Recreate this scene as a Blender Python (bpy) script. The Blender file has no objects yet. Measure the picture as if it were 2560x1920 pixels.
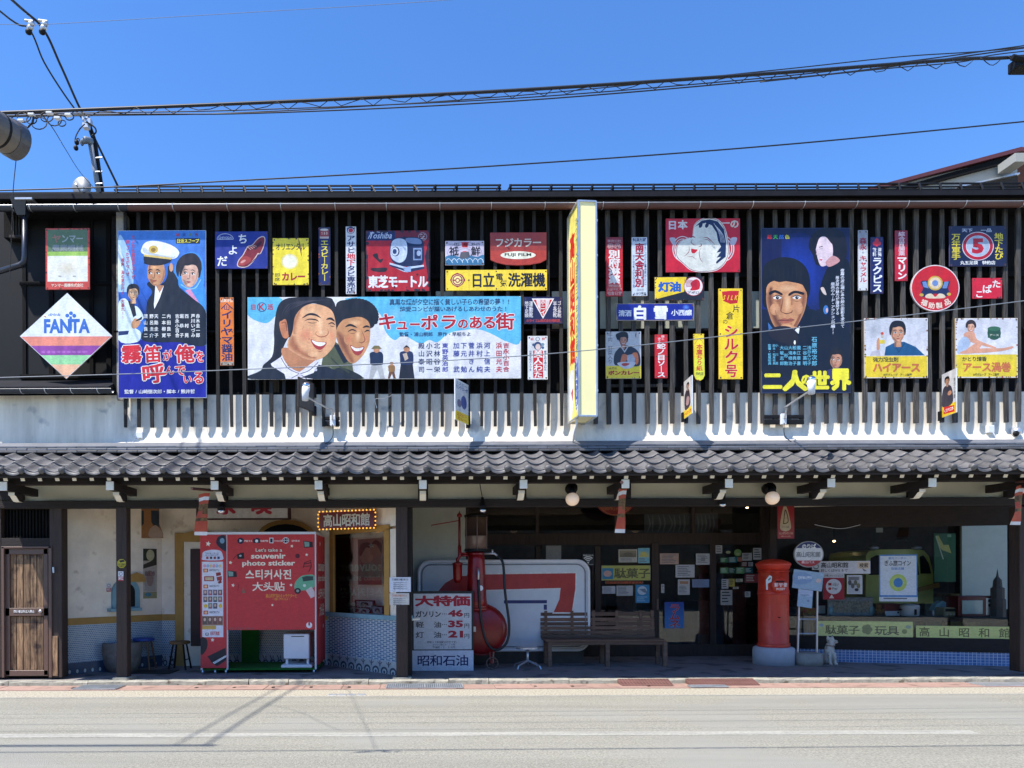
import bpy, bmesh, math, random
from mathutils import Vector, Matrix
from mathutils.geometry import tessellate_polygon
random.seed(7)
R = random.Random(11)
scene = bpy.context.scene
COL = scene.collection
# ---------------------------------------------------------------- camera, sky, sun, exposure
F, PX, PY, CZ, RO = 1815.0, 1055.0, 1440.0, 1.55, 0.0039
cam = bpy.data.cameras.new('camera'); cam.sensor_width = 36; cam.lens = 36*F/2560
cam.shift_x = (1280-PX)/2560; cam.shift_y = (PY-960)/2560
cam.clip_start = .05; cam.clip_end = 500
camo = bpy.data.objects.new('camera', cam); COL.objects.link(camo)
camo.matrix_world = Matrix.Translation((0, 0, CZ)) @ Matrix.Rotation(math.radians(90), 4, 'X') @ Matrix.Rotation(-RO, 4, 'Z')
scene.camera = camo
SUN = Vector((1.48, 1.0, -3.2)).normalized()
w = bpy.data.worlds.new('World'); scene.world = w; w.use_nodes = True
nt = w.node_tree; bg = nt.nodes['Background']
sky = nt.nodes.new('ShaderNodeTexSky'); sky.sky_type = 'NISHITA'; sky.sun_disc = False
sky.sun_elevation = math.asin(-SUN.z); sky.sun_rotation = math.atan2(-SUN.x, -SUN.y)
sky.altitude = 600; sky.air_density = 1.0; sky.dust_density = 0.15; sky.ozone_density = 4.5
hs = nt.nodes.new('ShaderNodeHueSaturation'); hs.inputs['Saturation'].default_value = 1.2; hs.inputs['Hue'].default_value = .506; hs.inputs['Value'].default_value = 1.22; nt.links.new(sky.outputs[0], hs.inputs['Color']); nt.links.new(hs.outputs[0], bg.inputs[0]); bg.inputs[1].default_value = 0.12
sl = bpy.data.lights.new('sun', 'SUN'); sl.energy = 4.4; sl.angle = math.radians(.55); sl.color = (1, .95, .88)
so = bpy.data.objects.new('sun', sl); COL.objects.link(so); so.rotation_euler = SUN.to_track_quat('-Z', 'Y').to_euler()
scene.view_settings.view_transform = 'Standard'; scene.view_settings.look = 'None'
scene.view_settings.exposure = 1.0; scene.view_settings.gamma = 1; scene.view_settings.use_curve_mapping = False

# ---------------------------------------------------------------- helpers
def Wx(px, d, py=PY): return ((px-PX)-(py-PY)*RO)*d/F
def Wz(py, d, px=PX): return CZ-((px-PX)*RO+(py-PY))*d/F
def lin(c): return tuple(((v/255+.055)/1.055)**2.4 if v/255 > .04045 else v/255/12.92 for v in c[:3])
def tag(o, label=None, cat=None, group=None, kind=None):
    if label: o['label'] = label
    if cat: o['category'] = cat
    if group: o['group'] = group
    if kind: o['kind'] = kind
    return o
ORG = {}
def empty(name, loc, label=None, cat=None, group=None, kind=None, rz=0, local=False):
    o = bpy.data.objects.new(name, None); COL.objects.link(o); o.location = loc; o.rotation_euler = (0, 0, rz); o.empty_display_size = .1
    ORG[o.name] = Vector((0, 0, 0)) if local else Vector(loc)
    return tag(o, label, cat, group, kind)
def link(o, parent, c):
    COL.objects.link(o)
    if parent is not None:
        o.parent = parent; o.location = c-ORG[parent.name]
    else: o.location = c
    ORG[o.name] = Vector(c)
    return o
def mesh(name, V, Fs, m, parent=None, smooth=False, mats=None, fm=None, base=False):
    V = [Vector(v) for v in V]
    lo = Vector([min(v[i] for v in V) for i in range(3)]); hi = Vector([max(v[i] for v in V) for i in range(3)])
    c = (lo+hi)/2
    if base: c.z = lo.z
    me = bpy.data.meshes.new(name); me.from_pydata([v-c for v in V], [], Fs)
    if mats:
        for x in mats: me.materials.append(x)
        for i, p in enumerate(me.polygons): p.material_index = fm[i]
    else: me.materials.append(m)
    if smooth: me.polygons.foreach_set('use_smooth', [True]*len(me.polygons))
    return link(bpy.data.objects.new(name, me), parent, c)
def inst(o, off, parent=None, name=None):
    n = bpy.data.objects.new(name or o.name.split('.')[0], o.data)
    for k in o.keys(): n[k] = o[k]
    n.rotation_euler = o.rotation_euler
    return link(n, parent if parent is not None else o.parent, ORG[o.name]+Vector(off))
class MB:
    def __init__(s): s.V = []; s.F = []; s.M = []; s.m = 0
    def add(s, V, Fs):
        b = len(s.V); s.V += [Vector(v) for v in V]; s.F += [tuple(i+b for i in f) for f in Fs]; s.M += [s.m]*len(Fs); return s
    def box(s, x0, x1, y0, y1, z0, z1, bev=0):
        if bev <= 0:
            return s.add([(x0, y0, z0), (x1, y0, z0), (x1, y1, z0), (x0, y1, z0), (x0, y0, z1), (x1, y0, z1), (x1, y1, z1), (x0, y1, z1)],
                     [(0, 3, 2, 1), (4, 5, 6, 7), (0, 1, 5, 4), (1, 2, 6, 5), (2, 3, 7, 6), (3, 0, 4, 7)])
        b = min(bev, (x1-x0)*.4, (y1-y0)*.4, (z1-z0)*.4)
        bm = bmesh.new(); bmesh.ops.create_cube(bm, size=1)
        for v in bm.verts: v.co = Vector(((x0+x1)/2+v.co.x*(x1-x0), (y0+y1)/2+v.co.y*(y1-y0), (z0+z1)/2+v.co.z*(z1-z0)))
        bmesh.ops.bevel(bm, geom=bm.edges[:], offset=b, segments=1, affect='EDGES')
        bm.verts.index_update()
        s.add([v.co.copy() for v in bm.verts], [tuple(v.index for v in f.verts) for f in bm.faces]); bm.free(); return s
    def obox(s, P, u, w_, n, a, b, h):   # centre P, axes u, w, n (unit), full sizes
        u = Vector(u)*a/2; v = Vector(w_)*b/2; n = Vector(n)*h/2; P = Vector(P)
        q = [P+u*i+v*j+n*k for k in (-1, 1) for j, i in ((-1, -1), (-1, 1), (1, 1), (1, -1))]
        return s.add(q, [(0, 3, 2, 1), (4, 5, 6, 7), (0, 1, 5, 4), (1, 2, 6, 5), (2, 3, 7, 6), (3, 0, 4, 7)])
    def tube(s, pts, r, n=8, cap=True):
        pts = [Vector(p) for p in pts]; rs = r if isinstance(r, (list, tuple)) else [r]*len(pts)
        V = []; up = Vector((0, 0, 1))
        t0 = (pts[1]-pts[0]).normalized()
        a = t0.cross(up)
        if a.length < .05: a = t0.cross(Vector((0, 1, 0)))
        a.normalize()
        for i, p in enumerate(pts):
            t = (pts[min(i+1, len(pts)-1)]-pts[max(i-1, 0)]).normalized()
            a = (a-t*a.dot(t)).normalized(); b = t.cross(a)
            for k in range(n):
                th = 2*math.pi*k/n; V.append(p+(a*math.cos(th)+b*math.sin(th))*rs[i])
        Fs = [(i*n+k, i*n+(k+1) % n, (i+1)*n+(k+1) % n, (i+1)*n+k) for i in range(len(pts)-1) for k in range(n)]
        if cap: Fs += [tuple(range(n-1, -1, -1)), tuple((len(pts)-1)*n+k for k in range(n))]
        return s.add(V, Fs)
    def lathe(s, prof, cx, cy, n=24, sx=1, sy=1):     # prof [(r,z)]
        V = [(cx+r*sx*math.cos(2*math.pi*k/n), cy+r*sy*math.sin(2*math.pi*k/n), z) for r, z in prof for k in range(n)]
        Fs = [(i*n+k, i*n+(k+1) % n, (i+1)*n+(k+1) % n, (i+1)*n+k) for i in range(len(prof)-1) for k in range(n)]
        Fs += [tuple(range(n-1, -1, -1)), tuple((len(prof)-1)*n+k for k in range(n))]
        return s.add(V, Fs)
    def prism(s, pts, y0, y1):     # polygon in x,z ; extruded in y
        n = len(pts); V = [(x, y0, z) for x, z in pts]+[(x, y1, z) for x, z in pts]
        area = sum(pts[i][0]*pts[(i+1) % n][1]-pts[(i+1) % n][0]*pts[i][1] for i in range(n))
        f = list(range(n)) if area > 0 else list(range(n-1, -1, -1))
        Fs = [tuple(f), tuple(n+i for i in reversed(f))]
        for a, b in zip(f, f[1:]+f[:1]): Fs.append((b, a, n+a, n+b))
        return s.add(V, Fs)
    def sph(s, c, rx, ry, rz, n=16, m=10, rot=None):
        V = []; c = Vector(c)
        for i in range(m+1):
            ph = math.pi*i/m
            for k in range(n):
                v = Vector((rx*math.sin(ph)*math.cos(2*math.pi*k/n), ry*math.sin(ph)*math.sin(2*math.pi*k/n), rz*math.cos(ph)))
                V.append(c+(rot @ v if rot else v))
        return s.add(V, [(i*n+k, (i+1)*n+k, (i+1)*n+(k+1) % n, i*n+(k+1) % n) for i in range(m) for k in range(n)])
    def build(s, name, m, parent=None, smooth=False, **k):
        if isinstance(m, (list, tuple)): return mesh(name, s.V, s.F, None, parent, smooth, mats=m, fm=s.M, **k)
        return mesh(name, s.V, s.F, m, parent, smooth, **k)
def box(name, x0, x1, y0, y1, z0, z1, m, parent=None, bev=.004, **k):
    return MB().box(min(x0, x1), max(x0, x1), min(y0, y1), max(y0, y1), min(z0, z1), max(z0, z1), bev).build(name, m, parent, **k)
def pbox(name, x0, y0, x1, y1, d, th, m, parent=None, bev=.004, **k):    # pixel rectangle whose front face stands at distance d
    ym = (y0+y1)/2; xm = (x0+x1)/2
    return box(name, Wx(x0, d, ym), Wx(x1, d, ym), d, d+th, Wz(y1, d, xm), Wz(y0, d, xm), m, parent, bev, **k)
def pt(px, py, d): return Vector((Wx(px, d, py), d, Wz(py, d, px)))
def crom(pts, closed=True, n=5):
    out = []; L = len(pts)
    rng = range(L) if closed else range(L-1)
    for i in rng:
        p0, p1, p2, p3 = (pts[(i+j) % L] if closed else pts[min(max(i+j, 0), L-1)] for j in (-1, 0, 1, 2))
        for k in range(n):
            t = k/n
            out.append(tuple(.5*(2*b+(c-a)*t+(2*a-5*b+4*c-d)*t*t+(-a+3*b-3*c+d)*t**3) for a, b, c, d in zip(p0, p1, p2, p3)))
    if not closed: out.append(tuple(pts[-1]))
    return out

# ---------------------------------------------------------------- materials
def mat(name, col, rough=.6, metal=0, var=.15, ns=6, bump=0, bs=40, st=(1, 1, 1), rnd=0, col2=None, detail=6, spots=None, spec=.5, emit=0, raw=False):
    m = bpy.data.materials.new(name); m.use_nodes = True; n = m.node_tree.nodes; l = m.node_tree.links
    b = n['Principled BSDF']; b.inputs['Roughness'].default_value = rough; b.inputs['Metallic'].default_value = metal
    b.inputs['Specular IOR Level'].default_value = spec
    c = Vector(col if raw else lin(col))
    g = n.new('ShaderNodeNewGeometry'); mp = n.new('ShaderNodeMapping'); mp.inputs['Scale'].default_value = st
    l.new(g.outputs['Position'], mp.inputs[0])
    if rnd:
        oi = n.new('ShaderNodeObjectInfo'); cm = n.new('ShaderNodeVectorMath'); cm.operation = 'SCALE'; cm.inputs[0].default_value = (37, 91, 53)
        l.new(oi.outputs['Random'], cm.inputs['Scale']); l.new(cm.outputs[0], mp.inputs['Location'])
    no = n.new('ShaderNodeTexNoise'); no.inputs['Scale'].default_value = ns; no.inputs['Detail'].default_value = detail; no.inputs['Roughness'].default_value = .65
    l.new(mp.outputs[0], no.inputs['Vector'])
    cr = n.new('ShaderNodeValToRGB'); e = cr.color_ramp.elements
    e[0].position = .32; e[1].position = .68
    lo = c*(1-var); hi = Vector(lin(col2)) if col2 else c*(1+var)
    e[0].color = (*lo, 1); e[1].color = (*hi, 1); l.new(no.outputs[0], cr.inputs[0]); out = cr.outputs[0]
    if rnd:
        mr = n.new('ShaderNodeMapRange'); mr.inputs[3].default_value = 1-rnd; mr.inputs[4].default_value = 1+rnd
        l.new(oi.outputs['Random'], mr.inputs[0])
        vm = n.new('ShaderNodeVectorMath'); vm.operation = 'SCALE'; l.new(out, vm.inputs[0]); l.new(mr.outputs[0], vm.inputs['Scale']); out = vm.outputs[0]
    if spots:                                           # (colour, scale, threshold) stains
        n2 = n.new('ShaderNodeTexNoise'); n2.inputs['Scale'].default_value = spots[1]; n2.inputs['Detail'].default_value = 5
        l.new(g.outputs['Position'], n2.inputs['Vector'])
        r2 = n.new('ShaderNodeMapRange'); r2.inputs[1].default_value = spots[2]; r2.inputs[2].default_value = spots[2]+.1
        l.new(n2.outputs[0], r2.inputs[0]); mx = n.new('ShaderNodeMix'); mx.data_type = 'RGBA'
        l.new(r2.outputs[0], mx.inputs[0]); l.new(out, mx.inputs[6]); mx.inputs[7].default_value = (*lin(spots[0]), 1); out = mx.outputs[2]
    l.new(out, b.inputs['Base Color'])
    if emit:
        l.new(out, b.inputs['Emission Color']); b.inputs['Emission Strength'].default_value = emit
    if bump:
        nb = n.new('ShaderNodeTexNoise'); nb.inputs['Scale'].default_value = bs; nb.inputs['Detail'].default_value = 4; l.new(mp.outputs[0], nb.inputs['Vector'])
        bp = n.new('ShaderNodeBump'); bp.inputs['Strength'].default_value = bump; bp.inputs['Distance'].default_value = .02
        l.new(nb.outputs[0], bp.inputs['Height']); l.new(bp.outputs[0], b.inputs['Normal'])
    return m
def print_mat(name, rough, dirt=.1):
    m = bpy.data.materials.new(name); m.use_nodes = True; n = m.node_tree.nodes; l = m.node_tree.links; b = n['Principled BSDF']
    at = n.new('ShaderNodeAttribute'); at.attribute_name = 'Col'; b.inputs['Roughness'].default_value = rough
    g = n.new('ShaderNodeNewGeometry'); mp = n.new('ShaderNodeMapping'); mp.inputs['Scale'].default_value = (5, 5, 2.2); l.new(g.outputs['Position'], mp.inputs[0])
    no = n.new('ShaderNodeTexNoise'); no.inputs['Scale'].default_value = 1.6; no.inputs['Detail'].default_value = 8; no.inputs['Roughness'].default_value = .7
    l.new(mp.outputs[0], no.inputs['Vector'])
    mr = n.new('ShaderNodeMapRange'); mr.inputs[1].default_value = .3; mr.inputs[2].default_value = .7; mr.inputs[3].default_value = 1-dirt*1.6; mr.inputs[4].default_value = 1.0
    l.new(no.outputs[0], mr.inputs[0]); v = n.new('ShaderNodeVectorMath'); v.operation = 'SCALE'; l.new(at.outputs['Color'], v.inputs[0]); l.new(mr.outputs[0], v.inputs['Scale'])
    m2 = n.new('ShaderNodeMapping'); m2.inputs['Scale'].default_value = (1, 1, 2.5); m2.inputs['Rotation'].default_value = (0, .5, 0); l.new(g.outputs['Position'], m2.inputs[0])
    n4 = n.new('ShaderNodeTexNoise'); n4.inputs['Scale'].default_value = 22; n4.inputs['Detail'].default_value = 5; n4.inputs['Distortion'].default_value = 1.2; l.new(m2.outputs[0], n4.inputs['Vector'])
    r4 = n.new('ShaderNodeMapRange'); r4.inputs[1].default_value = .3; r4.inputs[2].default_value = .7; r4.inputs[3].default_value = .82; r4.inputs[4].default_value = 1.08; l.new(n4.outputs[0], r4.inputs[0])
    v4 = n.new('ShaderNodeVectorMath'); v4.operation = 'SCALE'; l.new(v.outputs[0], v4.inputs[0]); l.new(r4.outputs[0], v4.inputs['Scale']); l.new(v4.outputs[0], b.inputs['Base Color'])
    r2 = n.new('ShaderNodeMapRange'); r2.inputs[3].default_value = rough-.08; r2.inputs[4].default_value = rough+.2; l.new(no.outputs[0], r2.inputs[0]); l.new(r2.outputs[0], b.inputs['Roughness'])
    n3 = n.new('ShaderNodeTexNoise'); n3.inputs['Scale'].default_value = 1.3; n3.inputs['Detail'].default_value = 1; l.new(mp.outputs[0], n3.inputs['Vector'])
    bp = n.new('ShaderNodeBump'); bp.inputs['Strength'].default_value = .35; bp.inputs['Distance'].default_value = .05; l.new(n3.outputs[0], bp.inputs['Height']); l.new(bp.outputs[0], b.inputs['Normal'])
    return m
M = {}
M['print'] = print_mat('enamel_print', .3, .17)
M['paper'] = print_mat('paper_print', .6, .05)
M['blackwood'] = mat('charred_black_wood', (14, 13, 14), .9, var=.5, ns=3, st=(14, 14, 1.2), bump=.4, bs=8, rnd=.3, spec=.2)
M['slat'] = mat('weathered_slat_wood', (27, 25, 23), .8, var=.6, ns=2.6, st=(22, 22, 1.3), bump=.5, bs=8, rnd=.3, col2=(84, 80, 76))
M['slatnew'] = mat('dark_slat_wood', (15, 14, 14), .8, var=.5, ns=2.6, st=(22, 22, 1.3), bump=.5, bs=8, rnd=.3, col2=(38, 36, 35))
M['brown'] = mat('dark_brown_beam_wood', (32, 24, 21), .8, var=.35, ns=2, st=(1.5, 12, 12), bump=.4, bs=8, rnd=.12)
M['post'] = mat('dark_brown_post_wood', (52, 39, 33), .7, var=.35, ns=2, st=(14, 14, 1.2), bump=.4, bs=8, rnd=.12)
M['bench'] = mat('weathered_bench_wood', (100, 76, 62), .7, var=.3, ns=2, st=(1.5, 12, 12), bump=.4, bs=8, rnd=.2)
M['plank'] = mat('bleached_brown_plank', (84, 58, 41), .75, var=.45, ns=2.4, st=(12, 12, 1.5), bump=.5, bs=8, rnd=.22, col2=(158, 126, 94), spots=((56, 40, 33), 4, .56))
M['frame_br'] = mat('brown_painted_metal', (92, 70, 60), .5, var=.1)
M['white'] = mat('white_plaster_wall', (228, 219, 203), .85, var=.15, ns=1.6, st=(3.2, 3.2, .55), bump=.25, bs=5, spots=((180, 178, 172), 3.5, .6))
M['cream'] = mat('cream_plaster_panel', (214, 208, 184), .85, var=.06, ns=2, bump=.1, bs=60)
M['rough_pl'] = mat('rough_grey_plaster', (240, 230, 212), .9, var=.1, ns=3, bump=1, bs=7, spots=((205, 192, 172), 5, .62))
M['whitepaint'] = mat('chalky_white_paint', (230, 222, 204), .7, var=.1)
M['yel_trim'] = mat('ochre_trim_paint', (172, 134, 70), .7, var=.12, ns=5)
M['tile_roof'] = mat('grey_clay_roof_tile', (80, 78, 78), .55, var=.35, ns=5, bump=.12, bs=60, rnd=.3, spec=.65, spots=((52, 50, 50), 6, .6))
M['flash'] = mat('grey_metal_flashing', (104, 106, 112), .5, .2, var=.15, ns=3, rnd=.12)
M['gutter_br'] = mat('brown_gutter_plastic', (84, 52, 46), .5, var=.1)
M['gutter_dk'] = mat('dark_gutter_metal', (42, 46, 56), .35, .2, var=.15)
M['galv'] = mat('galvanised_steel', (190, 192, 196), .35, .7, var=.15)
M['chrome'] = mat('chrome', (220, 220, 224), .12, 1, var=.02)
M['darkroof'] = mat('dark_sheet_metal_roof', (22, 23, 30), .8, var=.3, spec=.2)
M['fascia'] = mat('fascia_board', (52, 46, 42), .8, var=.4, ns=2, st=(1.5, 12, 12), bump=.3)
M['black'] = mat('black_paint', (16, 16, 18), .6, var=.1, spec=.25)
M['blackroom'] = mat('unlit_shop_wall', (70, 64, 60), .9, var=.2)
M['concrete'] = mat('worn_concrete', (150, 146, 138), .9, var=.2, ns=4, bump=.5, bs=30, spots=((90, 86, 80), 4, .6))
M['curb'] = mat('pale_kerb_stone', (150, 146, 132), .9, var=.2, ns=6, bump=.7, bs=18, spots=((100, 92, 78), 8, .6))
M['floor'] = mat('dark_porch_concrete', (122, 116, 116), .75, var=.2, ns=3, bump=.2, spots=((74, 72, 78), 2.5, .55))
M['asphalt'] = mat('pale_worn_asphalt', (140, 137, 124), .9, var=.34, ns=48, bump=.8, bs=90, detail=3, spots=((140, 138, 128), .5, .5))
M['aggr'] = mat('exposed_pebble_strip', (140, 133, 118), .9, var=.3, ns=40, bump=1, bs=50, detail=2, col2=(192, 184, 164))
M['paver'] = mat('pinkish_paving_slab', (152, 124, 112), .85, var=.12, ns=9, bump=.3, bs=60, rnd=.06, spots=((126, 102, 92), 4, .56))
M['linepaint'] = mat('worn_white_road_paint', (151, 149, 139), .85, var=.2, ns=30, detail=6, bump=.4, bs=90)
M['grate'] = mat('steel_drain_grating', (170, 174, 178), .4, .5, var=.2)
M['rampred'] = mat('red_brown_ribbed_ramp', (112, 80, 74), .6, var=.15)
M['postred'] = mat('sun_faded_red_enamel', (202, 58, 38), .42, var=.12, ns=3, bump=.05, spots=((216, 88, 62), 3, .6))
M['pumpred'] = mat('gloss_red_paint', (124, 14, 16), .32, var=.3, ns=5)
M['glassdk'] = mat('smoked_cylinder_glass', (108, 88, 78), .2, var=.2, ns=2)
M['rubber'] = mat('black_rubber', (18, 19, 22), .5, var=.1)
M['blue'] = mat('blue_seat_paint', (20, 60, 140), .5, var=.1)
M['stone'] = mat('rough_grey_stone', (112, 106, 100), .9, var=.25, ns=6, bump=.9, bs=22)
M['legwood'] = mat('plain_wood_leg', (110, 82, 52), .6, var=.2)
M['dogstone'] = mat('grey_white_dog_ceramic', (196, 188, 176), .7, var=.2, ns=12, bump=.3, bs=60, spots=((120, 112, 104), 14, .58))
M['globe'] = mat('opal_glass_globe', (246, 214, 184), .3, var=.03, emit=.12)
M['bulb'] = mat('lit_bulb', (255, 178, 70), .4, var=.02, emit=.8)
M['lampwarm'] = mat('warm_lamp', (255, 220, 160), .4, var=.02, emit=6)
M['silver'] = mat('silver_packaging', (170, 176, 184), .35, .5, var=.3, ns=14)
M['offwhite'] = mat('off_white_plastic', (214, 216, 220), .4, var=.05)
M['lightbox'] = mat('pale_yellow_acrylic', (244, 232, 170), .35, var=.04, ns=2)
M['green'] = mat('green_carpet', (12, 92, 20), .9, var=.15)
M['truck'] = mat('olive_truck_paint', (176, 180, 90), .3, var=.1)
M['darkglass'] = mat('dark_truck_glass', (14, 16, 20), .08, var=.1)
M['maroon'] = mat('maroon_plastic', (96, 18, 22), .4, var=.1)
M['bluelt'] = mat('pale_blue_sill_paint', (120, 160, 172), .5, var=.15)
M['greenroof'] = mat('maroon_roof_edge', (84, 38, 44), .6, var=.15)
M['greysid'] = mat('grey_siding', (150, 150, 144), .7, var=.06)
M['grn'] = mat('grey_green_wall', (184, 188, 176), .85, var=.06)
M['cablegrey'] = mat('grey_cable', (120, 126, 140), .8, var=.05)
M['ceiling'] = mat('pale_wood_ceiling', (186, 156, 122), .8, var=.15, ns=3)
M['satdish'] = mat('grey_dish_paint', (116, 122, 130), .5, var=.05)
def streak(m, sc, lo, hi, cracks=False):
    n = m.node_tree.nodes; l = m.node_tree.links; b = n['Principled BSDF']; src = b.inputs['Base Color'].links[0].from_socket
    g = n.new('ShaderNodeNewGeometry'); mp = n.new('ShaderNodeMapping'); mp.inputs['Scale'].default_value = sc; l.new(g.outputs['Position'], mp.inputs[0])
    no = n.new('ShaderNodeTexNoise'); no.inputs['Scale'].default_value = 1; no.inputs['Detail'].default_value = 6; no.inputs['Roughness'].default_value = .6; l.new(mp.outputs[0], no.inputs['Vector'])
    r = n.new('ShaderNodeMapRange'); r.inputs[1].default_value = .35; r.inputs[2].default_value = .65; r.inputs[3].default_value = lo; r.inputs[4].default_value = hi; l.new(no.outputs[0], r.inputs[0]); f = r.outputs[0]
    if cracks:
        v = n.new('ShaderNodeTexVoronoi'); v.feature = 'DISTANCE_TO_EDGE'; v.inputs['Scale'].default_value = .45; n2 = n.new('ShaderNodeTexNoise'); n2.inputs['Scale'].default_value = 2.5; n2.inputs['Detail'].default_value = 5
        ad = n.new('ShaderNodeVectorMath'); ad.operation = 'MULTIPLY_ADD'; l.new(n2.outputs['Color'], ad.inputs[0]); ad.inputs[1].default_value = (.8, .8, 0); l.new(g.outputs['Position'], ad.inputs[2]); l.new(g.outputs['Position'], n2.inputs['Vector']); l.new(ad.outputs[0], v.inputs['Vector'])
        r2 = n.new('ShaderNodeMapRange'); r2.inputs[1].default_value = .0; r2.inputs[2].default_value = .006; r2.inputs[3].default_value = .72; r2.inputs[4].default_value = 1; l.new(v.outputs['Distance'], r2.inputs[0]); mu = n.new('ShaderNodeMath'); mu.operation = 'MULTIPLY'; l.new(f, mu.inputs[0]); l.new(r2.outputs[0], mu.inputs[1]); f = mu.outputs[0]
    s = n.new('ShaderNodeVectorMath'); s.operation = 'SCALE'; l.new(src, s.inputs[0]); l.new(f, s.inputs['Scale']); l.new(s.outputs[0], b.inputs['Base Color'])
streak(M['asphalt'], (.16, 2.6, 1), .9, 1.06); streak(M['postred'], (9, 9, .7), .8, 1.06); streak(M['white'], (5, 5, .35), .86, 1.03); streak(M['linepaint'], (1.2, 9, 1), .82, 1.08)
def glass(name, tint, refl):
    m = bpy.data.materials.new(name); m.use_nodes = True; n = m.node_tree.nodes; l = m.node_tree.links; n.remove(n['Principled BSDF'])
    t = n.new('ShaderNodeBsdfTransparent'); t.inputs[0].default_value = (*tint, 1); g = n.new('ShaderNodeBsdfGlossy'); g.inputs['Roughness'].default_value = .015
    f = n.new('ShaderNodeFresnel'); f.inputs[0].default_value = refl; mx = n.new('ShaderNodeMixShader')
    nz = n.new('ShaderNodeTexNoise'); nz.inputs['Scale'].default_value = 1.2; bp = n.new('ShaderNodeBump'); bp.inputs['Strength'].default_value = .06; bp.inputs['Distance'].default_value = .02
    gg = n.new('ShaderNodeNewGeometry'); l.new(gg.outputs['Position'], nz.inputs['Vector']); l.new(nz.outputs[0], bp.inputs['Height']); l.new(bp.outputs[0], g.inputs['Normal'])
    l.new(f.outputs[0], mx.inputs[0]); l.new(t.outputs[0], mx.inputs[1]); l.new(g.outputs[0], mx.inputs[2]); l.new(mx.outputs[0], n['Material Output'].inputs[0])
    return m
M['glass'] = glass('window_glass', (.95, .97, .96), 1.6)
def tiled(name, c1, c2, grout, sx, sy, ms, off=.5, rough=.25):
    """small glazed tiles in rows: too small in the photograph to pick apart"""
    m = bpy.data.materials.new(name); m.use_nodes = True; n = m.node_tree.nodes; l = m.node_tree.links; b = n['Principled BSDF']; b.inputs['Roughness'].default_value = rough
    g = n.new('ShaderNodeNewGeometry'); sp = n.new('ShaderNodeSeparateXYZ'); l.new(g.outputs['Position'], sp.inputs[0])
    ad = n.new('ShaderNodeMath'); ad.operation = 'ADD'; l.new(sp.outputs[0], ad.inputs[0])
    my = n.new('ShaderNodeMath'); my.operation = 'MULTIPLY'; my.inputs[1].default_value = .6; l.new(sp.outputs[1], my.inputs[0]); l.new(my.outputs[0], ad.inputs[1])
    cb = n.new('ShaderNodeCombineXYZ'); l.new(ad.outputs[0], cb.inputs[0]); l.new(sp.outputs[2], cb.inputs[1])
    br = n.new('ShaderNodeTexBrick'); br.offset = off; br.inputs['Scale'].default_value = 1; br.inputs['Brick Width'].default_value = sx; br.inputs['Row Height'].default_value = sy
    br.inputs['Mortar Size'].default_value = ms; br.inputs['Color1'].default_value = (*lin(c1), 1); br.inputs['Color2'].default_value = (*lin(c2), 1); br.inputs['Mortar'].default_value = (*lin(grout), 1)
    l.new(cb.outputs[0], br.inputs['Vector']); l.new(br.outputs[0], b.inputs['Base Color'])
    bp = n.new('ShaderNodeBump'); bp.inputs['Strength'].default_value = .5; bp.inputs['Distance'].default_value = .004; bp.invert = True; l.new(br.outputs['Fac'], bp.inputs['Height']); l.new(bp.outputs[0], b.inputs['Normal'])
    return m
M['mosaic'] = tiled('blue_hexagon_mosaic', (84, 118, 150), (116, 144, 166), (196, 204, 206), .034, .03, .004)
M['bluetile'] = tiled('blue_square_tile', (78, 108, 158), (104, 132, 178), (190, 200, 214), .048, .048, .0035, 0)

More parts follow.
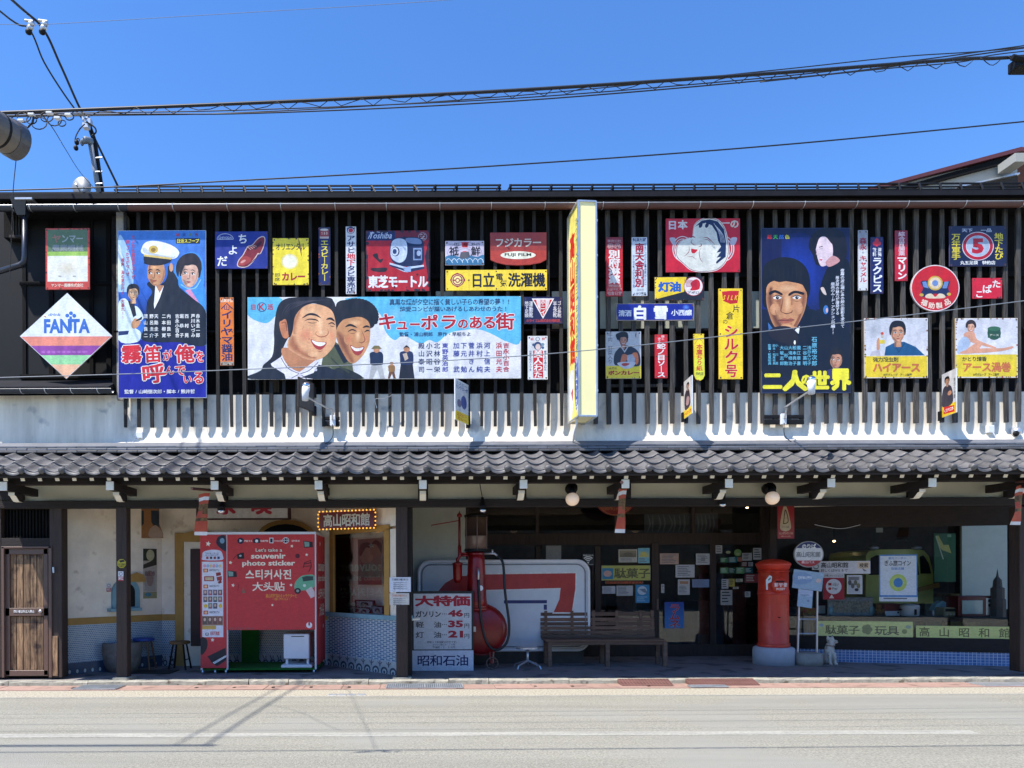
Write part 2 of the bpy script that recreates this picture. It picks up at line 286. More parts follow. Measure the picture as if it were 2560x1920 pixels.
# ---------------------------------------------------------------- flat print (signs, posters, lettering)
GC = {}
def glyph(ch, off=0):
    k = (ch, round(off, 3))
    if k in GC: return GC[k]
    c = bpy.data.curves.new('g', 'FONT'); c.body = ch; c.resolution_u = 2; c.offset = off
    o = bpy.data.objects.new('g', c); COL.objects.link(o); dg = bpy.context.evaluated_depsgraph_get()
    me = bpy.data.meshes.new_from_object(o.evaluated_get(dg))
    r = ([(v.co.x, v.co.y) for v in me.vertices], [tuple(p.vertices) for p in me.polygons])
    bpy.data.meshes.remove(me); bpy.data.objects.remove(o); bpy.data.curves.remove(c)
    GC[k] = r; return r
class Art:
    """flat print on the face of a sign. bx: the face in the drawing's own units; O top left corner, U and D edge vectors, Nn outward normal"""
    def __init__(s, bx, O, U, D, Nn):
        s.b = bx; s.O = Vector(O); s.U = Vector(U); s.D = Vector(D); s.N = Vector(Nn).normalized(); s.L = 1
        s.V = []; s.F = []; s.C = []
    def P(s, x, y):
        u = (x-s.b[0])/(s.b[2]-s.b[0]); v = (y-s.b[1])/(s.b[3]-s.b[1])
        return s.O+s.U*u+s.D*v+s.N*(s.L*.000012)
    def up(s): s.L += 1
    def tris(s, pts, fs, cols):
        b = len(s.V); s.V += [s.P(*p) for p in pts]
        for f in fs: s.F.append(tuple(i+b for i in f)); s.C.append([cols[i] for i in f] if isinstance(cols, list) else [cols]*len(f))
    def clip(s, pts):
        x0, y0, x1, y1 = s.b
        for ax, lim, sg in ((0, x0, 1), (0, x1, -1), (1, y0, 1), (1, y1, -1)):
            out = []
            for i, p in enumerate(pts):
                q = pts[i-1]; a = (p[ax]-lim)*sg >= 0; b = (q[ax]-lim)*sg >= 0
                if a != b:
                    t = (lim-q[ax])/(p[ax]-q[ax]); out.append((q[0]+(p[0]-q[0])*t, q[1]+(p[1]-q[1])*t))
                if a: out.append(p)
            pts = out
            if not pts: return pts
        return pts
    def poly(s, pts, c, smooth=False, clip=True):
        if smooth: pts = crom(pts)
        if clip: pts = s.clip(pts)
        if len(pts) < 3: return
        s.up(); t = tessellate_polygon([[Vector((p[0], p[1], 0)) for p in pts]]); s.tris(pts, t, lin(c))
    def soft(s, pts, c, u, w_, n=5):
        pts = crom(pts, True, 4); m = len(pts); ar = sum(pts[i-1][0]*pts[i][1]-pts[i][0]*pts[i-1][1] for i in range(m)); sg = 1 if ar > 0 else -1
        for k in range(n):
            o = w_*(.5-(k+.5)/n); q = []
            for i in range(m):
                a, b = pts[i-1], pts[(i+1) % m]; dx, dy = b[0]-a[0], b[1]-a[1]; L = math.hypot(dx, dy) or 1; q.append((pts[i][0]+dy/L*o*sg, pts[i][1]-dx/L*o*sg))
            f = (k+1)/n; s.poly(q, tuple(u[j]+(c[j]-u[j])*f for j in range(3)))
    def rect(s, x0, y0, x1, y1, c, c2=None):
        s.up(); a = lin(c); b = lin(c2) if c2 else a
        s.tris([(x0, y0), (x1, y0), (x1, y1), (x0, y1)], [(0, 1, 2, 3)], [a, a, b, b])
    def ell(s, cx, cy, rx, ry, c, cin=None, n=28, ang=0):
        s.up(); ca, sa = math.cos(ang), math.sin(ang)
        pts = [(cx, cy)]+[(cx+rx*math.cos(2*math.pi*k/n)*ca-ry*math.sin(2*math.pi*k/n)*sa, cy+rx*math.cos(2*math.pi*k/n)*sa+ry*math.sin(2*math.pi*k/n)*ca) for k in range(n)]
        x0, y0, x1, y1 = s.b; pts = [(min(max(p[0], x0), x1), min(max(p[1], y0), y1)) for p in pts]
        s.tris(pts, [(0, 1+k, 1+(k+1) % n) for k in range(n)], [lin(cin or c)]+[lin(c)]*n)
    def ring(s, cx, cy, r, w_, c, n=28, ry=None, a0=0, a1=360):
        ry = ry or r; s.stroke([(cx+r*math.cos(math.radians(a0+(a1-a0)*k/n)), cy+ry*math.sin(math.radians(a0+(a1-a0)*k/n))) for k in range(n+1)], w_, c)
    def stroke(s, pts, w_, c, smooth=False, taper=False):
        if smooth: pts = crom(pts, False)
        s.up(); A = []; B = []; n = len(pts)
        for i, p in enumerate(pts):
            q0 = pts[max(i-1, 0)]; q1 = pts[min(i+1, n-1)]; dx, dy = q1[0]-q0[0], q1[1]-q0[1]; L = math.hypot(dx, dy) or 1
            k = w_/2*(math.sin(math.pi*(i+.25)/(n-.5)) if taper else 1); A.append((p[0]-dy/L*k, p[1]+dx/L*k)); B.append((p[0]+dy/L*k, p[1]-dx/L*k))
        x0, y0, x1, y1 = s.b
        cl = lambda p: (min(max(p[0], x0), x1), min(max(p[1], y0), y1))
        s.tris([cl(p) for p in A+B], [(i, i+1, n+i+1, n+i) for i in range(n-1)], lin(c))
    def char(s, ch, cx, cy, w_, h, c, off=0, ang=0, sl=0):
        if off > .022:
            r = off*.6; n = 4 if off < .07 else 8; L0 = s.L
            for k in range(n):
                s.L = L0+.5*(k+1); t = 2*math.pi*(k+.5)/n; s.char(ch, cx+w_*r*math.cos(t), cy+h*r*math.sin(t), w_, h, c, 0, ang, sl)
            return
        V, Fs = glyph(ch, off)
        if not V: return
        ca, sa = math.cos(ang), math.sin(ang); cj = ord(ch) > 0x2E00
        if cj: ox, oy, kx, ky = .5, .375, w_, h
        else:
            x0 = min(v[0] for v in V); x1 = max(v[0] for v in V); ox, oy, kx, ky = (x0+x1)/2, .34, w_, h
        pts = []
        for x, y in V:
            a = (x-ox)*kx; b = -(y-oy)*ky; a -= b*sl
            pts.append((cx+a*ca-b*sa, cy+a*sa+b*ca))
        s.tris(pts, Fs, lin(c))
    def text(s, t, x0, y0, x1, y1, c, v=False, b=.02, out=None, ob=.06, sl=0, ang=0):
        """each character in an equal cell of the box (CJK); out: colour of an outline"""
        n = len(t)
        for col, off in (((out, ob), (c, b)) if out else ((c, b),)):
            s.up(); s.L += .5
            for i, ch in enumerate(t):
                if ch in ' 　': continue
                s.L += .45 if i % 2 else -.45
                if v: s.char('｜' if ch == 'ー' else ch, (x0+x1)/2, y0+(y1-y0)*(i+.5)/n, (x1-x0)*1.04, (y1-y0)/n*1.04, col, off, sl=sl)
                else: s.char(ch, x0+(x1-x0)*(i+.5)/n, (y0+y1)/2-math.tan(ang)*((x0+x1)/2-(x0+(x1-x0)*(i+.5)/n))*-1, (x1-x0)/n*1.04, (y1-y0)*1.04, col, off, ang=ang, sl=sl)
    def latin(s, t, x0, y0, x1, y1, c, b=.02, sl=0, out=None, ob=.05):
        for col, off in (((out, ob), (c, b)) if out else ((c, b),)):
            s.up(); V, Fs = glyph(t, off)
            V0, _ = glyph(t, b); mnx = min(v[0] for v in V0); mxx = max(v[0] for v in V0); mny = min(v[1] for v in V0); mxy = max(v[1] for v in V0)
            kx = (x1-x0)/(mxx-mnx); ky = (y1-y0)/(mxy-mny)
            s.tris([(x0+(x-mnx)*kx+(y-mny)*ky*sl, y1-(y-mny)*ky) for x, y in V], Fs, lin(col))
    def rust(s, n, c=(96, 58, 40), sz=6, edge=True):
        x0, y0, x1, y1 = s.b
        for _ in range(n):
            t = R.random(); e = R.choice('lrtb') if edge else 'i'
            x = x0+(x1-x0)*(R.random() if e in 'tbi' else (.015 if e == 'l' else .985)); y = y0+(y1-y0)*(R.random() if e in 'lri' else (.015 if e == 't' else .985))
            r = sz*(.4+R.random()); s.poly([(x+r*(.5+R.random()*.8)*math.cos(a*.9), y+r*(.5+R.random()*.8)*math.sin(a*.9)) for a in range(7)], tuple(int(v*(.7+.5*R.random())) for v in c), smooth=True)
    def bolts(s, L):
        x0, y0, x1, y1 = s.b; q = 3.2/L; s.L += 2
        for fx in (0, .5, 1) if (x1-x0) > 2.2*(y1-y0) else (0, 1):
            for fy in (0, .5, 1) if (y1-y0) > 2.2*(x1-x0) else (0, 1):
                x = x0+q*1.3+(x1-x0-2.6*q)*fx; y = y0+q*1.3+(y1-y0-2.6*q)*fy
                s.poly([(x+q*R.uniform(.3, .8)*math.cos(k), y+q*(.4+(.9 if math.sin(k) > 0 else .2)*R.random())*math.sin(k)) for k in range(6)], (104, 66, 44), smooth=True); s.ell(x, y, q*.32, q*.32, (44, 38, 36), n=8)
    def build(s, name, parent, m='print'):
        if getattr(s, 'bl', 0): s.bolts(s.bl)
        o = mesh(name, s.V, s.F, M[m], parent); me = o.data
        at = me.color_attributes.new('Col', 'FLOAT_COLOR', 'CORNER'); fl = []
        for cs in s.C:
            for c in cs: fl += [c[0], c[1], c[2], 1.0]
        at.data.foreach_set('color', fl); return o
def face(a, cx, cy, w_, h, ang=0, skin=(222, 170, 130), hair=(24, 20, 26), style='short', smile=False, turn=0, lip=(176, 70, 66), dark=None, neck=True, fem=False, det=True):
    """a plain painted portrait head; units of the drawing, w_/h half sizes"""
    dk = dark or tuple(int(v*.66) for v in skin); hl = tuple(min(255, int(v*1.13+8)) for v in skin)
    ca, sa = math.cos(ang), math.sin(ang)
    T = lambda x, y: (cx+(x*w_)*ca-(y*h)*sa, cy+(x*w_)*sa+(y*h)*ca)
    S = lambda pts, c, sm=True: a.poly([T(x, y) for x, y in pts], c, smooth=sm)
    K = lambda pts, wd, c, tp=True: a.stroke([T(x, y) for x, y in pts], wd*w_, c, smooth=True, taper=tp)
    t = turn*.16
    if neck: S([(-.42, .4), (-.42, 1.5), (.5, 1.5), (.42, .4)], dk, False); S([(-.1, .6), (-.2, 1.5), (.42, 1.5), (.35, .6)], skin, False)
    if style == 'short': S([(-.92, .25), (-1.04, -.5), (-.7, -1.15), (0, -1.32), (.72, -1.15), (1.02, -.5), (.9, .25), (.4, -.2), (-.4, -.2)], hair)
    if style == 'long': S([(-1.02, .8), (-1.1, -.4), (-.75, -1.12), (0, -1.3), (.78, -1.12), (1.08, -.4), (1.0, .75), (.6, .9), (0, 0), (-.6, .95)], hair)
    if style == 'curly':
        for k in range(26):
            th = math.pi*(.92+1.16*k/25); x, y = 1.02*math.cos(th), -.35+.9*math.sin(th); X, Y = T(x, y); a.ell(X, Y, .2*w_, .17*h, hair, n=10)
        S([(-.95, .1), (-.95, -.9), (0, -1.25), (.95, -.9), (.95, .1)], hair)
    S([(-.8, -.3), (-.8, .2), (-.62, .62), (-.25, .95), (.05, 1.0), (.3, .93), (.64, .6), (.8, .2), (.8, -.3), (.5, -.95), (-.5, -.95)], skin)
    a.soft([T(*q) for q in ((-.74, -.3), (-.74, .2), (-.58, .6), (-.25, .9), (.0, .94), (-.34, .62), (-.52, .3), (-.56, -.2), (-.62, -.7))], dk, skin, .22*w_)
    a.soft([T(*q) for q in ((.74, -.3), (.75, .2), (.6, .58), (.35, .84), (.56, .4), (.64, 0))], tuple((p*2+q)/3 for p, q in zip(dk, skin)), skin, .14*w_, 4)
    if det:
        for sx in (-1, 1):
            X, Y = T(sx*.42+t, .28); a.ell(X, Y, .24*w_, .2*h, skin, tuple(int(p*.68+q*.32) for p, q in zip(skin, (226, 96, 80))))
        X, Y = T(t, -.52); a.ell(X, Y, .42*w_, .2*h, skin, hl)
        X, Y = T(t+.04, .82); a.ell(X, Y, .2*w_, .1*h, skin, hl)
    for sx in (-1, 1):
        ex = sx*.36+t*1.3
        K([(ex-.24, -.2+(.03 if sx < 0 else -.04)), (ex-.02, -.3), (ex+.24, -.2+(-.04 if sx < 0 else .05))], .11 if not fem else .07, hair)
        if smile: K([(ex-.2, -.02), (ex, -.1), (ex+.2, -.0)], .09, (30, 18, 20)); K([(ex-.13, .04), (ex, .06), (ex+.15, .03)], .04, dk)
        else:
            S([(ex-.2, .0), (ex, -.09), (ex+.2, .0), (ex, .07)], (244, 238, 230)); X, Y = T(ex+t*.4, -.01); a.ell(X, Y, .085*w_, .07*h, (20, 16, 20), n=12)
            K([(ex-.22, .0), (ex, -.12), (ex+.22, -.01)], .07, (26, 16, 18))
    K([(t*1.6+.1, -.15), (t*1.9+.14, .2), (t*1.7+.12, .32)], .09, dk); K([(t*1.6-.14, .33), (t*1.6, .39), (t*1.6+.14, .32)], .07, tuple(int(v*.5) for v in skin))
    X, Y = T(t*1.8-.01, .1); a.ell(X, Y, .06*w_, .2*h, skin, hl)
    if smile:
        S([(-.36+t, .46), (0+t, .53), (.4+t, .42), (.28+t, .7), (.0+t, .78), (-.25+t, .68)], lip); S([(-.28+t, .5), (0+t, .56), (.32+t, .47), (.24+t, .6), (0+t, .66), (-.2+t, .6)], (250, 248, 242))
        K([(-.2+t, .58), (.02+t, .61), (.25+t, .56)], .02, (170, 160, 150), False)
    else:
        S([(-.22+t, .6), (-.05+t, .56), (.0+t, .575), (.06+t, .56), (.24+t, .59), (.0+t, .68)], lip); K([(-.22+t, .6), (.0+t, .61), (.24+t, .59)], .03, tuple(int(v*.45) for v in lip))
    if style in ('short', 'curly'): S([(-.84, .1), (-.9, -.5), (-.6, -1.05), (0, -1.18), (.62, -1.05), (.9, -.5), (.84, .1), (.74, -.3), (.5, -.62), (.1, -.68), (-.3, -.58), (-.6, -.55), (-.72, -.25)], hair)
    if style == 'long': S([(-.84, .25), (-.92, -.5), (-.6, -1.05), (0, -1.18), (.62, -1.05), (.92, -.5), (.86, .3), (.76, -.15), (.5, -.62), (.2, -.45), (-.3, -.42), (-.66, -.35), (-.74, -.05)], hair)
    hc = tuple(min(255, v+26) for v in hair)
    K([(-.5, -.86), (-.1, -1.02), (.35, -.95)], .05, hc); K([(-.3, -.76), (.05, -.88), (.4, -.82)], .03, hc)
ZO = {'A': (0, 480, .28933), 'B': (500, 480, .28933), 'C': (900, 480, .28933), 'D': (1400, 480, .25316), 'E': (1840, 480, .32550), 'G': (1400, 760, .22604), 'H': (280, 560, .26521), 'P': (0, 480, .19289), 'N': (700, 920, .36166), 'J': (960, 1180, .32558), 'K': (1450, 1180, .32558), 'L': (1900, 1180, .32544), 'Q': (440, 1200, .31338), 'I': (0, 0, 1)}
def sign(name, label, cat, zk, x0, y0, x1, y1, base, d=10.98, th=.022, rim=None, shape=None, group=None, m='print', parent=None):
    """a flat board hung on the facade; returns (board object, Art on its face in the drawing units of region zk)"""
    ox, oy, k = ZO[zk]; a0, b0, a1, b1 = ox+x0*k, oy+y0*k, ox+x1*k, oy+y1*k; ym, xm = (b0+b1)/2, (a0+a1)/2
    X0, X1, Z0, Z1 = Wx(a0, d, ym), Wx(a1, d, ym), Wz(b0, d, xm), Wz(b1, d, xm)
    mk = bpy.data.materials.get('board_%d_%d_%d' % tuple(rim or base)) or mat('board_%d_%d_%d' % tuple(rim or base), rim or base, .4, var=.12, ns=8)
    A_ = Art((x0, y0, x1, y1), (X0, d, Z0), (X1-X0, 0, 0), (0, 0, Z1-Z0), (0, -1, 0))
    if shape:
        L = A_.L; A_.L = 0; pts = [(v.x, v.z) for v in (A_.P(*p) for p in shape)]; A_.L = L
        o = MB().prism(pts, d, d+th).build(name, mk, parent)
    else: o = box(name, X0, X1, d, d+th, Z1, Z0, mk, parent, .004)
    if group == 'old advertising signs on the slatted wall' and not shape: A_.bl = k
    if parent is None: tag(o, label, cat, group)
    elif label: o['label'] = label
    if shape: A_.poly(shape, base, clip=False)
    else: A_.rect(x0+(x1-x0)*.004, y0+(y1-y0)*.004, x1-(x1-x0)*.004, y1-(y1-y0)*.004, base)
    return o, A_
# ================================================================ SETTING
GZ = -.08
ground = mesh('road', [(-90, -60, GZ), (90, -60, GZ), (90, 60, GZ), (-90, 60, GZ)], [(0, 1, 2, 3)], M['asphalt']); tag(ground, kind='structure')
o = box('pebble_strip', -14, 14, 9.86, 10.41, GZ-.05, GZ+.004, M['aggr'], bev=0); tag(o, kind='structure')
o = box('road_marking', -14, (2440-PX)/F*7.45, 7.38, 7.56, GZ-.05, GZ+.004, M['linepaint'], bev=0); tag(o, kind='structure')
o = box('road_edge_line', -14, 14, 9.80, 9.85, GZ-.05, GZ+.004, M['linepaint'], bev=0); tag(o, kind='structure')
pv = empty('pavement', (0, 10.62, GZ), kind='structure')
x = -8.4; first = None
for i in range(34):
    w_ = .556; mb = MB(); mb.add([(x+.004, 10.415, GZ+.012), (x+w_-.004, 10.415, GZ+.012), (x+w_-.004, 10.845, GZ+.012), (x+.004, 10.845, GZ+.012), (x+.004, 10.415, GZ-.1), (x+w_-.004, 10.415, GZ-.1), (x+w_-.004, 10.845, GZ-.1), (x+.004, 10.845, GZ-.1)], [(0, 1, 2, 3), (4, 5, 1, 0), (5, 6, 2, 1), (6, 7, 3, 2), (7, 4, 0, 3)])
    if first is None: first = mb.build('paver', M['paver'], pv); fx = x
    else: inst(first, (x-fx, 0, R.uniform(-.003, .003)))
    x += w_
box('paver_bed', -8.6, 10.6, 10.405, 10.86, GZ-.15, GZ+.001, M['concrete'], pv, 0)
# dark finger notches between the slabs
nb = None
for px in (182, 490, 585, 682, 777, 872, 1337, 1430, 1620):
    X0 = Wx(px, 10.6)
    if nb is None: nb = box('lifting_notch', X0-.02, X0+.02, 10.56, 10.64, GZ+.0125, GZ+.017, M['black'], pv, 0); n0 = X0
    else: inst(nb, (X0-n0, 0, 0))
# porch platform with kerb stones
pl = empty('porch_floor', (0, 12, -.3), kind='structure')
box('floor_slab', -14, 14, 10.98, 18, -.5, 0, M['floor'], pl, 0)
kx = -8.6; ks = []
while kx < 10.5:
    L = R.choice((.6, .9, 1.2)); zt = R.uniform(-.008, .004)+.004
    mb = MB(); n = 6; jit = [(R.uniform(-.02, .012), R.uniform(-.012, .006)) for _ in range(n+1)]
    V = []; 
    for i in range(n+1):
        X = kx+(L-.01)*i/n; V += [(X, 10.865+jit[i][0], GZ-.1), (X, 10.87+jit[i][0], zt-.02+jit[i][1]), (X, 10.89, zt), (X, 11.03, zt), (X, 11.03, GZ-.1)]
    Fs = [(i*5+j, (i+1)*5+j, (i+1)*5+j+1, i*5+j+1) for i in range(n) for j in range(4)]+[(0, 1, 2, 3, 4), tuple(n*5+j for j in (4, 3, 2, 1, 0))]
    mb.add(V, Fs).build('kerb_stone', M['curb'], pl); kx += L
# drain gratings and ramps on the pavement
def grating(px0, px1, d0, d1, lab, skew=0, m='grate', slots=9, rows=3, name='drain_grating'):
    X0, X1 = Wx(px0, (d0+d1)/2), Wx(px1, (d0+d1)/2)
    t = empty(name, ((X0+X1)/2, (d0+d1)/2, GZ+.014), lab, 'drain grating')
    z = GZ+.014; mb = MB()
    box('tray', X0, X1, d0, d1, z-.02, z+.001, M['black'], t, 0)
    for i in range(slots*2+1):
        X = X0+(X1-X0)*i/(slots*2); mb.box(X-.006, X+.006, d0, d1, z, z+.014)
    mb.build('bar', M[m], t)['kind'] = 'stuff'; mb = MB()
    for j in range(rows+1):
        y = d0+(d1-d0)*j/rows; mb.box(X0, X1, y-.006, y+.006, z+.002, z+.0165)
    mb.build('cross_bar', M[m], t)['kind'] = 'stuff'
grating(966, 1060, 10.44, 10.8, 'square-hole steel drain grating left half below the price board')
grating(1062, 1155, 10.44, 10.8, 'square-hole steel drain grating right half below the price board')
grating(195, 300, 10.45, 10.8, 'steel drain grating in front of the left porch column')
grating(1722, 1815, 10.43, 10.58, 'narrow grey drain grating below the red ramps')
def ramp(px0, px1, lab):
    X0, X1 = Wx(px0, 10.7), Wx(px1, 10.7); t = empty('kerb_ramp', ((X0+X1)/2, 10.7, GZ), lab, 'kerb ramp')
    y0, y1 = 10.6, 10.86
    MB().add([(X0, y0, GZ+.015), (X1, y0, GZ+.015), (X1, y1, 0.0), (X0, y1, 0.0), (X0, y1, GZ+.01), (X1, y1, GZ+.01)], [(0, 1, 2, 3), (0, 3, 4), (1, 5, 2), (0, 4, 5, 1), (3, 2, 5, 4)]).build('wedge', M['rampred'], t)
    mb = MB(); nn = int((X1-X0)/.045); nv = Vector((0, -.065, .26)).normalized(); uy = Vector((0, .26, .065)).normalized()
    for i in range(nn):
        for j in range(5):
            P = Vector((X0+(i+.5)*(X1-X0)/nn, y0+(y1-y0)*(j+.5)/5, GZ+.015+.065*(j+.5)/5+.004)); mb.obox(P, (1, 0, 0), uy, nv, .03, .025, .008)
    mb.build('stud', M['rampred'], t)['kind'] = 'stuff'
ramp(1550, 1678, 'red brown ribbed kerb ramp left of the dark gap'); ramp(1722, 1893, 'longer red brown ribbed kerb ramp right of the dark gap')
t = empty('manhole_cover', (Wx(2500, 10.6), 10.6, GZ+.013), 'shiny grey steel cover plate in the pavement at far right', 'cover plate')
box('plate', Wx(2440, 10.6), Wx(2590, 10.6), 10.45, 10.8, GZ+.01, GZ+.02, M['galv'], t, .003)
t = empty('valve_cover', (Wx(857, 9.95), 9.97, GZ+.004), 'small row of grey square valve lids in the pebble strip', 'cover plate')
for i in range(4): box('lid', Wx(820+i*24, 9.97), Wx(841+i*24, 9.97), 9.9, 10.02, GZ+.003, GZ+.01, M['grate'], t, .002)
# ================================================================ BUILDING
bl = empty('shop_building', (0, 11.2, 0), 'long two storey old wooden shophouse with slatted black upper wall and tiled canopy', 'building')
XL, XR = Wx(-120, 11), Wx(2700, 11)
XB = Wx(290, 11.1)            # the main slatted bay begins here
# upper white wall, flaring out over the canopy
prof = [(985, 11.085), (1050, 11.085), (1076, 11.08), (1090, 11.06), (1100, 11.03), (1107, 10.98), (1112, 10.93)]
nseg = 60; V = []; z0 = Wz(1112, 10.9)
for i in range(nseg+1):
    X = XL+(XR-XL)*i/nseg
    for py, d in prof:
        if X < XB: z_ = Wz(py, d); d = 11.085
        else: z_ = Wz(py, d)
        V.append((X, d+R.uniform(-.004, .004), z_))
k = len(prof); Fs = [(i*k+j, i*k+j+1, (i+1)*k+j+1, (i+1)*k+j) for i in range(nseg) for j in range(k-1)]
b_ = len(V); V += [(XL, 11.5, z0), (XR, 11.5, z0), (XR, 11.5, Wz(985, 11.14)), (XL, 11.5, Wz(985, 11.14))]
Fs += [(b_, b_+1, b_+2, b_+3), (k-1, b_, b_+1, nseg*k+k-1), (0, nseg*k, b_+2, b_+3)]
mesh('white_plaster_wall', V, Fs, M['white'], bl, smooth=True)
# dark board wall behind the slats : separate boards
zt, zb = Wz(500, 11.2), Wz(988, 11.16)
bw = box('wall_board', XB, XB+.24, 11.24, 11.28, zb, zt, M['blackwood'], bl, .004)
n = int((XR-XB)/.245)
for i in range(1, n): inst(bw, (i*.245, R.uniform(-.006, .006), 0))
box('wall_backing', XL, XR, 11.3, 11.5, zb, zt+.2, M['black'], bl, 0)
for py in (690, 985): box('rail', XB, XR, 11.16, 11.23, Wz(py+6, 11.16), Wz(py-6, 11.16), M['blackwood'], bl, .004)
box('rail', XB, XR, 11.05, 11.23, Wz(834, 11.14), Wz(828, 11.14), M['blackwood'], bl, .004)
# grey shuttered windows showing dimly between the slats
for a, b in ((505, 560), (640, 760), (1090, 1200), (1380, 1440), (1500, 1640), (1660, 1780), (1880, 1900)):
    pbox('shutter_panel', a, 728, b, 822, 11.215, .02, M['grn' if a > 1000 else 'blackwood'], bl)
pbox('shutter_panel', 1500, 835, 1670, 890, 11.215, .02, mat('brownish_shutter', (70, 64, 58), .8), bl)
# window frame low behind the slats right of the lightbox
for (a, b, c_, e_) in ((1520, 960, 1685, 967), (1678, 815, 1690, 967)): pbox('grey_rail', a, b, c_, e_, 11.09, .03, M['slat'], bl)
# slats
s0 = None; sL = (4.0, 7.0)
def slat(px, ptop, pbot, wd, m, d=11.0):
    X = Wx(px, d); mb = MB(); z1, z0 = Wz(ptop, d), Wz(pbot, d); n = 9; V = []; ln_ = R.uniform(-.012, .012); wd *= R.uniform(.88, 1.12); bw_ = R.uniform(-.008, .008)
    for i in range(n+1):
        t = i/n; z = z0+(z1-z0)*t; w_ = wd*(1+R.uniform(-.1, .1))/2; o = R.uniform(-.003, .003)+ln_*(t-.5)+bw_*math.sin(math.pi*t)
        if i == 0: w_ *= .9
        V += [(X-w_+o, d+R.uniform(0, .003), z), (X+w_+o, d+R.uniform(0, .003), z), (X+w_+o, d+.038, z), (X-w_+o, d+.038, z)]
    Fs = [(i*4+j, i*4+(j+1) % 4, (i+1)*4+(j+1) % 4, (i+1)*4+j) for i in range(n) for j in range(4)]+[(3, 2, 1, 0), (n*4, n*4+1, n*4+2, n*4+3)]
    mb.add(V, Fs).build('slat', M[m], bl)
for i in range(34): slat(315+33.05*i, 528, 1065+R.uniform(-1, 1), .05, 'slatnew')
for i in range(35): slat(1460+32.1*i+R.uniform(-1, 1), 528, 1061+R.uniform(-1.5, 1.5), .062, 'slat')
# cream pilaster at the join
pbox('pilaster', 291, 528, 312, 1000, 11.05, .2, M['concrete'], bl)
# recessed lattice bay at far left
pbox('bay_wall', 48, 540, 290, 990, 11.55, .1, M['black'], bl)
pbox('bay_side_wall', 280, 540, 291, 985, 11.05, .5, M['blackwood'], bl)
for i, px in enumerate((60, 92, 128, 150, 172, 205, 228, 250, 272)):
    pbox('lattice_post', px-5-(i % 3), 540, px+5, 945, 11.35 if i % 2 else 11.28, .06, M['blackwood'], bl)
ln = None
for k in range(3):
    for j in range(17):
        x0, x1 = ((75, 96), (101, 128), (215, 240))[k]; py = 718+j*6.4
        q = pbox('louvre_blade', x0, py, x1, py+4.5, 11.45, .02, M['gutter_dk'], bl, 0)
for i in range(22): pbox('batten', 52+i*10.6, 905, 57+i*10.6, 935, 11.42, .02, M['fascia'], bl, 0)
pbox('bay_rail', 48, 703, 290, 712, 11.27, .06, M['blackwood'], bl); pbox('bay_rail', 48, 935, 290, 946, 11.25, .1, M['blackwood'], bl)
# ledge with its own dark gutter
V = [(XL, 10.86, Wz(968, 10.98)), (XB, 10.86, Wz(968, 10.98)), (XB, 11.5, Wz(940, 11.5)), (XL, 11.5, Wz(940, 11.5)), (XL, 10.86, Wz(976, 10.98)), (XB, 10.86, Wz(976, 10.98)), (XB, 11.5, Wz(976, 10.98)), (XL, 11.5, Wz(976, 10.98))]
mesh('bay_ledge', V, [(0, 1, 2, 3), (4, 5, 1, 0), (5, 6, 2, 1), (7, 4, 0, 3), (7, 6, 5, 4)], M['darkroof'], bl)
def gutter(name, x0, x1, d, zc, r, m, br, brm='galv', lip=True):
    lr = .006 if name[0] == 'u' else .003
    mb = MB(); n = 9; V = []
    for X in (x0, x1):
        for k in range(n): th = math.pi+math.pi*k/(n-1); V.append((X, d+r*math.cos(th), zc+r*math.sin(th)))
        for k in range(n): th = 2*math.pi-math.pi*k/(n-1); V.append((X, d+r*.88*math.cos(th), zc+r*.88*math.sin(th)))
    L = 2*n; Fs = [(k, (k+1) % L, L+(k+1) % L, L+k) for k in range(L)]+[tuple(range(L-1, -1, -1)), tuple(range(L, 2*L))]
    g = mb.add(V, Fs).build(name, M[m], bl)
    if lip: MB().tube([(x0, d-r, zc+.004), (x1, d-r, zc+.004)], lr, 6).build('gutter_lip', M['galv' if lr > .004 else 'gutter_dk'], g)
    for X in br:
        MB().tube([(X, d+r*1.3*math.cos(t_), zc+.008+r*1.12*math.sin(t_)) for t_ in [math.pi+math.pi*k/8*.8 for k in range(9)]], .006, 5).build('gutter_bracket', M[brm], g)
gutter('upper_gutter', Wx(78, 10.9), Wx(326, 10.9), 10.872, Wz(513, 10.86), .062, 'gutter_dk', [Wx(p, 10.9) for p in (85, 195, 305)])
gutter('upper_gutter', Wx(326, 10.9)+.004, XR, 10.872, Wz(513, 10.86), .062, 'gutter_br', [Wx(p, 10.9) for p in [440, 575, 708, 843, 970, 1103, 1231, 1364, 1508, 1620, 1749, 1880, 2008, 2138, 2265, 2408, 2551]])
gutter('upper_gutter', Wx(-60, 10.9), Wx(40, 10.9), 10.9, Wz(511, 10.86), .062, 'gutter_dk', [Wx(40, 10.9)])
gutter('bay_gutter', Wx(-60, 10.95), Wx(291, 10.95), 10.84, Wz(971, 10.84), .055, 'gutter_dk', [Wx(p, 10.95) for p in (2, 68, 128, 192, 257)])
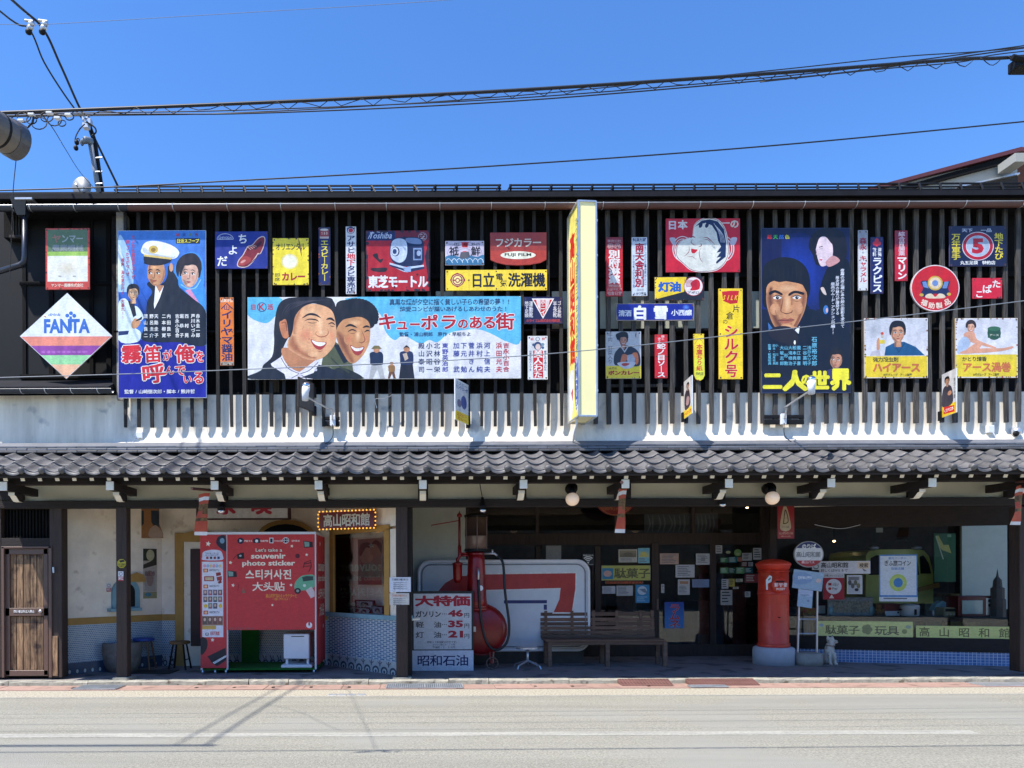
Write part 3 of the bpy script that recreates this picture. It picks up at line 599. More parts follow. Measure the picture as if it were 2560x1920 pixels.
# hopper and downpipe
a, b = Wx(38, 10.93), Wx(80, 10.93); zt, zb = Wz(497, 10.93), Wz(538, 10.93)
V = [(a, 10.8, zt), (b, 10.8, zt), (b, 11.02, zt), (a, 11.02, zt), (a+.08, 10.87, zb), (b-.05, 10.87, zb), (b-.05, 10.97, zb), (a+.08, 10.97, zb)]
mesh('rain_hopper', V, [(0, 1, 2, 3), (7, 6, 5, 4), (4, 5, 1, 0), (5, 6, 2, 1), (6, 7, 3, 2), (7, 4, 0, 3)], M['gutter_dk'], bl)
pbox('hopper_rim', 36, 493, 80, 498, 10.79, .24, M['galv'], bl)
MB().tube([pt(62, 536, 10.93), pt(62, 640, 10.93), pt(60, 655, 10.93), pt(50, 663, 10.93), pt(-20, 684, 10.93)], .042, 12).build('downpipe', M['gutter_dk'], bl, smooth=True)
# black oriel box at the corner
pbox('corner_box', 9, 493, 52, 594, 11.15, .5, M['blackwood'], bl)
for px in (33, 40, 47): pbox('corner_batten', px-1.2, 535, px+1.2, 590, 11.13, .03, M['slat'], bl)
pbox('corner_rail', 22, 587, 54, 594, 11.1, .05, M['brown'], bl)
# upper roof
d0 = 10.815; zr = Wz(480, d0); V = [(XL+.7, d0, zr), (XR, d0, zr), (XR, 16, zr+1.2), (XL+.7, 16, zr+1.2), (XL+.7, d0, zr-.075), (XR, d0, zr-.075), (XR, 16, zr+1.0), (XL+.7, 16, zr+1.0)]
mesh('upper_roof', V, [(0, 1, 2, 3), (4, 5, 1, 0), (5, 6, 2, 1), (7, 4, 0, 3), (7, 6, 5, 4)], M['darkroof'], bl)
box('fascia_board', Wx(275, 10.97), XR, 10.97, 11.0, Wz(508, 10.97), Wz(490, 10.97), M['fascia'], bl, .004)
box('soffit', XL+.8, XR, 10.97, 11.6, Wz(533, 11.0)+.06, Wz(533, 11)+.09, M['blackwood'], bl, 0)
box('eave_beam', Wx(5, 10.97), Wx(275, 10.97), 10.98, 11.01, Wz(508, 10.97), Wz(490, 10.97), M['blackwood'], bl, .004)
# snow guard lattice along the roof edge
for x0, x1 in ((288, 1257), (1277, 2720)):
    sg = empty('snow_guard', (Wx((x0+x1)/2, 11), 11, Wz(478, 11))); sg.parent = bl; sg.location = Vector(sg.location)-ORG['shop_building']
    for py, dd, r in ((463, 10.98, .011), (471, 10.96, .009), (477.5, 10.93, .009)):
        box('rail', Wx(x0, dd), Wx(x1, dd), dd, dd+.02, Wz(py, dd)-r, Wz(py, dd)+r, M['black'], sg, 0)
    q = None; n = int((x1-x0)/51.5)
    for i in range(n+1):
        px = x0+4+i*(x1-x0-8)/n; s = 1 if px < 1060 else -1
        if q is None or (s < 0 and not neg):
            neg = s < 0; X = Wx(px, 10.95)
            q = MB().tube([(X, 10.98, Wz(462, 10.98)), (X, 10.98, Wz(479, 10.98))], .016, 4).tube([(X, 10.98, Wz(463, 10.98)), (X+s*.07, 10.84, Wz(480, 10.84))], .014, 4).build('bracket', M['black'], sg); qx = X
        else: inst(q, (Wx(px, 10.95)-qx, 0, 0), sg)
# ---------------- canopy
XC = -6.62
zf, zk = 3.0, 3.385; df, dk = 10.05, 10.88; sl_ = math.atan2(zk-zf, dk-df); L = math.hypot(zk-zf, dk-df)
SU = Vector((0, math.cos(sl_), math.sin(sl_))); SN = Vector((0, -math.sin(sl_), math.cos(sl_)))
pit = .2795
def tileprof(u):   # wave across a pantile
    u = (u+.13) % 1.0
    return .026*math.sin(math.pi*u/.28) if u < .28 else -.030*math.sin(math.pi*(u-.28)/.72)**.8
def tilemesh(front):
    n = 14; V = []; Lr = L/3+.045; us = [-.03+1.08*i/n for i in range(n+1)]
    for (s_, dz) in ((0, .030), (.02, .036), (Lr, .004)):
        for u in us: V.append(Vector(((u)*pit, 0, 0))+SU*s_+SN*(tileprof(u)+dz))
    for u in us: V.append(Vector((u*pit, 0, 0))+SU*.004+SN*(tileprof(u)+.004))
    m_ = n+1; Fs = [(r*m_+i, r*m_+i+1, (r+1)*m_+i+1, (r+1)*m_+i) for r in range(2) for i in range(n)]+[(3*m_+i, 3*m_+i+1, i+1, i) for i in range(n)]
    return V, Fs
V, Fs = tilemesh(False); x0 = XC; nt_ = 57; t0 = None
for r in range(3):
    base = Vector((0, df, zf))+SU*(L/3*r)+SN*.012
    for i in range(nt_):
        o_ = base+Vector((x0+i*pit, 0, 0))
        if t0 is None: t0 = mesh('roof_tile', [v+o_ for v in V], Fs, M['tile_roof'], bl, smooth=True); o0 = o_
        else: inst(t0, (o_-o0)+SN*R.uniform(-.003, .003))
# eave tiles: hanging lip and round end cap
mb = MB(); n = 14; us = [-.02+.97*i/n for i in range(n+1)]; A = []; 
for s_, e in ((-.012, 0), (-.03, 0), (-.03, .034)):
    for u in us: A.append(Vector((u*pit, 0, 0))+SU*s_+SN*(tileprof(u)+.036)+Vector((0, 0, -e)))
m_ = n+1; mb.add(A, [(r*m_+i+1, r*m_+i, (r+1)*m_+i, (r+1)*m_+i+1) for r in range(2) for i in range(n)])
c = Vector((.93*pit, 0, 0))+SN*.040; pr = []
mb.tube([c+SU*.02, c-SU*.035, c-SU*.046, c-SU*.05], [.046, .046, .038, .001], 14)
base = Vector((x0, df, zf))+SN*.0
mb.V = [v+base for v in mb.V]; e0 = mb.build('eave_tile', M['tile_roof'], bl, smooth=True)
for i in range(1, nt_): inst(e0, (i*pit, 0, R.uniform(-.002, .002)))
# ridge of flat noshi tiles + metal flashing
for row, (dd, z, h) in enumerate(((10.80, 3.405, .032), (10.84, 3.445, .032), (10.86, 3.485, .026))):
    q = None; X = XC+row*.13
    while X < XR:
        if q is None: q = MB().box(X, X+.296, dd, dd+.2, z, z+h, .006).build('ridge_tile' if row < 2 else 'flashing_strip', M['tile_roof' if row < 1 else 'flash'], bl); qx = X
        else: inst(q, (X-qx, R.uniform(-.004, .004), R.uniform(-.002, .002)))
        X += .299
mesh('sloping_flashing', [(XC, 10.86, 3.512), (XR, 10.86, 3.512), (XR, 10.96, 3.58), (XC, 10.96, 3.58), (XC, 10.86, 3.5), (XR, 10.86, 3.5)], [(0, 1, 2, 3), (4, 5, 1, 0)], M['flash'], bl)
# boards and rafters under the tiles
def slab(name, d0_, d1_, off, th, m, x0_=XC, x1_=XR):
    a = Vector((0, df, zf))+SU*((d0_-df)/SU.y)+SN*off; b = Vector((0, df, zf))+SU*((d1_-df)/SU.y)+SN*off; t = SN*(-th)
    V = [(x0_, a.y, a.z), (x1_, a.y, a.z), (x1_, b.y, b.z), (x0_, b.y, b.z)]; V = [Vector(v) for v in V]; V += [v+t for v in V]
    return mesh(name, V, [(0, 1, 2, 3), (4, 5, 1, 0), (5, 6, 2, 1), (7, 4, 0, 3), (7, 6, 5, 4), (6, 7, 3, 2)], M[m], bl)
slab('canopy_boarding', 10.03, 11.2, -.005, .03, 'brown'); 
slab('eave_batten', 10.02, 10.06, -.036, .03, 'brown')
rf = None; pr = 43.35*10.08/F; X = Wx(-78, 10.08)
while X < XR-.1:
    if rf is None:
        a = Vector((0, df, zf))+SU*.05-SN*.108; b = a+SU*1.1; q = SN*.022; V = []
        for P in (a, b):
            for sx, sz in ((-1, -1), (1, -1), (1, 1), (-1, 1)): V.append(P+Vector((X+sx*.026, 0, 0))+q*sz)
        rf = mesh('rafter', V, [(0, 3, 2, 1), (4, 5, 6, 7), (0, 1, 5, 4), (1, 2, 6, 5), (2, 3, 7, 6), (3, 0, 4, 7)], M['brown'], bl); rx = X
        V2 = []
        for P in (a-SU*.008, a-SU*.001):
            for sx, sz in ((-1, -1), (1, -1), (1, 1), (-1, 1)): V2.append(P+Vector((X+sx*.028, 0, 0))+q*1.1*sz)
        ro_ = mesh('rafter_end', V2, [(0, 3, 2, 1), (4, 5, 6, 7), (0, 1, 5, 4), (1, 2, 6, 5), (2, 3, 7, 6), (3, 0, 4, 7)], M['whitepaint'], bl)
    else: inst(rf, (X-rx, 0, 0)); inst(ro_, (X-rx, R.uniform(-.002, .002), R.uniform(-.003, .003)))
    X += pr
box('purlin', XC, XR, 10.34, 10.46, Wz(1208, 10.34), Wz(1187, 10.34), M['brown'], bl, .005)
# wall line of the canopy: plaster panels between posts over the long lintel
box('long_lintel', XC, XR, 10.97, 11.12, Wz(1267, 10.97), Wz(1248, 10.97), M['brown'], bl, .006)
box('plaster_back', XC, XR, 11.06, 11.1, Wz(1250, 11.05), Wz(1190, 11.05), M['cream'], bl, 0)
box('top_plate', XC, XR, 10.99, 11.12, Wz(1207, 11), 3.2, M['brown'], bl, .006)
edges = [(-32, 56), (289, 313), (542, 568), (796, 819), (1045, 1070), (1292, 1316), (1537, 1578), (1784, 1814), (2028, 2055), (2273, 2297), (2517, 2700)]
for a, b in edges: pbox('short_post', a, 1205, b, 1250, 10.99, .1, M['brown'], bl)
for px, lean in ((8, 0), (275, 0), (537, 0), (797, 0), (1058, 0), (1310, 0), (1565, 0), (1824, 0), (2080, 0), (2333, 0), (2590, 0)):
    X = Wx(px, 10.15); zc = Wz(1211, 10.15)
    MB().box(X-.05, X+.05, 10.17, 11.0, zc-.06, zc+.055, .004).build('outrigger', M['brown'], bl)
    MB().box(X-.053, X+.053, 10.15, 10.168, zc-.063, zc+.06, .003).build('outrigger_end', M['whitepaint'], bl)
    # curved corbel under the outrigger, its face painted white
    p = [(10.36, zc-.065), (10.36, zc-.105), (10.40, zc-.115), (10.44, zc-.15), (10.49, zc-.185), (10.58, zc-.185), (10.6, zc-.13), (10.6, zc-.065)]
    m2 = MB(); nn = len(p); V = [(X-.045, y, z) for y, z in p]+[(X+.045, y, z) for y, z in p]
    m2.m = 0; m2.add(V, [tuple(range(nn)), tuple(range(2*nn-1, nn-1, -1))]); m2.m = 1
    m2.add([], [])
    b0 = len(m2.V)-2*nn
    for i in range(nn):
        j = (i+1) % nn; m2.m = 1 if i < 5 else 0; m2.F.append((b0+j, b0+i, b0+nn+i, b0+nn+j)); m2.M.append(m2.m)
    m2.build('corbel', [M['brown'], M['whitepaint']], bl)
# columns
def column(px0, px1, ytop, ybot, d=10.985, m='post', foot=False):
    c = pbox('column', px0, ytop, px1, ybot, d, (px1-px0)*d/F, M[m], bl, .008)
    return c
column(290, 317, 1268, 1697, 10.97)
column(990, 1019, 1266, 1697, 10.97)
column(2550, 2585, 1266, 1680, 11.05)
column(124, 155, 1266, 1694, 11.02)
pbox('pale_post_foot', 131, 1590, 144, 1690, 11.005, .012, M['plank'], bl)  # thin paler plank strip on the lower front of the post
column(-30, 3, 1266, 1694, 11.02)
for a, b in ((283, 322), (985, 1025)): pbox('pad_stone', a-4, 1694, b+4, 1704, 10.93, .25, M['curb'], bl, .01)
# porch ceiling, and the room behind the shop front
box('porch_ceiling', XC, XR, 11.12, 14.3, 2.93, 2.97, M['ceiling'], bl, 0)
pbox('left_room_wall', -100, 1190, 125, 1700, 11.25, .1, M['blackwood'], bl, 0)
# left bay: slatted transom and brown framed plank door
pbox('door_header', 3, 1345, 125, 1368, 11.02, .1, M['brown'], bl)
for i in range(14): pbox('transom_slat', 16+i*8.1, 1270, 20+i*8.1, 1346, 11.1, .04, M['blackwood'], bl, 0)
dr = pbox('side_door', 6, 1367, 126, 1692, 11.12, .03, M['black'], bl)
for (a, b, c_, e_) in ((3, 1366, 10, 1694), (121, 1366, 129, 1694), (3, 1366, 129, 1371)): pbox('door_jamb', a, b, c_, e_, 11.0, .1, M['frame_br'], dr)
for (a, b, c_, e_) in ((11, 1372, 24, 1688), (109, 1372, 120, 1688), (11, 1372, 120, 1386), (11, 1520, 120, 1540), (11, 1676, 120, 1690)): pbox('door_rail', a, b, c_, e_, 11.04, .05, M['frame_br'], dr)
for k in range(5):
    a = 25+k*17
    pbox('plank', a, 1386, a+15.5, 1520, 11.075+R.uniform(0, .004), .02, M['plank'], dr, .003); pbox('plank', a, 1541, a+15.5, 1676, 11.075+R.uniform(0, .004), .02, M['plank'], dr, .003)
MB().sph(pt(101, 1528, 11.02), .03, .02, .026, 12, 8).build('handle', M['galv'], dr, smooth=True)
o_, a_ = sign('door_notice', None, None, 'I', 33, 1525, 92, 1532, (92, 70, 60), d=11.035, th=.004, parent=dr, m='paper'); a_.text('関係者以外立入禁止', 34, 1525, 86, 1532, (236, 236, 236), b=.02); a_.build('lettering', o_)
MB().tube([pt(133, 1418, 10.99), pt(134, 1432, 10.98)], .012, 6).build('latch', M['galv'], bl)
# ---------------- plans of the slanting walls
class Plan:
    def __init__(s, A, B): s.A = Vector(A); s.B = Vector(B); s.u = (s.B-s.A).normalized(); s.n = Vector((s.u.y, -s.u.x))   # n towards the street
    def at(s, px, off=0):
        r = (px-PX)/F; A = s.A+s.n*off     # x = r*y
        t = (r*A.y-A.x)/(s.u.x-r*s.u.y); p = A+s.u*t; return p
    def d(s, px, off=0): return s.at(px, off).y
    def box(s, name, px0, px1, z0, z1, off, th, m, parent):
        a, b = s.at(px0, off), s.at(px1, off); a2, b2 = a-s.n*th, b-s.n*th
        V = [(a.x, a.y, z0), (b.x, b.y, z0), (b2.x, b2.y, z0), (a2.x, a2.y, z0), (a.x, a.y, z1), (b.x, b.y, z1), (b2.x, b2.y, z1), (a2.x, a2.y, z1)]
        return MB().add(V, [(0, 3, 2, 1), (4, 5, 6, 7), (0, 1, 5, 4), (1, 2, 6, 5), (2, 3, 7, 6), (3, 0, 4, 7)]).build(name, m, parent)
    def art(s, px0, px1, z0, z1, off, bx):
        a, b = s.at(px0, off), s.at(px1, off)
        return Art(bx, (a.x, a.y, z1), (b.x-a.x, b.y-a.y, 0), (0, 0, z0-z1), (s.n.x, s.n.y, 0))
    def z(s, px, py, off=0): return Wz(py, s.d(px, off), px)
pxp = lambda px, d: ((px-PX)*d/F, d)
W1 = Plan(pxp(152, 11.42), pxp(405, 12.7)); W2 = Plan(pxp(400, 12.7), pxp(990, 12.7)); W3 = Plan(pxp(812, 12.75), pxp(993, 11.3))
for P_, a, b in ((W1, 140, 408), (W2, 400, 830)):
    P_.box('alcove_wall', a, b, .86, 2.93, 0, .1, M['rough_pl'], bl)
    P_.box('alcove_band', a, b, .79, .9, .012, .03, M['yel_trim'], bl)
    P_.box('mosaic_dado', a, b, .19, .79, .004, .1, M['mosaic'], bl)
    sk = P_.box('patterned_skirting', a, b, 0, .19, .012, .1, M['offwhite'], bl)
    A_ = P_.art(a, b, 0, .19, .0125, (a, 0, b, 30)); A_.rect(a, 0, b, 30, (190, 196, 200) if P_ is W2 else (60, 80, 110)); xx = a+4
    while xx < b-12:
        A_.ell(xx+8, 22, 5.5, 9, (60, 74, 92), n=10); A_.ell(xx+8, 22, 3, 5, (200, 204, 206), n=8); A_.stroke([(xx, 2), (xx+4, 12), (xx, 24)], 2, (60, 74, 92)); A_.stroke([(xx+8, 3), (xx+8, 12)], 2, (60, 74, 92)); xx += 18
    A_.build('skirting_pattern', sk)
# ticket window
t = empty('ticket_window', (*W1.at(315), .9)); t.parent = bl; t.location = Vector(t.location)-ORG['shop_building']
zs = W1.z(315, 1520)
A_ = W1.at(315, .03); u3 = Vector((W1.u.x, W1.u.y, 0)); n3 = Vector((W1.n.x, W1.n.y, 0)); C0 = Vector((A_.x, A_.y, zs))
def arch(w_, h_, n=10): return [(-w_, 0), (w_, 0)]+[(w_*math.cos(math.pi*k/n), h_-w_+w_*math.sin(math.pi*k/n)) for k in range(n+1)]
def plate(name, pts, C, off, th, m, parent):
    n = len(pts); V = [C+u3*x+Vector((0, 0, z))+n3*off for x, z in pts]; V += [v-n3*th for v in V]
    Fs = [tuple(range(n)), tuple(range(2*n-1, n-1, -1))]+[((i+1) % n, i, n+i, n+(i+1) % n) for i in range(n)]
    return mesh(name, V, Fs, M[m], parent)
plate('surround', arch(.24, .5), C0, .01, .05, 'bluelt', t); plate('opening', arch(.15, .4), C0+Vector((0, 0, .02)), .014, .02, 'black', t)
W1.box('ledge', 277, 355, zs-.05, zs, .14, .16, M['bluelt'], t)
plate('fan_ornament', [(.02, .44), (.34, .44), (.3, .56), (.18, .6), (.06, .56)], C0, .03, .01, 'yel_trim', t)
# back wall door and arches behind the booth
pbox('alcove_door_trim', 437, 1332, 459, 1668, 12.64, .06, M['yel_trim'], bl); pbox('alcove_door_recess', 456, 1348, 560, 1668, 12.66, .04, M['rough_pl'], bl); pbox('alcove_door', 476, 1372, 560, 1615, 12.63, .04, mat('dark_red_door', (60, 34, 32), .6), bl)
C1 = Vector((Wx(500, 12.62), 12.62, Wz(1352, 12.62))); u3 = Vector((1, 0, 0)); n3 = Vector((0, -1, 0))
plate('arch_trim', [(-.44, 0), (.44, 0)]+[(.44*math.cos(math.pi*k/10), .19*math.sin(math.pi*k/10)) for k in range(11)], C1, .0, .04, 'yel_trim', bl)
C1 = Vector((Wx(715, 12.6), 12.6, Wz(1345, 12.6))); plate('arch_trim', [(.52*math.cos(math.pi*k/10), .33*math.sin(math.pi*k/10)) for k in range(11)], C1, .0, .04, 'yel_trim', bl)
plate('arch_fanlight', [(.44*math.cos(math.pi*k/10), .25*math.sin(math.pi*k/10)) for k in range(11)], C1, .02, .04, 'black', bl)
# right hand display window of the alcove (slanting)
W3.box('display_wall_top', 812, 993, W3.z(900, 1322), 2.93, 0, .1, M['rough_pl'], bl)
W3.box('display_pier', 968, 993, .9, W3.z(980, 1322), 0, .1, M['rough_pl'], bl)
W3.box('display_dado', 812, 993, .2, .86, 0, .1, M['mosaic'], bl)
W3.box('display_sill', 808, 995, .86, .93, .05, .3, M['bluelt'], bl)
sk = W3.box('patterned_skirting', 812, 993, 0, .2, .006, .1, M['offwhite'], bl)
A_ = W3.art(812, 993, 0, .2, .0065, (0, 0, 180, 30)); A_.rect(0, 0, 180, 30, (186, 190, 190))
for i in range(9): xx = i*20; A_.ell(xx+10, 24, 8, 11, (60, 74, 92), n=12); A_.ell(xx+10, 25, 5, 7, (196, 200, 200), n=10); A_.ell(xx+10, 26, 2.5, 4, (60, 74, 92), n=8); A_.stroke([(xx, 0), (xx, 14)], 2, (60, 74, 92)); A_.stroke([(xx-5, 3), (xx, 10), (xx+5, 3)], 1.8, (60, 74, 92))
A_.build('skirting_pattern', sk)
fr = W3.box('display_frame', 824, 833, .93, W3.z(829, 1322), .03, .08, M['yel_trim'], bl)
W3.box('display_frame', 960, 972, .93, W3.z(966, 1322), .03, .08, M['yel_trim'], bl); W3.box('display_frame', 824, 972, W3.z(900, 1332), W3.z(900, 1322)+.03, .03, .08, M['yel_trim'], bl)
W3.box('display_back', 800, 1010, .86, 2.6, -.5, .05, mat('display_back_panel', (226, 206, 186), .8, var=.08), bl)
W3.box('display_floor', 815, 990, .84, .87, -.02, .5, M['rough_pl'], bl)
W3.box('display_glass', 833, 960, .93, W3.z(900, 1332), .0, .006, glass('display_window_glass', (.97, .97, .96), 1.25), bl)
# ---------------- porch back wall: grey wall + glazed shop front
pbox('grey_side_wall', 1019, 1250, 1165, 1690, 12.95, .1, M['grn'], bl, 0)
box('porch_divider', Wx(1017, 11.1), Wx(1017, 11.1)+.07, 11.12, 13.0, 0, 2.95, M['brown'], bl, 0)
D = 13.9
fr = [(1155, 1268, 1175, 1645), (1340, 1365, 1352, 1645), (1488, 1365, 1502, 1645), (1630, 1356, 1648, 1645), (1776, 1356, 1791, 1645), (1905, 1268, 1925, 1645), (1155, 1333, 1925, 1362), (1155, 1612, 1925, 1645), (1537, 1268, 1545, 1333), (1730, 1268, 1738, 1333), (1340, 1268, 1348, 1333), (1155, 1255, 1925, 1268)]
for i, (a, b, c_, e_) in enumerate(fr): pbox('door_frame' if b != 1612 else 'bottom_rail', a, b, c_, e_, D-.03*(i % 2)-.002*i, .08, M['post'], bl)
for (a, b, c_, e_) in ((1175, 1362, 1340, 1612), (1352, 1362, 1488, 1612), (1502, 1362, 1630, 1612), (1648, 1362, 1776, 1612), (1791, 1362, 1905, 1612), (1175, 1268, 1340, 1333), (1348, 1268, 1537, 1333), (1545, 1268, 1730, 1333), (1738, 1268, 1905, 1333)):
    pbox('glass_pane', a, b, c_, e_, D+.03, .008, M['glass'], bl, 0)
pbox('door_handle', 1642, 1497, 1647, 1525, D-.06, .03, M['frame_br'], bl)
# right shop window: slanting glass over a timber sill and blue tiles
W4 = Plan(pxp(1940, 13.15), pxp(2545, 12.15))
W4.box('window_header', 1925, 2545, W4.z(2230, 1318), 2.93, .04, .12, M['brown'], bl)
W4.box('window_head_strip', 1960, 2545, W4.z(2230, 1262), W4.z(2230, 1262)+.03, .09, .05, M['cream'], bl)
W4.box('window_sill_beam', 1925, 2545, W4.z(2230, 1624)-.012, W4.z(2230, 1592), .05, .14, M['brown'], bl)
W4.box('tiled_plinth', 1925, 2548, 0, W4.z(2230, 1624)-.012, .03, .12, M['bluetile'], bl)
W4.box('shop_window_glass', 1940, 2540, W4.z(2230, 1592), W4.z(2230, 1318), 0, .008, M['glass'], bl)
W4.box('window_jamb', 2526, 2545, W4.z(2230, 1592), W4.z(2230, 1318), .04, .1, M['post'], bl); W4.box('window_jamb', 1925, 1942, 0, 2.9, .04, .1, M['post'], bl)
W4.box('window_shelf', 1945, 2530, W4.z(2230, 1553), W4.z(2230, 1543), -.06, .7, M['post'], bl)
# room behind
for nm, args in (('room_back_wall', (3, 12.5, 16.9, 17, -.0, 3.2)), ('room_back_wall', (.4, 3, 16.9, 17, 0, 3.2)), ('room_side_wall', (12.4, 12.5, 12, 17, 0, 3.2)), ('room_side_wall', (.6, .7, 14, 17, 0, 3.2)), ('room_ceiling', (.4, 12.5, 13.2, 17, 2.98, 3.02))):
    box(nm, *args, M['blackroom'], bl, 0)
box('room_corner_panel', Wx(2400, 13.4), Wx(2530, 13.4), 13.35, 13.4, .9, 2.6, M['grn'], bl, 0)
for i in range(26):
    X = 1.2+i*.42; h = R.uniform(.5, 1.9)
    o_ = box('shelf_stock', X, X+R.uniform(.2, .38), 15.2+R.uniform(0, 1), 16.4, 0, h, mat('stock_%d' % i, R.choice([(90, 60, 50), (60, 80, 100), (120, 110, 90), (100, 40, 36), (50, 70, 50), (140, 120, 70)]), .6, var=.4, ns=9), bl, .01)
# ---------------- neighbours
nb_ = empty('neighbour_house', (Wx(10, 12.3), 12.3, 0), 'dark wooden neighbour house with low eave at far left edge', 'building')
pbox('wall', -200, 655, 50, 990, 12.2, .3, M['blackwood'], nb_, 0)
pbox('eave', -200, 618, 52, 632, 11.9, .3, M['darkroof'], nb_); pbox('roof', -200, 634, 40, 655, 12.0, .3, M['darkroof'], nb_)
MB().tube([pt(-40, 648, 11.7), pt(48, 650, 11.7)], .03, 8).build('gutter_pipe', M['galv'], nb_, smooth=True)
gh = empty('gabled_house', (Wx(2450, 17), 17, 0), 'tall gabled house with brown roof edge rising behind the right end of the roof', 'building')
d = 17; P_ = lambda px, py: (Wx(px, d, py), Wz(py, d, px))
MB().prism([P_(2180, 474), P_(2552, 382), P_(2552, 560), P_(2180, 560)], 17.1, 20).build('wall', M['greysid'], gh)
MB().prism([P_(2170, 470), P_(2552, 368), P_(2700, 392), P_(2700, 400), P_(2552, 378), P_(2180, 476)], 16.98, 20.2).build('roof', M['greenroof'], gh)
MB().prism([P_(2190, 484), P_(2552, 380), P_(2560, 395), P_(2200, 492)], 17.02, 17.09).build('soffit', M['blackwood'], gh)
MB().prism([P_(2330, 520), P_(2392, 470), P_(2548, 435), P_(2560, 560)], 17.05, 17.1).build('lower_roof', M['fascia'], gh)
MB().prism([P_(2392, 466), P_(2548, 432), P_(2548, 436), P_(2392, 470)], 16.98, 17.06).build('roof_flashing', M['galv'], gh)
pbox('vent_box', 2538, 382, 2570, 404, 16.5, .5, M['greysid'], gh)
# houses across the street, behind the photographer (seen only in the glass)
oh = empty('opposite_house', (0, -7, 0), 'plain plaster house across the street behind the photographer', 'building')
box('wall', -16, 16, -7.2, -7, GZ, 4.4, mat('weathered_render', (96, 92, 86), .9, var=.3, ns=1), oh, 0); box('roof', -16.4, 16.4, -10, -6.4, 4.4, 4.6, M['darkroof'], oh, 0)
for i in range(9): box('window', -14+i*3.3, -12.4+i*3.3, -6.99, -6.96, .9, 2.2, M['darkglass'], oh, 0)
# ================================================================ SIGNS ON THE UPPER WALL
SG = 'old advertising signs on the slatted wall'
W_, N_, RD, YL, DK = (240, 240, 238), (24, 32, 92), (196, 26, 34), (250, 220, 40), (26, 26, 34)
# 1 farm machinery
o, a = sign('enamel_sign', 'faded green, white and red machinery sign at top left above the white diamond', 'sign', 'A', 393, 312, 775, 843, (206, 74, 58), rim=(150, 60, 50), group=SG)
a.rect(410, 325, 757, 515, (98, 122, 84)); a.rect(410, 515, 757, 552, (156, 196, 84)); a.rect(410, 552, 757, 774, (236, 236, 226))  # upper green dulled: the eave's shadow is painted into it
a.text('ヤ', 448, 365, 530, 440, (176, 122, 100), b=.05); a.text('ンマー', 530, 365, 720, 440, (176, 180, 176), b=.05); a.text('農業機械', 448, 455, 722, 512, (140, 146, 150), b=.05)
a.ell(580, 660, 130, 80, (236, 236, 226), (224, 214, 190)); a.ell(518, 728, 16, 6, (170, 168, 158)); a.ell(642, 728, 16, 6, (170, 168, 158))
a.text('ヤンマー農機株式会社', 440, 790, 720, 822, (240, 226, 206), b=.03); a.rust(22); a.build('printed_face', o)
# 2 diamond
dp = [(172, 1245), (582, 872), (968, 1245), (570, 1615)]
o, a = sign('diamond_sign', 'white diamond drink sign with blue lettering over orange, purple and green stripes', 'sign', 'A', 172, 872, 968, 1615, (236, 240, 246), shape=dp, rim=(200, 170, 150), group=SG, d=10.96)
def dia(y):
    l = 172+(582-172)*(1245-y)/373 if y < 1245 else 172+(570-172)*(y-1245)/370; r = 968-(968-582)*(1245-y)/373 if y < 1245 else 968-(968-570)*(y-1245)/370; return l+5, r-5
for y0, y1, c in ((1248, 1328, (240, 144, 120)), (1328, 1410, (150, 70, 160)), (1410, 1490, (160, 222, 160)), (1490, 1612, (244, 190, 150))):
    l0, r0 = dia(y0); l1, r1 = dia(y1); a.poly([(l0, y0), (r0, y0), (r1, y1), (l1, y1)], c)
for k in range(9):
    x = 378+k*44; a.ell(x, 1382, 34, 14, (150, 70, 160), (196, 120, 206))
a.latin('drink', 415, 1045, 525, 1072, (70, 110, 190), b=.02, sl=.3)
for x, y, r in ((582, 1068, 17), (614, 1048, 17), (642, 1070, 17)): a.ell(x, y, r, r, (56, 110, 196))
a.latin('FANTA', 380, 1096, 778, 1220, (56, 110, 196), b=.045); a.rect(600, 1075, 622, 1200, (56, 110, 196)); a.rust(0); a.poly([(372, 1070), (395, 1072), (404, 1086), (392, 1082)], (190, 110, 70)); a.build('printed_face', o)
# 3 tall blue film poster with captain
o, a = sign('film_poster', 'tall blue film poster of a man in white peaked cap and woman in blue headscarf', 'film poster', 'H', 58, 60, 888, 1640, (52, 118, 214), rim=(206, 214, 230), d=10.95)
a.rect(62, 64, 884, 640, (70, 130, 214), (40, 96, 196)); a.poly([(62, 140), (130, 180), (200, 420), (180, 700), (62, 760)], (170, 206, 240), smooth=True); a.poly([(62, 200), (100, 300), (110, 500), (62, 560)], (226, 238, 248), smooth=True)
a.rect(62, 640, 884, 900, (40, 96, 196), (16, 40, 120)); a.poly([(60, 1085), (300, 1090), (600, 1110), (884, 1150), (884, 1636), (60, 1636)], (14, 12, 150))
a.poly([(600, 560), (590, 420), (640, 320), (720, 268), (800, 275), (850, 330), (870, 450), (860, 560), (884, 640), (884, 830), (700, 640)], (58, 142, 222), smooth=True)
face(a, 738, 470, 98, 128, .1, (226, 180, 156), style='short', turn=-.5, fem=True, lip=(190, 80, 90), neck=False)
a.poly([(604, 440), (616, 360), (680, 290), (780, 280), (840, 350), (846, 440), (830, 400), (760, 360), (680, 390), (640, 440), (625, 500)], (34, 24, 28), smooth=True)
a.poly([(640, 560), (700, 600), (760, 612), (820, 580), (846, 470), (872, 520), (860, 640), (884, 820), (780, 740), (690, 640)], (64, 150, 228), smooth=True); a.stroke([(650, 570), (720, 610), (790, 600), (840, 520)], 10, (150, 200, 240), True)
a.poly([(690, 625), (740, 615), (850, 790), (820, 780)], (226, 150, 190))
a.poly([(320, 930), (330, 740), (380, 640), (330, 570), (360, 545), (420, 580), (470, 590), (560, 450), (620, 520), (640, 600), (760, 700), (884, 830), (884, 1140), (620, 1115), (290, 1100)], (16, 20, 34), smooth=True)
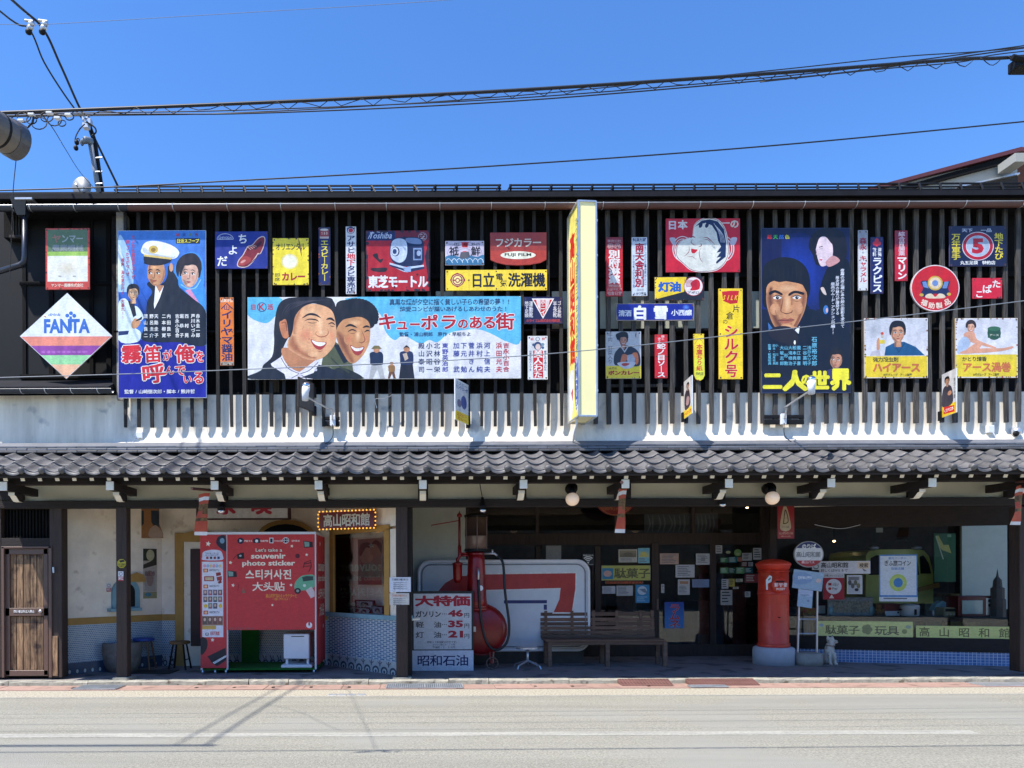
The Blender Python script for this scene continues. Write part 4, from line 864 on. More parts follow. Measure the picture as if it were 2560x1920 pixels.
face(a, 420, 465, 100, 116, .02, (206, 150, 104), style='none', turn=-1, dark=(150, 92, 60), neck=False)
a.poly([(530, 400), (525, 480), (500, 540), (460, 570), (440, 600), (560, 560), (580, 460), (560, 400)], (16, 20, 34), smooth=True); a.ell(560, 410, 18, 40, (216, 160, 120))
a.poly([(410, 580), (490, 585), (450, 700), (400, 800), (395, 760)], (244, 244, 246)); a.poly([(410, 570), (490, 580), (450, 650)], (190, 130, 90))
a.poly([(288, 215), (330, 168), (420, 160), (540, 190), (620, 240), (632, 290), (560, 330), (300, 285)], (244, 246, 250), smooth=True); a.poly([(290, 230), (330, 285), (560, 325), (600, 300), (560, 310), (380, 270), (320, 225)], (196, 206, 224), smooth=True)
a.poly([(302, 285), (560, 318), (562, 352), (470, 372), (310, 372), (300, 330)], (18, 20, 34)); a.poly([(303, 285), (558, 318), (558, 336), (303, 304)], (226, 198, 110)); a.ell(392, 240, 45, 38, (216, 184, 84)); a.ell(392, 244, 22, 20, (150, 116, 40)); a.stroke([(305, 360), (380, 380), (470, 376), (550, 350)], 22, (14, 14, 26), True)
a.poly([(60, 760), (120, 700), (180, 760), (240, 780), (290, 850), (290, 900), (200, 960), (270, 1020), (240, 1110), (60, 1090)], (222, 236, 240), smooth=True); a.poly([(150, 720), (210, 740), (230, 860), (200, 880)], (20, 22, 34)); face(a, 200, 650, 58, 66, 0, (224, 176, 132), turn=.4, det=False)
a.poly([(185, 930), (215, 890), (250, 900), (270, 930), (230, 980), (190, 980)], (206, 150, 104), smooth=True); a.poly([(215, 915), (285, 870), (280, 900), (235, 915)], (20, 20, 30)); a.poly([(60, 1010), (160, 1005), (150, 1040), (60, 1050)], (20, 40, 96))
for x, y0, y1, t in ((202, 100, 520, '大いなる霧笛が泣くぜ'), (150, 150, 490, '黙ってかせがなくぜ'), (103, 320, 900, '颯爽　海の男が行く　大暴れ!!')): a.text(t, x-16, y0, x+16, y1, (196, 70, 96), v=True, b=.03)
for i, (ch, c) in enumerate(zip('総天然色', ((196, 60, 60), (30, 60, 150), (120, 150, 60), (150, 50, 70)))): a.char(ch, 624+i*59, 103, 34, 30, c, .04)
a.rect(606, 136, 830, 184, (20, 20, 24)); a.text('日活スコープ', 612, 140, 824, 182, (240, 230, 70), b=.05)
for x, ys, t in ((810, (870, 1050), '赤木圭一郎'), (764, (870, 1050), '芦川いづみ'), (704, (870, 1050), '西村晃'), (657, (870, 1050), '堀恭子'), (615, (870, 1050), '吉永小百合'), (536, (870, 1050), '内田良平'), (489, (870, 1050), '二本柳寛'), (418, (870, 1050), '天路圭子'), (374, (870, 1050), '野呂圭介'), (318, (870, 1050), '葉山良二')):
    n = len(t)
    a.up()
    for i, ch in enumerate(t): a.char(ch, x, ys[0]+(ys[1]-ys[0])*i/(n-1), 40, 42, W_, .045)
def bigtext(a, items, c, out, b=.06, ob=.12):
    for col, off in ((out, ob), (c, b)):
        for i, (ch, x, y, w_, h, *r) in enumerate(items): a.up(); a.char(ch, x, y, w_, h, col, off, ang=r[0] if r else 0)
bigtext(a, [('霧', 185, 1225, 200, 180, -.05), ('笛', 385, 1225, 170, 170, -.05), ('が', 520, 1240, 90, 110), ('俺', 685, 1225, 190, 180, -.05), ('を', 830, 1250, 90, 120), ('呼', 390, 1410, 230, 190, -.1), ('ん', 540, 1380, 90, 90), ('で', 640, 1380, 110, 110), ('い', 710, 1465, 90, 90), ('る', 815, 1450, 120, 130)], (216, 30, 36), W_)
a.text('監督/山崎徳次郎・脚本/熊井哲', 115, 1560, 780, 1600, W_, b=.03); a.build('printed_face', o)
# 4 shoe
o, a = sign('enamel_sign', 'dark blue enamel sign with a brown leather shoe beside three white kana', 'sign', 'B', 130, 340, 585, 662, (26, 42, 140), group=SG)
a.ring(218, 408, 70, 5, (190, 196, 214), ry=48, a0=180, a1=360); a.stroke([(148, 408), (288, 408)], 5, (190, 196, 214)); a.latin('CHIYODA', 160, 385, 276, 404, (190, 196, 214))
a.char('ち', 370, 405, 90, 92, W_, .04); a.char('よ', 285, 500, 95, 90, W_, .04); a.char('だ', 192, 596, 95, 98, W_, .04)
a.poly([(322, 640), (330, 590), (370, 540), (410, 470), (450, 455), (500, 400), (545, 382), (566, 410), (550, 480), (520, 540), (500, 540), (470, 590), (420, 640), (370, 654)], (214, 190, 180), smooth=True)
a.poly([(328, 634), (338, 592), (376, 544), (414, 478), (452, 462), (502, 408), (543, 390), (558, 412), (544, 476), (518, 530), (498, 530), (464, 580), (416, 630), (370, 644)], (130, 26, 36), smooth=True)
a.poly([(335, 625), (370, 560), (420, 560), (440, 590), (400, 625), (360, 634)], (168, 60, 56), smooth=True); a.ell(372, 600, 26, 10, (214, 150, 140), ang=-.5); a.poly([(465, 490), (500, 440), (535, 425), (520, 460), (480, 500)], (70, 12, 22), smooth=True)
for k in range(4): a.stroke([(405+k*17, 468-k*3), (440+k*16, 500-k*10)], 5, (200, 170, 160))
a.stroke([(335, 640), (400, 640), (470, 585), (520, 535)], 6, (60, 10, 20), True); a.build('printed_face', o)
# 5 yellow curry sign (its mascot left out)
o, a = sign('enamel_sign', 'rusty yellow square curry sign below and right of the shoe sign', 'sign', 'B', 628, 398, 940, 803, (244, 222, 48), rim=(150, 120, 50), group=SG)
a.text('オリエンタル', 655, 440, 912, 505, DK, b=.02, ang=.0); a.ell(775, 600, 74, 66, (236, 226, 160)); a.ell(775, 600, 60, 54, (244, 240, 214)); a.text('即', 645, 700, 690, 735, DK, b=.01); a.text('席', 645, 738, 690, 772, DK, b=.01); a.text('カレー', 705, 692, 910, 770, (170, 20, 40), b=.08)
a.stroke([(850, 400), (865, 470), (878, 560)], 14, (130, 96, 40), True, True); a.rust(26, (110, 84, 40)); a.build('printed_face', o)
# 6 navy strip
o, a = sign('enamel_sign', 'narrow navy vertical sign with yellow katakana and a tin on top', 'sign', 'B', 1025, 305, 1125, 802, (28, 34, 92), rim=(120, 120, 130), group=SG)
a.rect(1036, 325, 1114, 402, (150, 60, 60)); a.ell(1075, 326, 38, 10, (200, 196, 190)); a.rect(1036, 385, 1114, 402, (196, 180, 170)); a.text('S&B', 1045, 340, 1108, 372, (220, 190, 170)); a.text('エスビーカレー', 1042, 412, 1110, 765, (238, 220, 60), v=True, b=.05); a.rust(6, (170, 90, 40)); a.build('printed_face', o)
# 7 white strip
o, a = sign('enamel_sign', 'narrow white vertical sign with blue and red characters and a red rising sun mark', 'sign', 'B', 1260, 297, 1350, 882, (216, 218, 224), rim=(150, 150, 160), group=SG)
a.ell(1304, 330, 34, 30, N_); a.ell(1304, 334, 26, 22, (216, 218, 224)); a.ell(1304, 332, 20, 18, (206, 40, 50))
a.text('アサヒ', 1268, 372, 1342, 530, N_, v=True, b=.06); a.text('地下', 1268, 530, 1342, 635, (206, 40, 50), v=True, b=.06); a.text('タビ専売店', 1268, 635, 1342, 876, N_, v=True, b=.06); a.build('printed_face', o)
# 8 motor
o, a = sign('enamel_sign', 'square red sign with a blue electric motor and large white katakana', 'sign', 'C', 50, 333, 600, 857, (178, 24, 34), rim=(40, 34, 44), group=SG)
a.rect(54, 337, 596, 420, (120, 26, 40)); a.rect(54, 337, 304, 418, (22, 40, 96)); a.latin('Toshiba', 72, 348, 272, 402, (196, 204, 224), b=.012, sl=.3); a.stroke([(70, 404), (110, 345), (180, 350)], 5, (196, 204, 224), True)
a.poly([(54, 420), (70, 640), (54, 850)], (44, 26, 40)); a.poly([(596, 420), (560, 560), (596, 800)], (50, 20, 40)); a.ell(542, 386, 38, 36, (150, 140, 150)); a.ell(542, 386, 32, 30, (120, 26, 40)); a.char('芝', 542, 386, 50, 50, (200, 196, 200), .03)
a.poly([(262, 560), (265, 440), (300, 400), (440, 388), (520, 400), (552, 450), (552, 600), (500, 640), (350, 640), (290, 610)], (20, 34, 74), smooth=True); a.poly([(268, 560), (272, 445), (305, 408), (355, 402), (400, 430), (408, 520), (385, 590), (330, 610)], (196, 210, 232), smooth=True)
a.ell(306, 514, 36, 42, (20, 34, 74)); a.ell(302, 514, 30, 36, (206, 218, 236)); a.ell(300, 514, 18, 22, (40, 60, 110)); a.poly([(400, 400), (510, 404), (528, 450), (420, 440)], (120, 140, 180), smooth=True); a.rect(460, 484, 535, 590, (120, 146, 190)); a.rect(470, 498, 526, 578, (24, 38, 80)); a.ell(508, 530, 18, 24, (150, 170, 205))
a.poly([(256, 610), (400, 650), (550, 630), (556, 664), (420, 694), (380, 690), (256, 634)], (196, 210, 232)); a.poly([(256, 626), (400, 668), (556, 645), (556, 664), (420, 694), (256, 640)], (24, 38, 80)); a.poly([(370, 656), (440, 640), (440, 690), (390, 690)], (150, 176, 214))
a.poly([(110, 545), (150, 530), (165, 580), (200, 575), (180, 610), (150, 590)], (30, 20, 26), smooth=True); a.poly([(90, 660), (150, 655), (230, 655), (215, 690), (120, 685)], (40, 26, 30), smooth=True)
a.text('東芝モートル', 70, 722, 585, 828, (232, 232, 236), b=.07); a.rust(60, (46, 30, 40), 12); a.rust(16, (80, 30, 34), 8, False); a.build('printed_face', o)
# 9 wave
o, a = sign('enamel_sign', 'small pale sign with a rising sun over blue waves, left of the red shield sign', 'sign', 'C', 737, 422, 1072, 630, (206, 196, 216), group=SG)
for r in (150, 120, 95, 70): a.ring(905, 540, r, 3, (120, 110, 140), ry=r*.72, a0=180, a1=360)
a.ell(905, 540, 36, 30, (214, 70, 70)); a.poly([(740, 560), (800, 545), (860, 560), (930, 545), (1010, 560), (1070, 545), (1070, 628), (740, 628)], (64, 120, 160), smooth=True)
for k in range(7): a.stroke([(745+k*46, 590+8*(k % 2)), (765+k*46, 575), (785+k*46, 590), (800+k*44, 612)], 5, (222, 232, 240), True)
a.poly([(860, 570), (870, 520), (940, 515), (950, 560), (900, 580)], (90, 90, 96)); a.char('祗', 812, 512, 84, 84, DK, .05); a.char('鮮', 1000, 512, 84, 84, DK, .05); a.poly([(875, 435), (940, 432), (930, 480), (885, 480)], (196, 50, 50)); a.char('司', 908, 457, 36, 34, W_, .02); a.text('一田', 765, 436, 860, 466, DK, b=0); a.text('瀬商', 955, 436, 1040, 466, DK, b=0); a.build('printed_face', o)
# 10 shield
sh = [(1125, 350), (1612, 350), (1610, 585), (1560, 612), (1470, 628), (1365, 633), (1260, 628), (1175, 608), (1127, 585)]
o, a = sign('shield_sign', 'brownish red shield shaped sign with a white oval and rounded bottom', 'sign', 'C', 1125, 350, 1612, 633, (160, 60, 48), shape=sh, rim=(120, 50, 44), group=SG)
a.poly([(1127, 505), (1611, 505), (1608, 583), (1560, 608), (1470, 624), (1365, 629), (1260, 624), (1175, 604), (1129, 583)], (184, 64, 44)); a.text('フジカラー', 1165, 396, 1570, 478, (214, 206, 190), b=.05); a.ell(1366, 546, 152, 34, (236, 234, 214), n=40); a.latin('FUJI FILM', 1250, 528, 1480, 562, (60, 70, 50), b=.03); a.build('printed_face', o)  # brighter lower part leaves the eave's shadow painted across the top
# 11 yellow banner
o, a = sign('enamel_sign', 'long yellow horizontal washing machine sign with bold black characters', 'sign', 'C', 740, 672, 1618, 850, (250, 218, 58), rim=(190, 160, 60), group=SG)
a.poly([(777, 760), (800, 715), (840, 696), (885, 715), (912, 760), (885, 800), (842, 824), (800, 800)], (150, 36, 60)); a.ell(843, 760, 50, 48, (244, 226, 150)); a.ring(843, 760, 40, 9, (150, 36, 60)); a.ell(843, 762, 20, 22, (150, 36, 60)); a.ell(843, 762, 12, 13, (244, 226, 150)); a.rect(805, 755, 822, 768, (150, 36, 60)); a.rect(866, 755, 883, 768, (150, 36, 60))
a.text('日立', 960, 700, 1165, 825, DK, b=.06); a.char('電', 1204, 732, 66, 62, DK, .02); a.char('気', 1240, 790, 62, 62, DK, .02); a.text('洗濯機', 1280, 700, 1600, 822, DK, b=.06); a.ell(940, 762, 8, 8, (110, 80, 40)); a.stroke([(940, 765), (942, 845)], 4, (206, 160, 60)); a.build('printed_face', o)
# 12 orange
o, a = sign('enamel_sign', 'narrow orange vertical soy sauce sign between the blue film poster and the wide billboard', 'sign', 'B', 173, 910, 292, 1500, (236, 124, 34), rim=(120, 90, 70), group=SG)
a.text('品質本位', 178, 924, 286, 952, (244, 226, 206), b=.02); a.stroke([(184, 1010), (232, 962), (282, 1010)], 9, N_); a.char('山', 232, 1000, 54, 44, N_, .04); a.text('イリヤマ', 184, 1024, 284, 1315, N_, v=True, b=.06); a.text('醤油', 184, 1315, 284, 1460, N_, v=True, b=.05); a.rect(176, 1466, 290, 1496, (150, 136, 120)); a.text('臼山商店', 180, 1468, 288, 1494, (206, 196, 180), b=0); a.rust(16); a.build('printed_face', o)
# 13 wide billboard : units of region B (x up to 3775)
o, a = sign('film_billboard', 'very wide film billboard of a smiling girl and a curly haired boy against blue sky', 'billboard', 'B', 412, 905, 2774, 1615, (232, 228, 226), rim=(214, 214, 214), d=10.94)
a.rect(416, 908, 2770, 1612, (226, 226, 228))
for P in ([(416, 1060), (560, 1130), (640, 1080), (700, 1000), (690, 908), (416, 908)], [(1330, 908), (2770, 908), (2770, 1290), (2660, 1300), (2520, 1230), (2400, 1190), (2240, 1200), (2140, 1230), (2050, 1300), (1980, 1280), (1900, 1310), (1760, 1240), (1680, 1280), (1600, 1200), (1560, 1060), (1450, 990)]): a.poly(P, (96, 186, 224), smooth=True)
for (x, y, rx, ry) in ((1700, 1050, 90, 60), (2500, 980, 180, 60), (1950, 1000, 140, 60), (2350, 1100, 150, 60)): a.ell(x, y, rx, ry, (96, 186, 224), (132, 202, 230))
# boy
a.poly([(1080, 1612), (1060, 1430), (1140, 1300), (1180, 1300), (1300, 1420), (1330, 1560), (1410, 1612)], (86, 92, 62), smooth=True); a.poly([(1150, 1310), (1240, 1330), (1300, 1350), (1290, 1460), (1240, 1480)], (24, 30, 40)); a.poly([(1090, 1612), (1180, 1520), (1300, 1540), (1400, 1612)], (34, 36, 38), smooth=True)
a.stroke([(1130, 1430), (1200, 1500), (1290, 1560)], 14, (60, 66, 44), True); a.stroke([(1120, 1500), (1180, 1590)], 12, (120, 124, 92), True)
a.poly([(1170, 1160), (1178, 970), (1260, 930), (1360, 940), (1450, 980), (1525, 1060), (1515, 1110), (1470, 1180), (1190, 1200)], (24, 22, 28), smooth=True)
for k in range(26): th = math.radians(150+k*9.2); a.ell(1350+172*math.cos(th), 1075+138*math.sin(th), 26, 22, (24, 22, 28), n=9)
a.poly([(1180, 1190), (1230, 1110), (1290, 1090), (1390, 1080), (1462, 1130), (1470, 1240), (1452, 1330), (1400, 1420), (1330, 1478), (1290, 1450), (1200, 1290)], (206, 146, 96), smooth=True); a.soft([(1188, 1210), (1240, 1245), (1285, 1360), (1322, 1462), (1280, 1440), (1206, 1300)], (146, 88, 58), (206, 146, 96), 34)
a.ell(1285, 1270, 42, 50, (206, 146, 96), (214, 128, 90)); a.ell(1432, 1260, 24, 44, (206, 146, 96), (214, 130, 92)); a.ell(1340, 1130, 60, 34, (206, 146, 96), (240, 190, 140)); a.ell(1365, 1240, 26, 60, (206, 146, 96), (244, 196, 150))
a.stroke([(1255, 1165), (1300, 1148), (1360, 1172)], 20, (24, 20, 24), True, True); a.stroke([(1405, 1172), (1440, 1160), (1470, 1170)], 18, (24, 20, 24), True, True); a.stroke([(1275, 1208), (1315, 1188), (1358, 1205)], 12, (30, 18, 18), True, True); a.stroke([(1418, 1212), (1445, 1196), (1470, 1204)], 11, (30, 18, 18), True, True); a.stroke([(1290, 1216), (1320, 1222), (1350, 1214)], 5, (140, 84, 56), True, True)
a.stroke([(1395, 1190), (1425, 1275), (1400, 1300), (1370, 1296)], 9, (140, 84, 56), True, True); a.stroke([(1290, 1310), (1260, 1350), (1290, 1400)], 6, (150, 90, 60), True, True)
a.poly([(1298, 1322), (1350, 1345), (1418, 1335), (1400, 1385), (1365, 1412), (1325, 1390)], (170, 60, 56), smooth=True); a.poly([(1306, 1330), (1352, 1350), (1410, 1342), (1390, 1368), (1345, 1374), (1318, 1354)], (248, 246, 242), smooth=True)
for k in range(4): a.stroke([(1328+k*18, 1342), (1326+k*18, 1368)], 2, (190, 180, 172))
# girl
a.poly([(640, 1300), (640, 1180), (668, 1000), (740, 920), (900, 906), (1080, 906), (1165, 960), (1168, 1110), (1100, 1010), (980, 960), (880, 1010), (820, 1080), (790, 1230), (760, 1260), (720, 1340), (690, 1440), (600, 1480), (560, 1560), (540, 1500), (620, 1420)], (26, 22, 30), smooth=True)
a.poly([(440, 1612), (520, 1540), (640, 1450), (740, 1480), (860, 1560), (1000, 1490), (1150, 1530), (1300, 1600), (1310, 1612)], (24, 28, 42), smooth=True)
a.poly([(720, 1340), (740, 1470), (860, 1550), (980, 1470), (1000, 1420)], (196, 132, 90), smooth=True); a.poly([(610, 1480), (700, 1420), (760, 1500), (850, 1560), (1000, 1450), (1030, 1480), (980, 1560), (870, 1600), (980, 1612), (740, 1612), (730, 1570), (620, 1500)], (236, 232, 240), smooth=False)
a.stroke([(700, 1430), (760, 1520), (860, 1570), (920, 1612)], 6, (60, 60, 80), True); a.stroke([(1020, 1470), (940, 1540), (860, 1570), (790, 1605)], 6, (60, 60, 80), True); a.ell(862, 1580, 14, 14, (214, 210, 222)); a.ell(1000, 1534, 12, 12, (200, 200, 210))
a.poly([(790, 1240), (800, 1120), (850, 1010), (960, 965), (1080, 985), (1150, 1040), (1176, 1160), (1176, 1260), (1150, 1340), (1060, 1430), (960, 1446), (860, 1400), (760, 1340), (765, 1270)], (234, 174, 126), smooth=True)
a.soft([(780, 1280), (806, 1240), (836, 1310), (900, 1380), (1000, 1424), (930, 1430), (850, 1390), (778, 1340)], (180, 112, 74), (234, 174, 126), 40)
a.soft([(800, 1130), (850, 1025), (880, 1010), (840, 1120), (815, 1230)], (196, 130, 88), (234, 174, 126), 26); a.poly([(686, 1130), (730, 1090), (765, 1130), (775, 1220), (748, 1262), (710, 1240)], (206, 130, 86), smooth=True); a.stroke([(705, 1130), (740, 1125), (752, 1200)], 7, (140, 76, 52), True)
a.ell(915, 1235, 78, 70, (234, 174, 126), (236, 148, 108)); a.ell(1140, 1240, 30, 60, (234, 174, 126), (236, 148, 108)); a.ell(960, 1040, 96, 46, (234, 174, 126), (246, 196, 146)); a.ell(1040, 1140, 30, 90, (234, 174, 126), (250, 204, 156)); a.ell(990, 1400, 60, 24, (234, 174, 126), (246, 196, 146))
a.stroke([(880, 1090), (940, 1055), (1000, 1060), (1050, 1090)], 20, (40, 24, 26), True, True); a.stroke([(1090, 1100), (1130, 1092), (1168, 1118)], 20, (40, 24, 26), True, True)
a.stroke([(900, 1112), (950, 1096), (1010, 1105), (1025, 1122)], 11, (36, 18, 20), True, True); a.stroke([(930, 1122), (970, 1130), (1010, 1126)], 6, (60, 30, 28), True, True); a.stroke([(1108, 1142), (1140, 1128), (1170, 1150)], 11, (36, 18, 20), True, True); a.stroke([(1120, 1152), (1145, 1160), (1164, 1158)], 5, (60, 30, 28), True, True)
a.stroke([(1020, 1190), (1000, 1225), (1040, 1250), (1090, 1240), (1110, 1210), (1095, 1170)], 9, (176, 100, 66), True, True); a.ell(1050, 1210, 34, 26, (234, 174, 126), (250, 206, 160)); a.stroke([(900, 1150), (880, 1190)], 4, (190, 120, 80), True, True)
a.poly([(955, 1272), (1010, 1290), (1090, 1296), (1080, 1330), (1040, 1362), (990, 1340)], (176, 56, 52), smooth=True); a.poly([(966, 1278), (1012, 1294), (1082, 1300), (1068, 1322), (1030, 1330), (990, 1312)], (250, 248, 244), smooth=True)
for k in range(5): a.stroke([(990+k*18, 1290+k*2), (992+k*17, 1316+k)], 2, (196, 188, 180))
a.stroke([(945, 1262), (940, 1275)], 6, (150, 80, 54)); a.stroke([(1010, 1368), (1040, 1376), (1062, 1362)], 7, (190, 110, 80), True, True)
a.poly([(668, 1010), (760, 920), (900, 905), (1080, 905), (1150, 930), (1120, 985), (1040, 965), (960, 962), (880, 1000), (820, 1080), (800, 1200), (770, 1250), (745, 1100), (690, 1110)], (26, 22, 30), smooth=True)
for k in range(7): a.stroke([(700+k*22, 1070-k*14), (760+k*36, 975-k*6), (880+k*40, 935-k)], 4, (70, 64, 76), True, True)
# three small walking figures
def fig(x, y0, y1, coat, leg, hat=None, skirt=False):
    h = y1-y0; w_ = h*.18
    if skirt: a.poly([(x-w_*.9, y0+h*.42), (x+w_*.9, y0+h*.42), (x+w_*1.3, y1), (x-w_*1.3, y1)], leg)
    else: a.poly([(x-w_*.8, y0+h*.52), (x+w_*.8, y0+h*.52), (x+w_*1.4, y1), (x+w_*.6, y1), (x+w_*.1, y0+h*.7), (x-w_*.7, y1), (x-w_*1.3, y1)], leg)
    a.poly([(x-w_, y0+h*.2), (x+w_*.9, y0+h*.2), (x+w_*1.1, y0+h*.5), (x+w_*.8, y0+h*.58), (x-w_*.9, y0+h*.58), (x-w_*1.1, y0+h*.4)], coat, smooth=True); a.ell(x, y0+h*.12, w_*.5, h*.09, (200, 140, 100)); a.poly([(x-w_*.55, y0+h*.1), (x, y0), (x+w_*.55, y0+h*.1), (x, y0+h*.06)], (30, 26, 30), smooth=True)
    if hat: a.poly([(x-w_*.9, y0+h*.09), (x-w_*.4, y0-.01*h), (x+w_*.4, y0-.01*h), (x+w_*.9, y0+h*.09)], hat)
fig(1525, 1330, 1612, (30, 44, 74), (186, 186, 186), (130, 116, 70)); fig(1655, 1470, 1612, (150, 110, 60), (110, 70, 40), (150, 110, 60)); fig(1785, 1325, 1612, (34, 44, 84), (30, 28, 40), skirt=True)
a.poly([(1750, 1400), (1785, 1390), (1800, 1440), (1770, 1460)], (200, 180, 160))
a.ring(535, 990, 38, 5, (40, 60, 120)); a.char('K', 534, 990, 80, 80, (200, 50, 60), .04); a.char('日', 462, 990, 52, 50, (200, 40, 50), .05); a.char('活', 608, 990, 54, 52, (200, 40, 50), .05)
a.L = 16
CB = lambda x: x+1382.5      # region C abscissa in region B units
a.text('真黒な煙が夕空に描く貧しい子らの希望の夢!!', CB(255), 925, CB(1310), 980, (34, 44, 90), b=.02); a.text('純愛コンビが謳いあげるしあわせのうた!', CB(345), 990, CB(1285), 1036, (34, 44, 90), b=.02)
bigtext(a, [(c, CB(x), y, w_, h) for c, x, y, w_, h in (('キ', 235, 1120, 170, 150), ('ュ', 365, 1140, 120, 120), ('ー', 475, 1145, 100, 120), ('ポ', 600, 1130, 160, 140), ('ラ', 765, 1125, 160, 140), ('の', 890, 1140, 100, 100), ('あ', 1000, 1130, 130, 120), ('る', 1120, 1130, 130, 120), ('街', 1255, 1122, 165, 150))], (178, 22, 34), (238, 236, 238), .06, .11)
a.text('監督・浦山桐郎　原作・早船ちよ', CB(340), 1212, CB(960), 1250, (34, 44, 90), b=.015)
for x, t, c in ((530, '殿山泰司', N_), (598, '小沢昭一', N_), (665, '北林谷栄', N_), (735, '東野英治郎', (34, 34, 150)), (832, '加藤　武', (50, 60, 150)), (896, '下元　勉', (50, 60, 150)), (962, '菅井きん', (50, 60, 150)), (1032, '浜村　純', (50, 60, 150)), (1098, '河上信夫', (50, 60, 150)), (1200, '浜田光夫', (196, 40, 50)), (1262, '吉永小百合', (196, 40, 50))):
    n = len(t); a.up()
    for i, ch in enumerate(t): a.char(ch, CB(x), 1330+205*i/(n-1), 56, 56 if n < 5 else 48, c, .03) if ch != '　' else None
a.build('printed_face', o)
# 14 navy rubber boots sign
o, a = sign('enamel_sign', 'small navy sign with a red and white triangle right of the wide billboard', 'sign', 'C', 1415, 905, 1752, 1138, (26, 28, 74), rim=(70, 70, 90), group=SG)
a.poly([(1484, 920), (1678, 920), (1581, 1095)], W_); a.poly([(1500, 930), (1662, 930), (1581, 1078)], (196, 40, 40)); a.poly([(1520, 926), (1560, 926), (1560, 1030), (1535, 985)], (224, 214, 216)); a.poly([(1602, 926), (1642, 926), (1628, 985), (1602, 1030)], (224, 214, 216)); a.text('ホニイ', 1560, 928, 1602, 1064, W_, v=True, b=.06)
for x, t in ((1440, '地下足袋'), (1478, '運動靴'), (1684, '半長靴'), (1722, 'ゴム長靴')): a.text(t, x-17, 942, x+17, 1085, (224, 224, 230), v=True, b=.03)
a.text('ホライゴム株式会社特約店', 1436, 1098, 1728, 1126, (200, 70, 60), b=.04); a.build('printed_face', o)
# 15 cotton
o, a = sign('enamel_sign', 'white vertical cotton sign with four characters on red blocks below a woman', 'sign', 'C', 1450, 1243, 1622, 1620, (222, 226, 228), rim=(170, 170, 170), group=SG)
a.text('標', 1474, 1258, 1500, 1284, RD); a.text('特', 1572, 1258, 1600, 1284, RD); a.ring(1536, 1270, 16, 4, N_); a.ell(1536, 1330, 34, 36, (40, 60, 110)); a.ell(1538, 1338, 22, 26, (226, 206, 200)); a.ell(1500, 1320, 12, 12, (60, 90, 130)); a.ell(1578, 1318, 16, 14, (110, 140, 160)); a.ell(1580, 1345, 12, 12, (60, 90, 130))
for i, ch in enumerate('美人わた'): y = 1370+i*60; a.rect(1496, y, 1582, y+56, RD); a.char(ch, 1539, y+28, 78, 58, W_, .05)
a.text('世界文化のトツキ', 1462, 1370, 1484, 1548, N_, v=True); a.text('誰でも知る美人わた', 1590, 1370, 1612, 1545, N_, v=True); a.build('printed_face', o)
# 16 projecting light box
t = empty('light_box_sign', (Wx(1467, 10.47), 10.72, 5.4), 'tall projecting pale yellow light box sign with red vertical characters on its side', 'light box', rz=.085, local=True)
zt, zb = Wz(504.5, 10.46)-5.4, Wz(1041, 10.46)-5.4; hw, hd = .131, .26
MB().box(-hw+.01, hw-.01, -hd+.003, hd, zb+.01, zt-.01).build('lit_panel', M['lightbox'], t)
mb = MB()
for sx in (-1, 1):
    for sy in (-1, 1): mb.box(sx*hw-.012, sx*hw+.012, sy*hd-.012, sy*hd+.012, zb, zt)
for z in (zb, zt):
    for s in (-1, 1): mb.box(-hw, hw, s*hd-.011, s*hd+.011, z-.012, z+.012); mb.box(s*hw-.011, s*hw+.011, -hd, hd, z-.0125, z+.0125)
mb.build('metal_edging', M['galv'], t)
mb = MB()
for z in (zb+.35, zb+1.0, zb+1.7, zb+2.3, zb+2.8):
    mb.box(hw+.0, hw+.02, -hd-.015, -hd+.01, z, z+.03); mb.box(-hw-.02, -hw, -hd-.015, -hd+.01, z, z+.03)
mb.build('clip', M['galv'], t)['kind'] = 'stuff'
a = Art((0, 0, 100, 600), (-hw+.008, hd-.02, zt-.02), (0, -2*hd+.04, 0), (0, 0, zb-zt+.04), (-1, 0, 0))
a.rect(0, 0, 100, 600, (250, 232, 120)); a.text('高山昭和館', 12, 60, 62, 440, (214, 44, 36), v=True, b=.09); a.text('なつかしの昭和三十年代の世界', 70, 30, 88, 420, (40, 110, 100), v=True, b=.03)
a.poly([(5, 470), (40, 460), (48, 520), (30, 590), (5, 590)], W_, smooth=True); a.poly([(60, 440), (85, 440), (88, 560), (70, 580), (58, 520)], (60, 90, 170), smooth=True); a.text('タイムトリップ', 66, 430, 84, 590, W_, v=True, b=.06); a.poly([(20, 520), (40, 510), (36, 550)], RD); a.build('side_print', t)
MB().tube([(.0, hd, zb+.3), (.0, hd+.35, zb+.3)], .02, 8).tube([(.0, hd, zt-.3), (.0, hd+.35, zt-.3)], .02, 8).build('fixing_arm', M['galv'], t)
MB().tube([(-.1, -.1, zb), (-.09, .1, zb-.17), (-.08, .2, zb-.3)], .016, 8).build('cable', M['offwhite'], t, smooth=True)
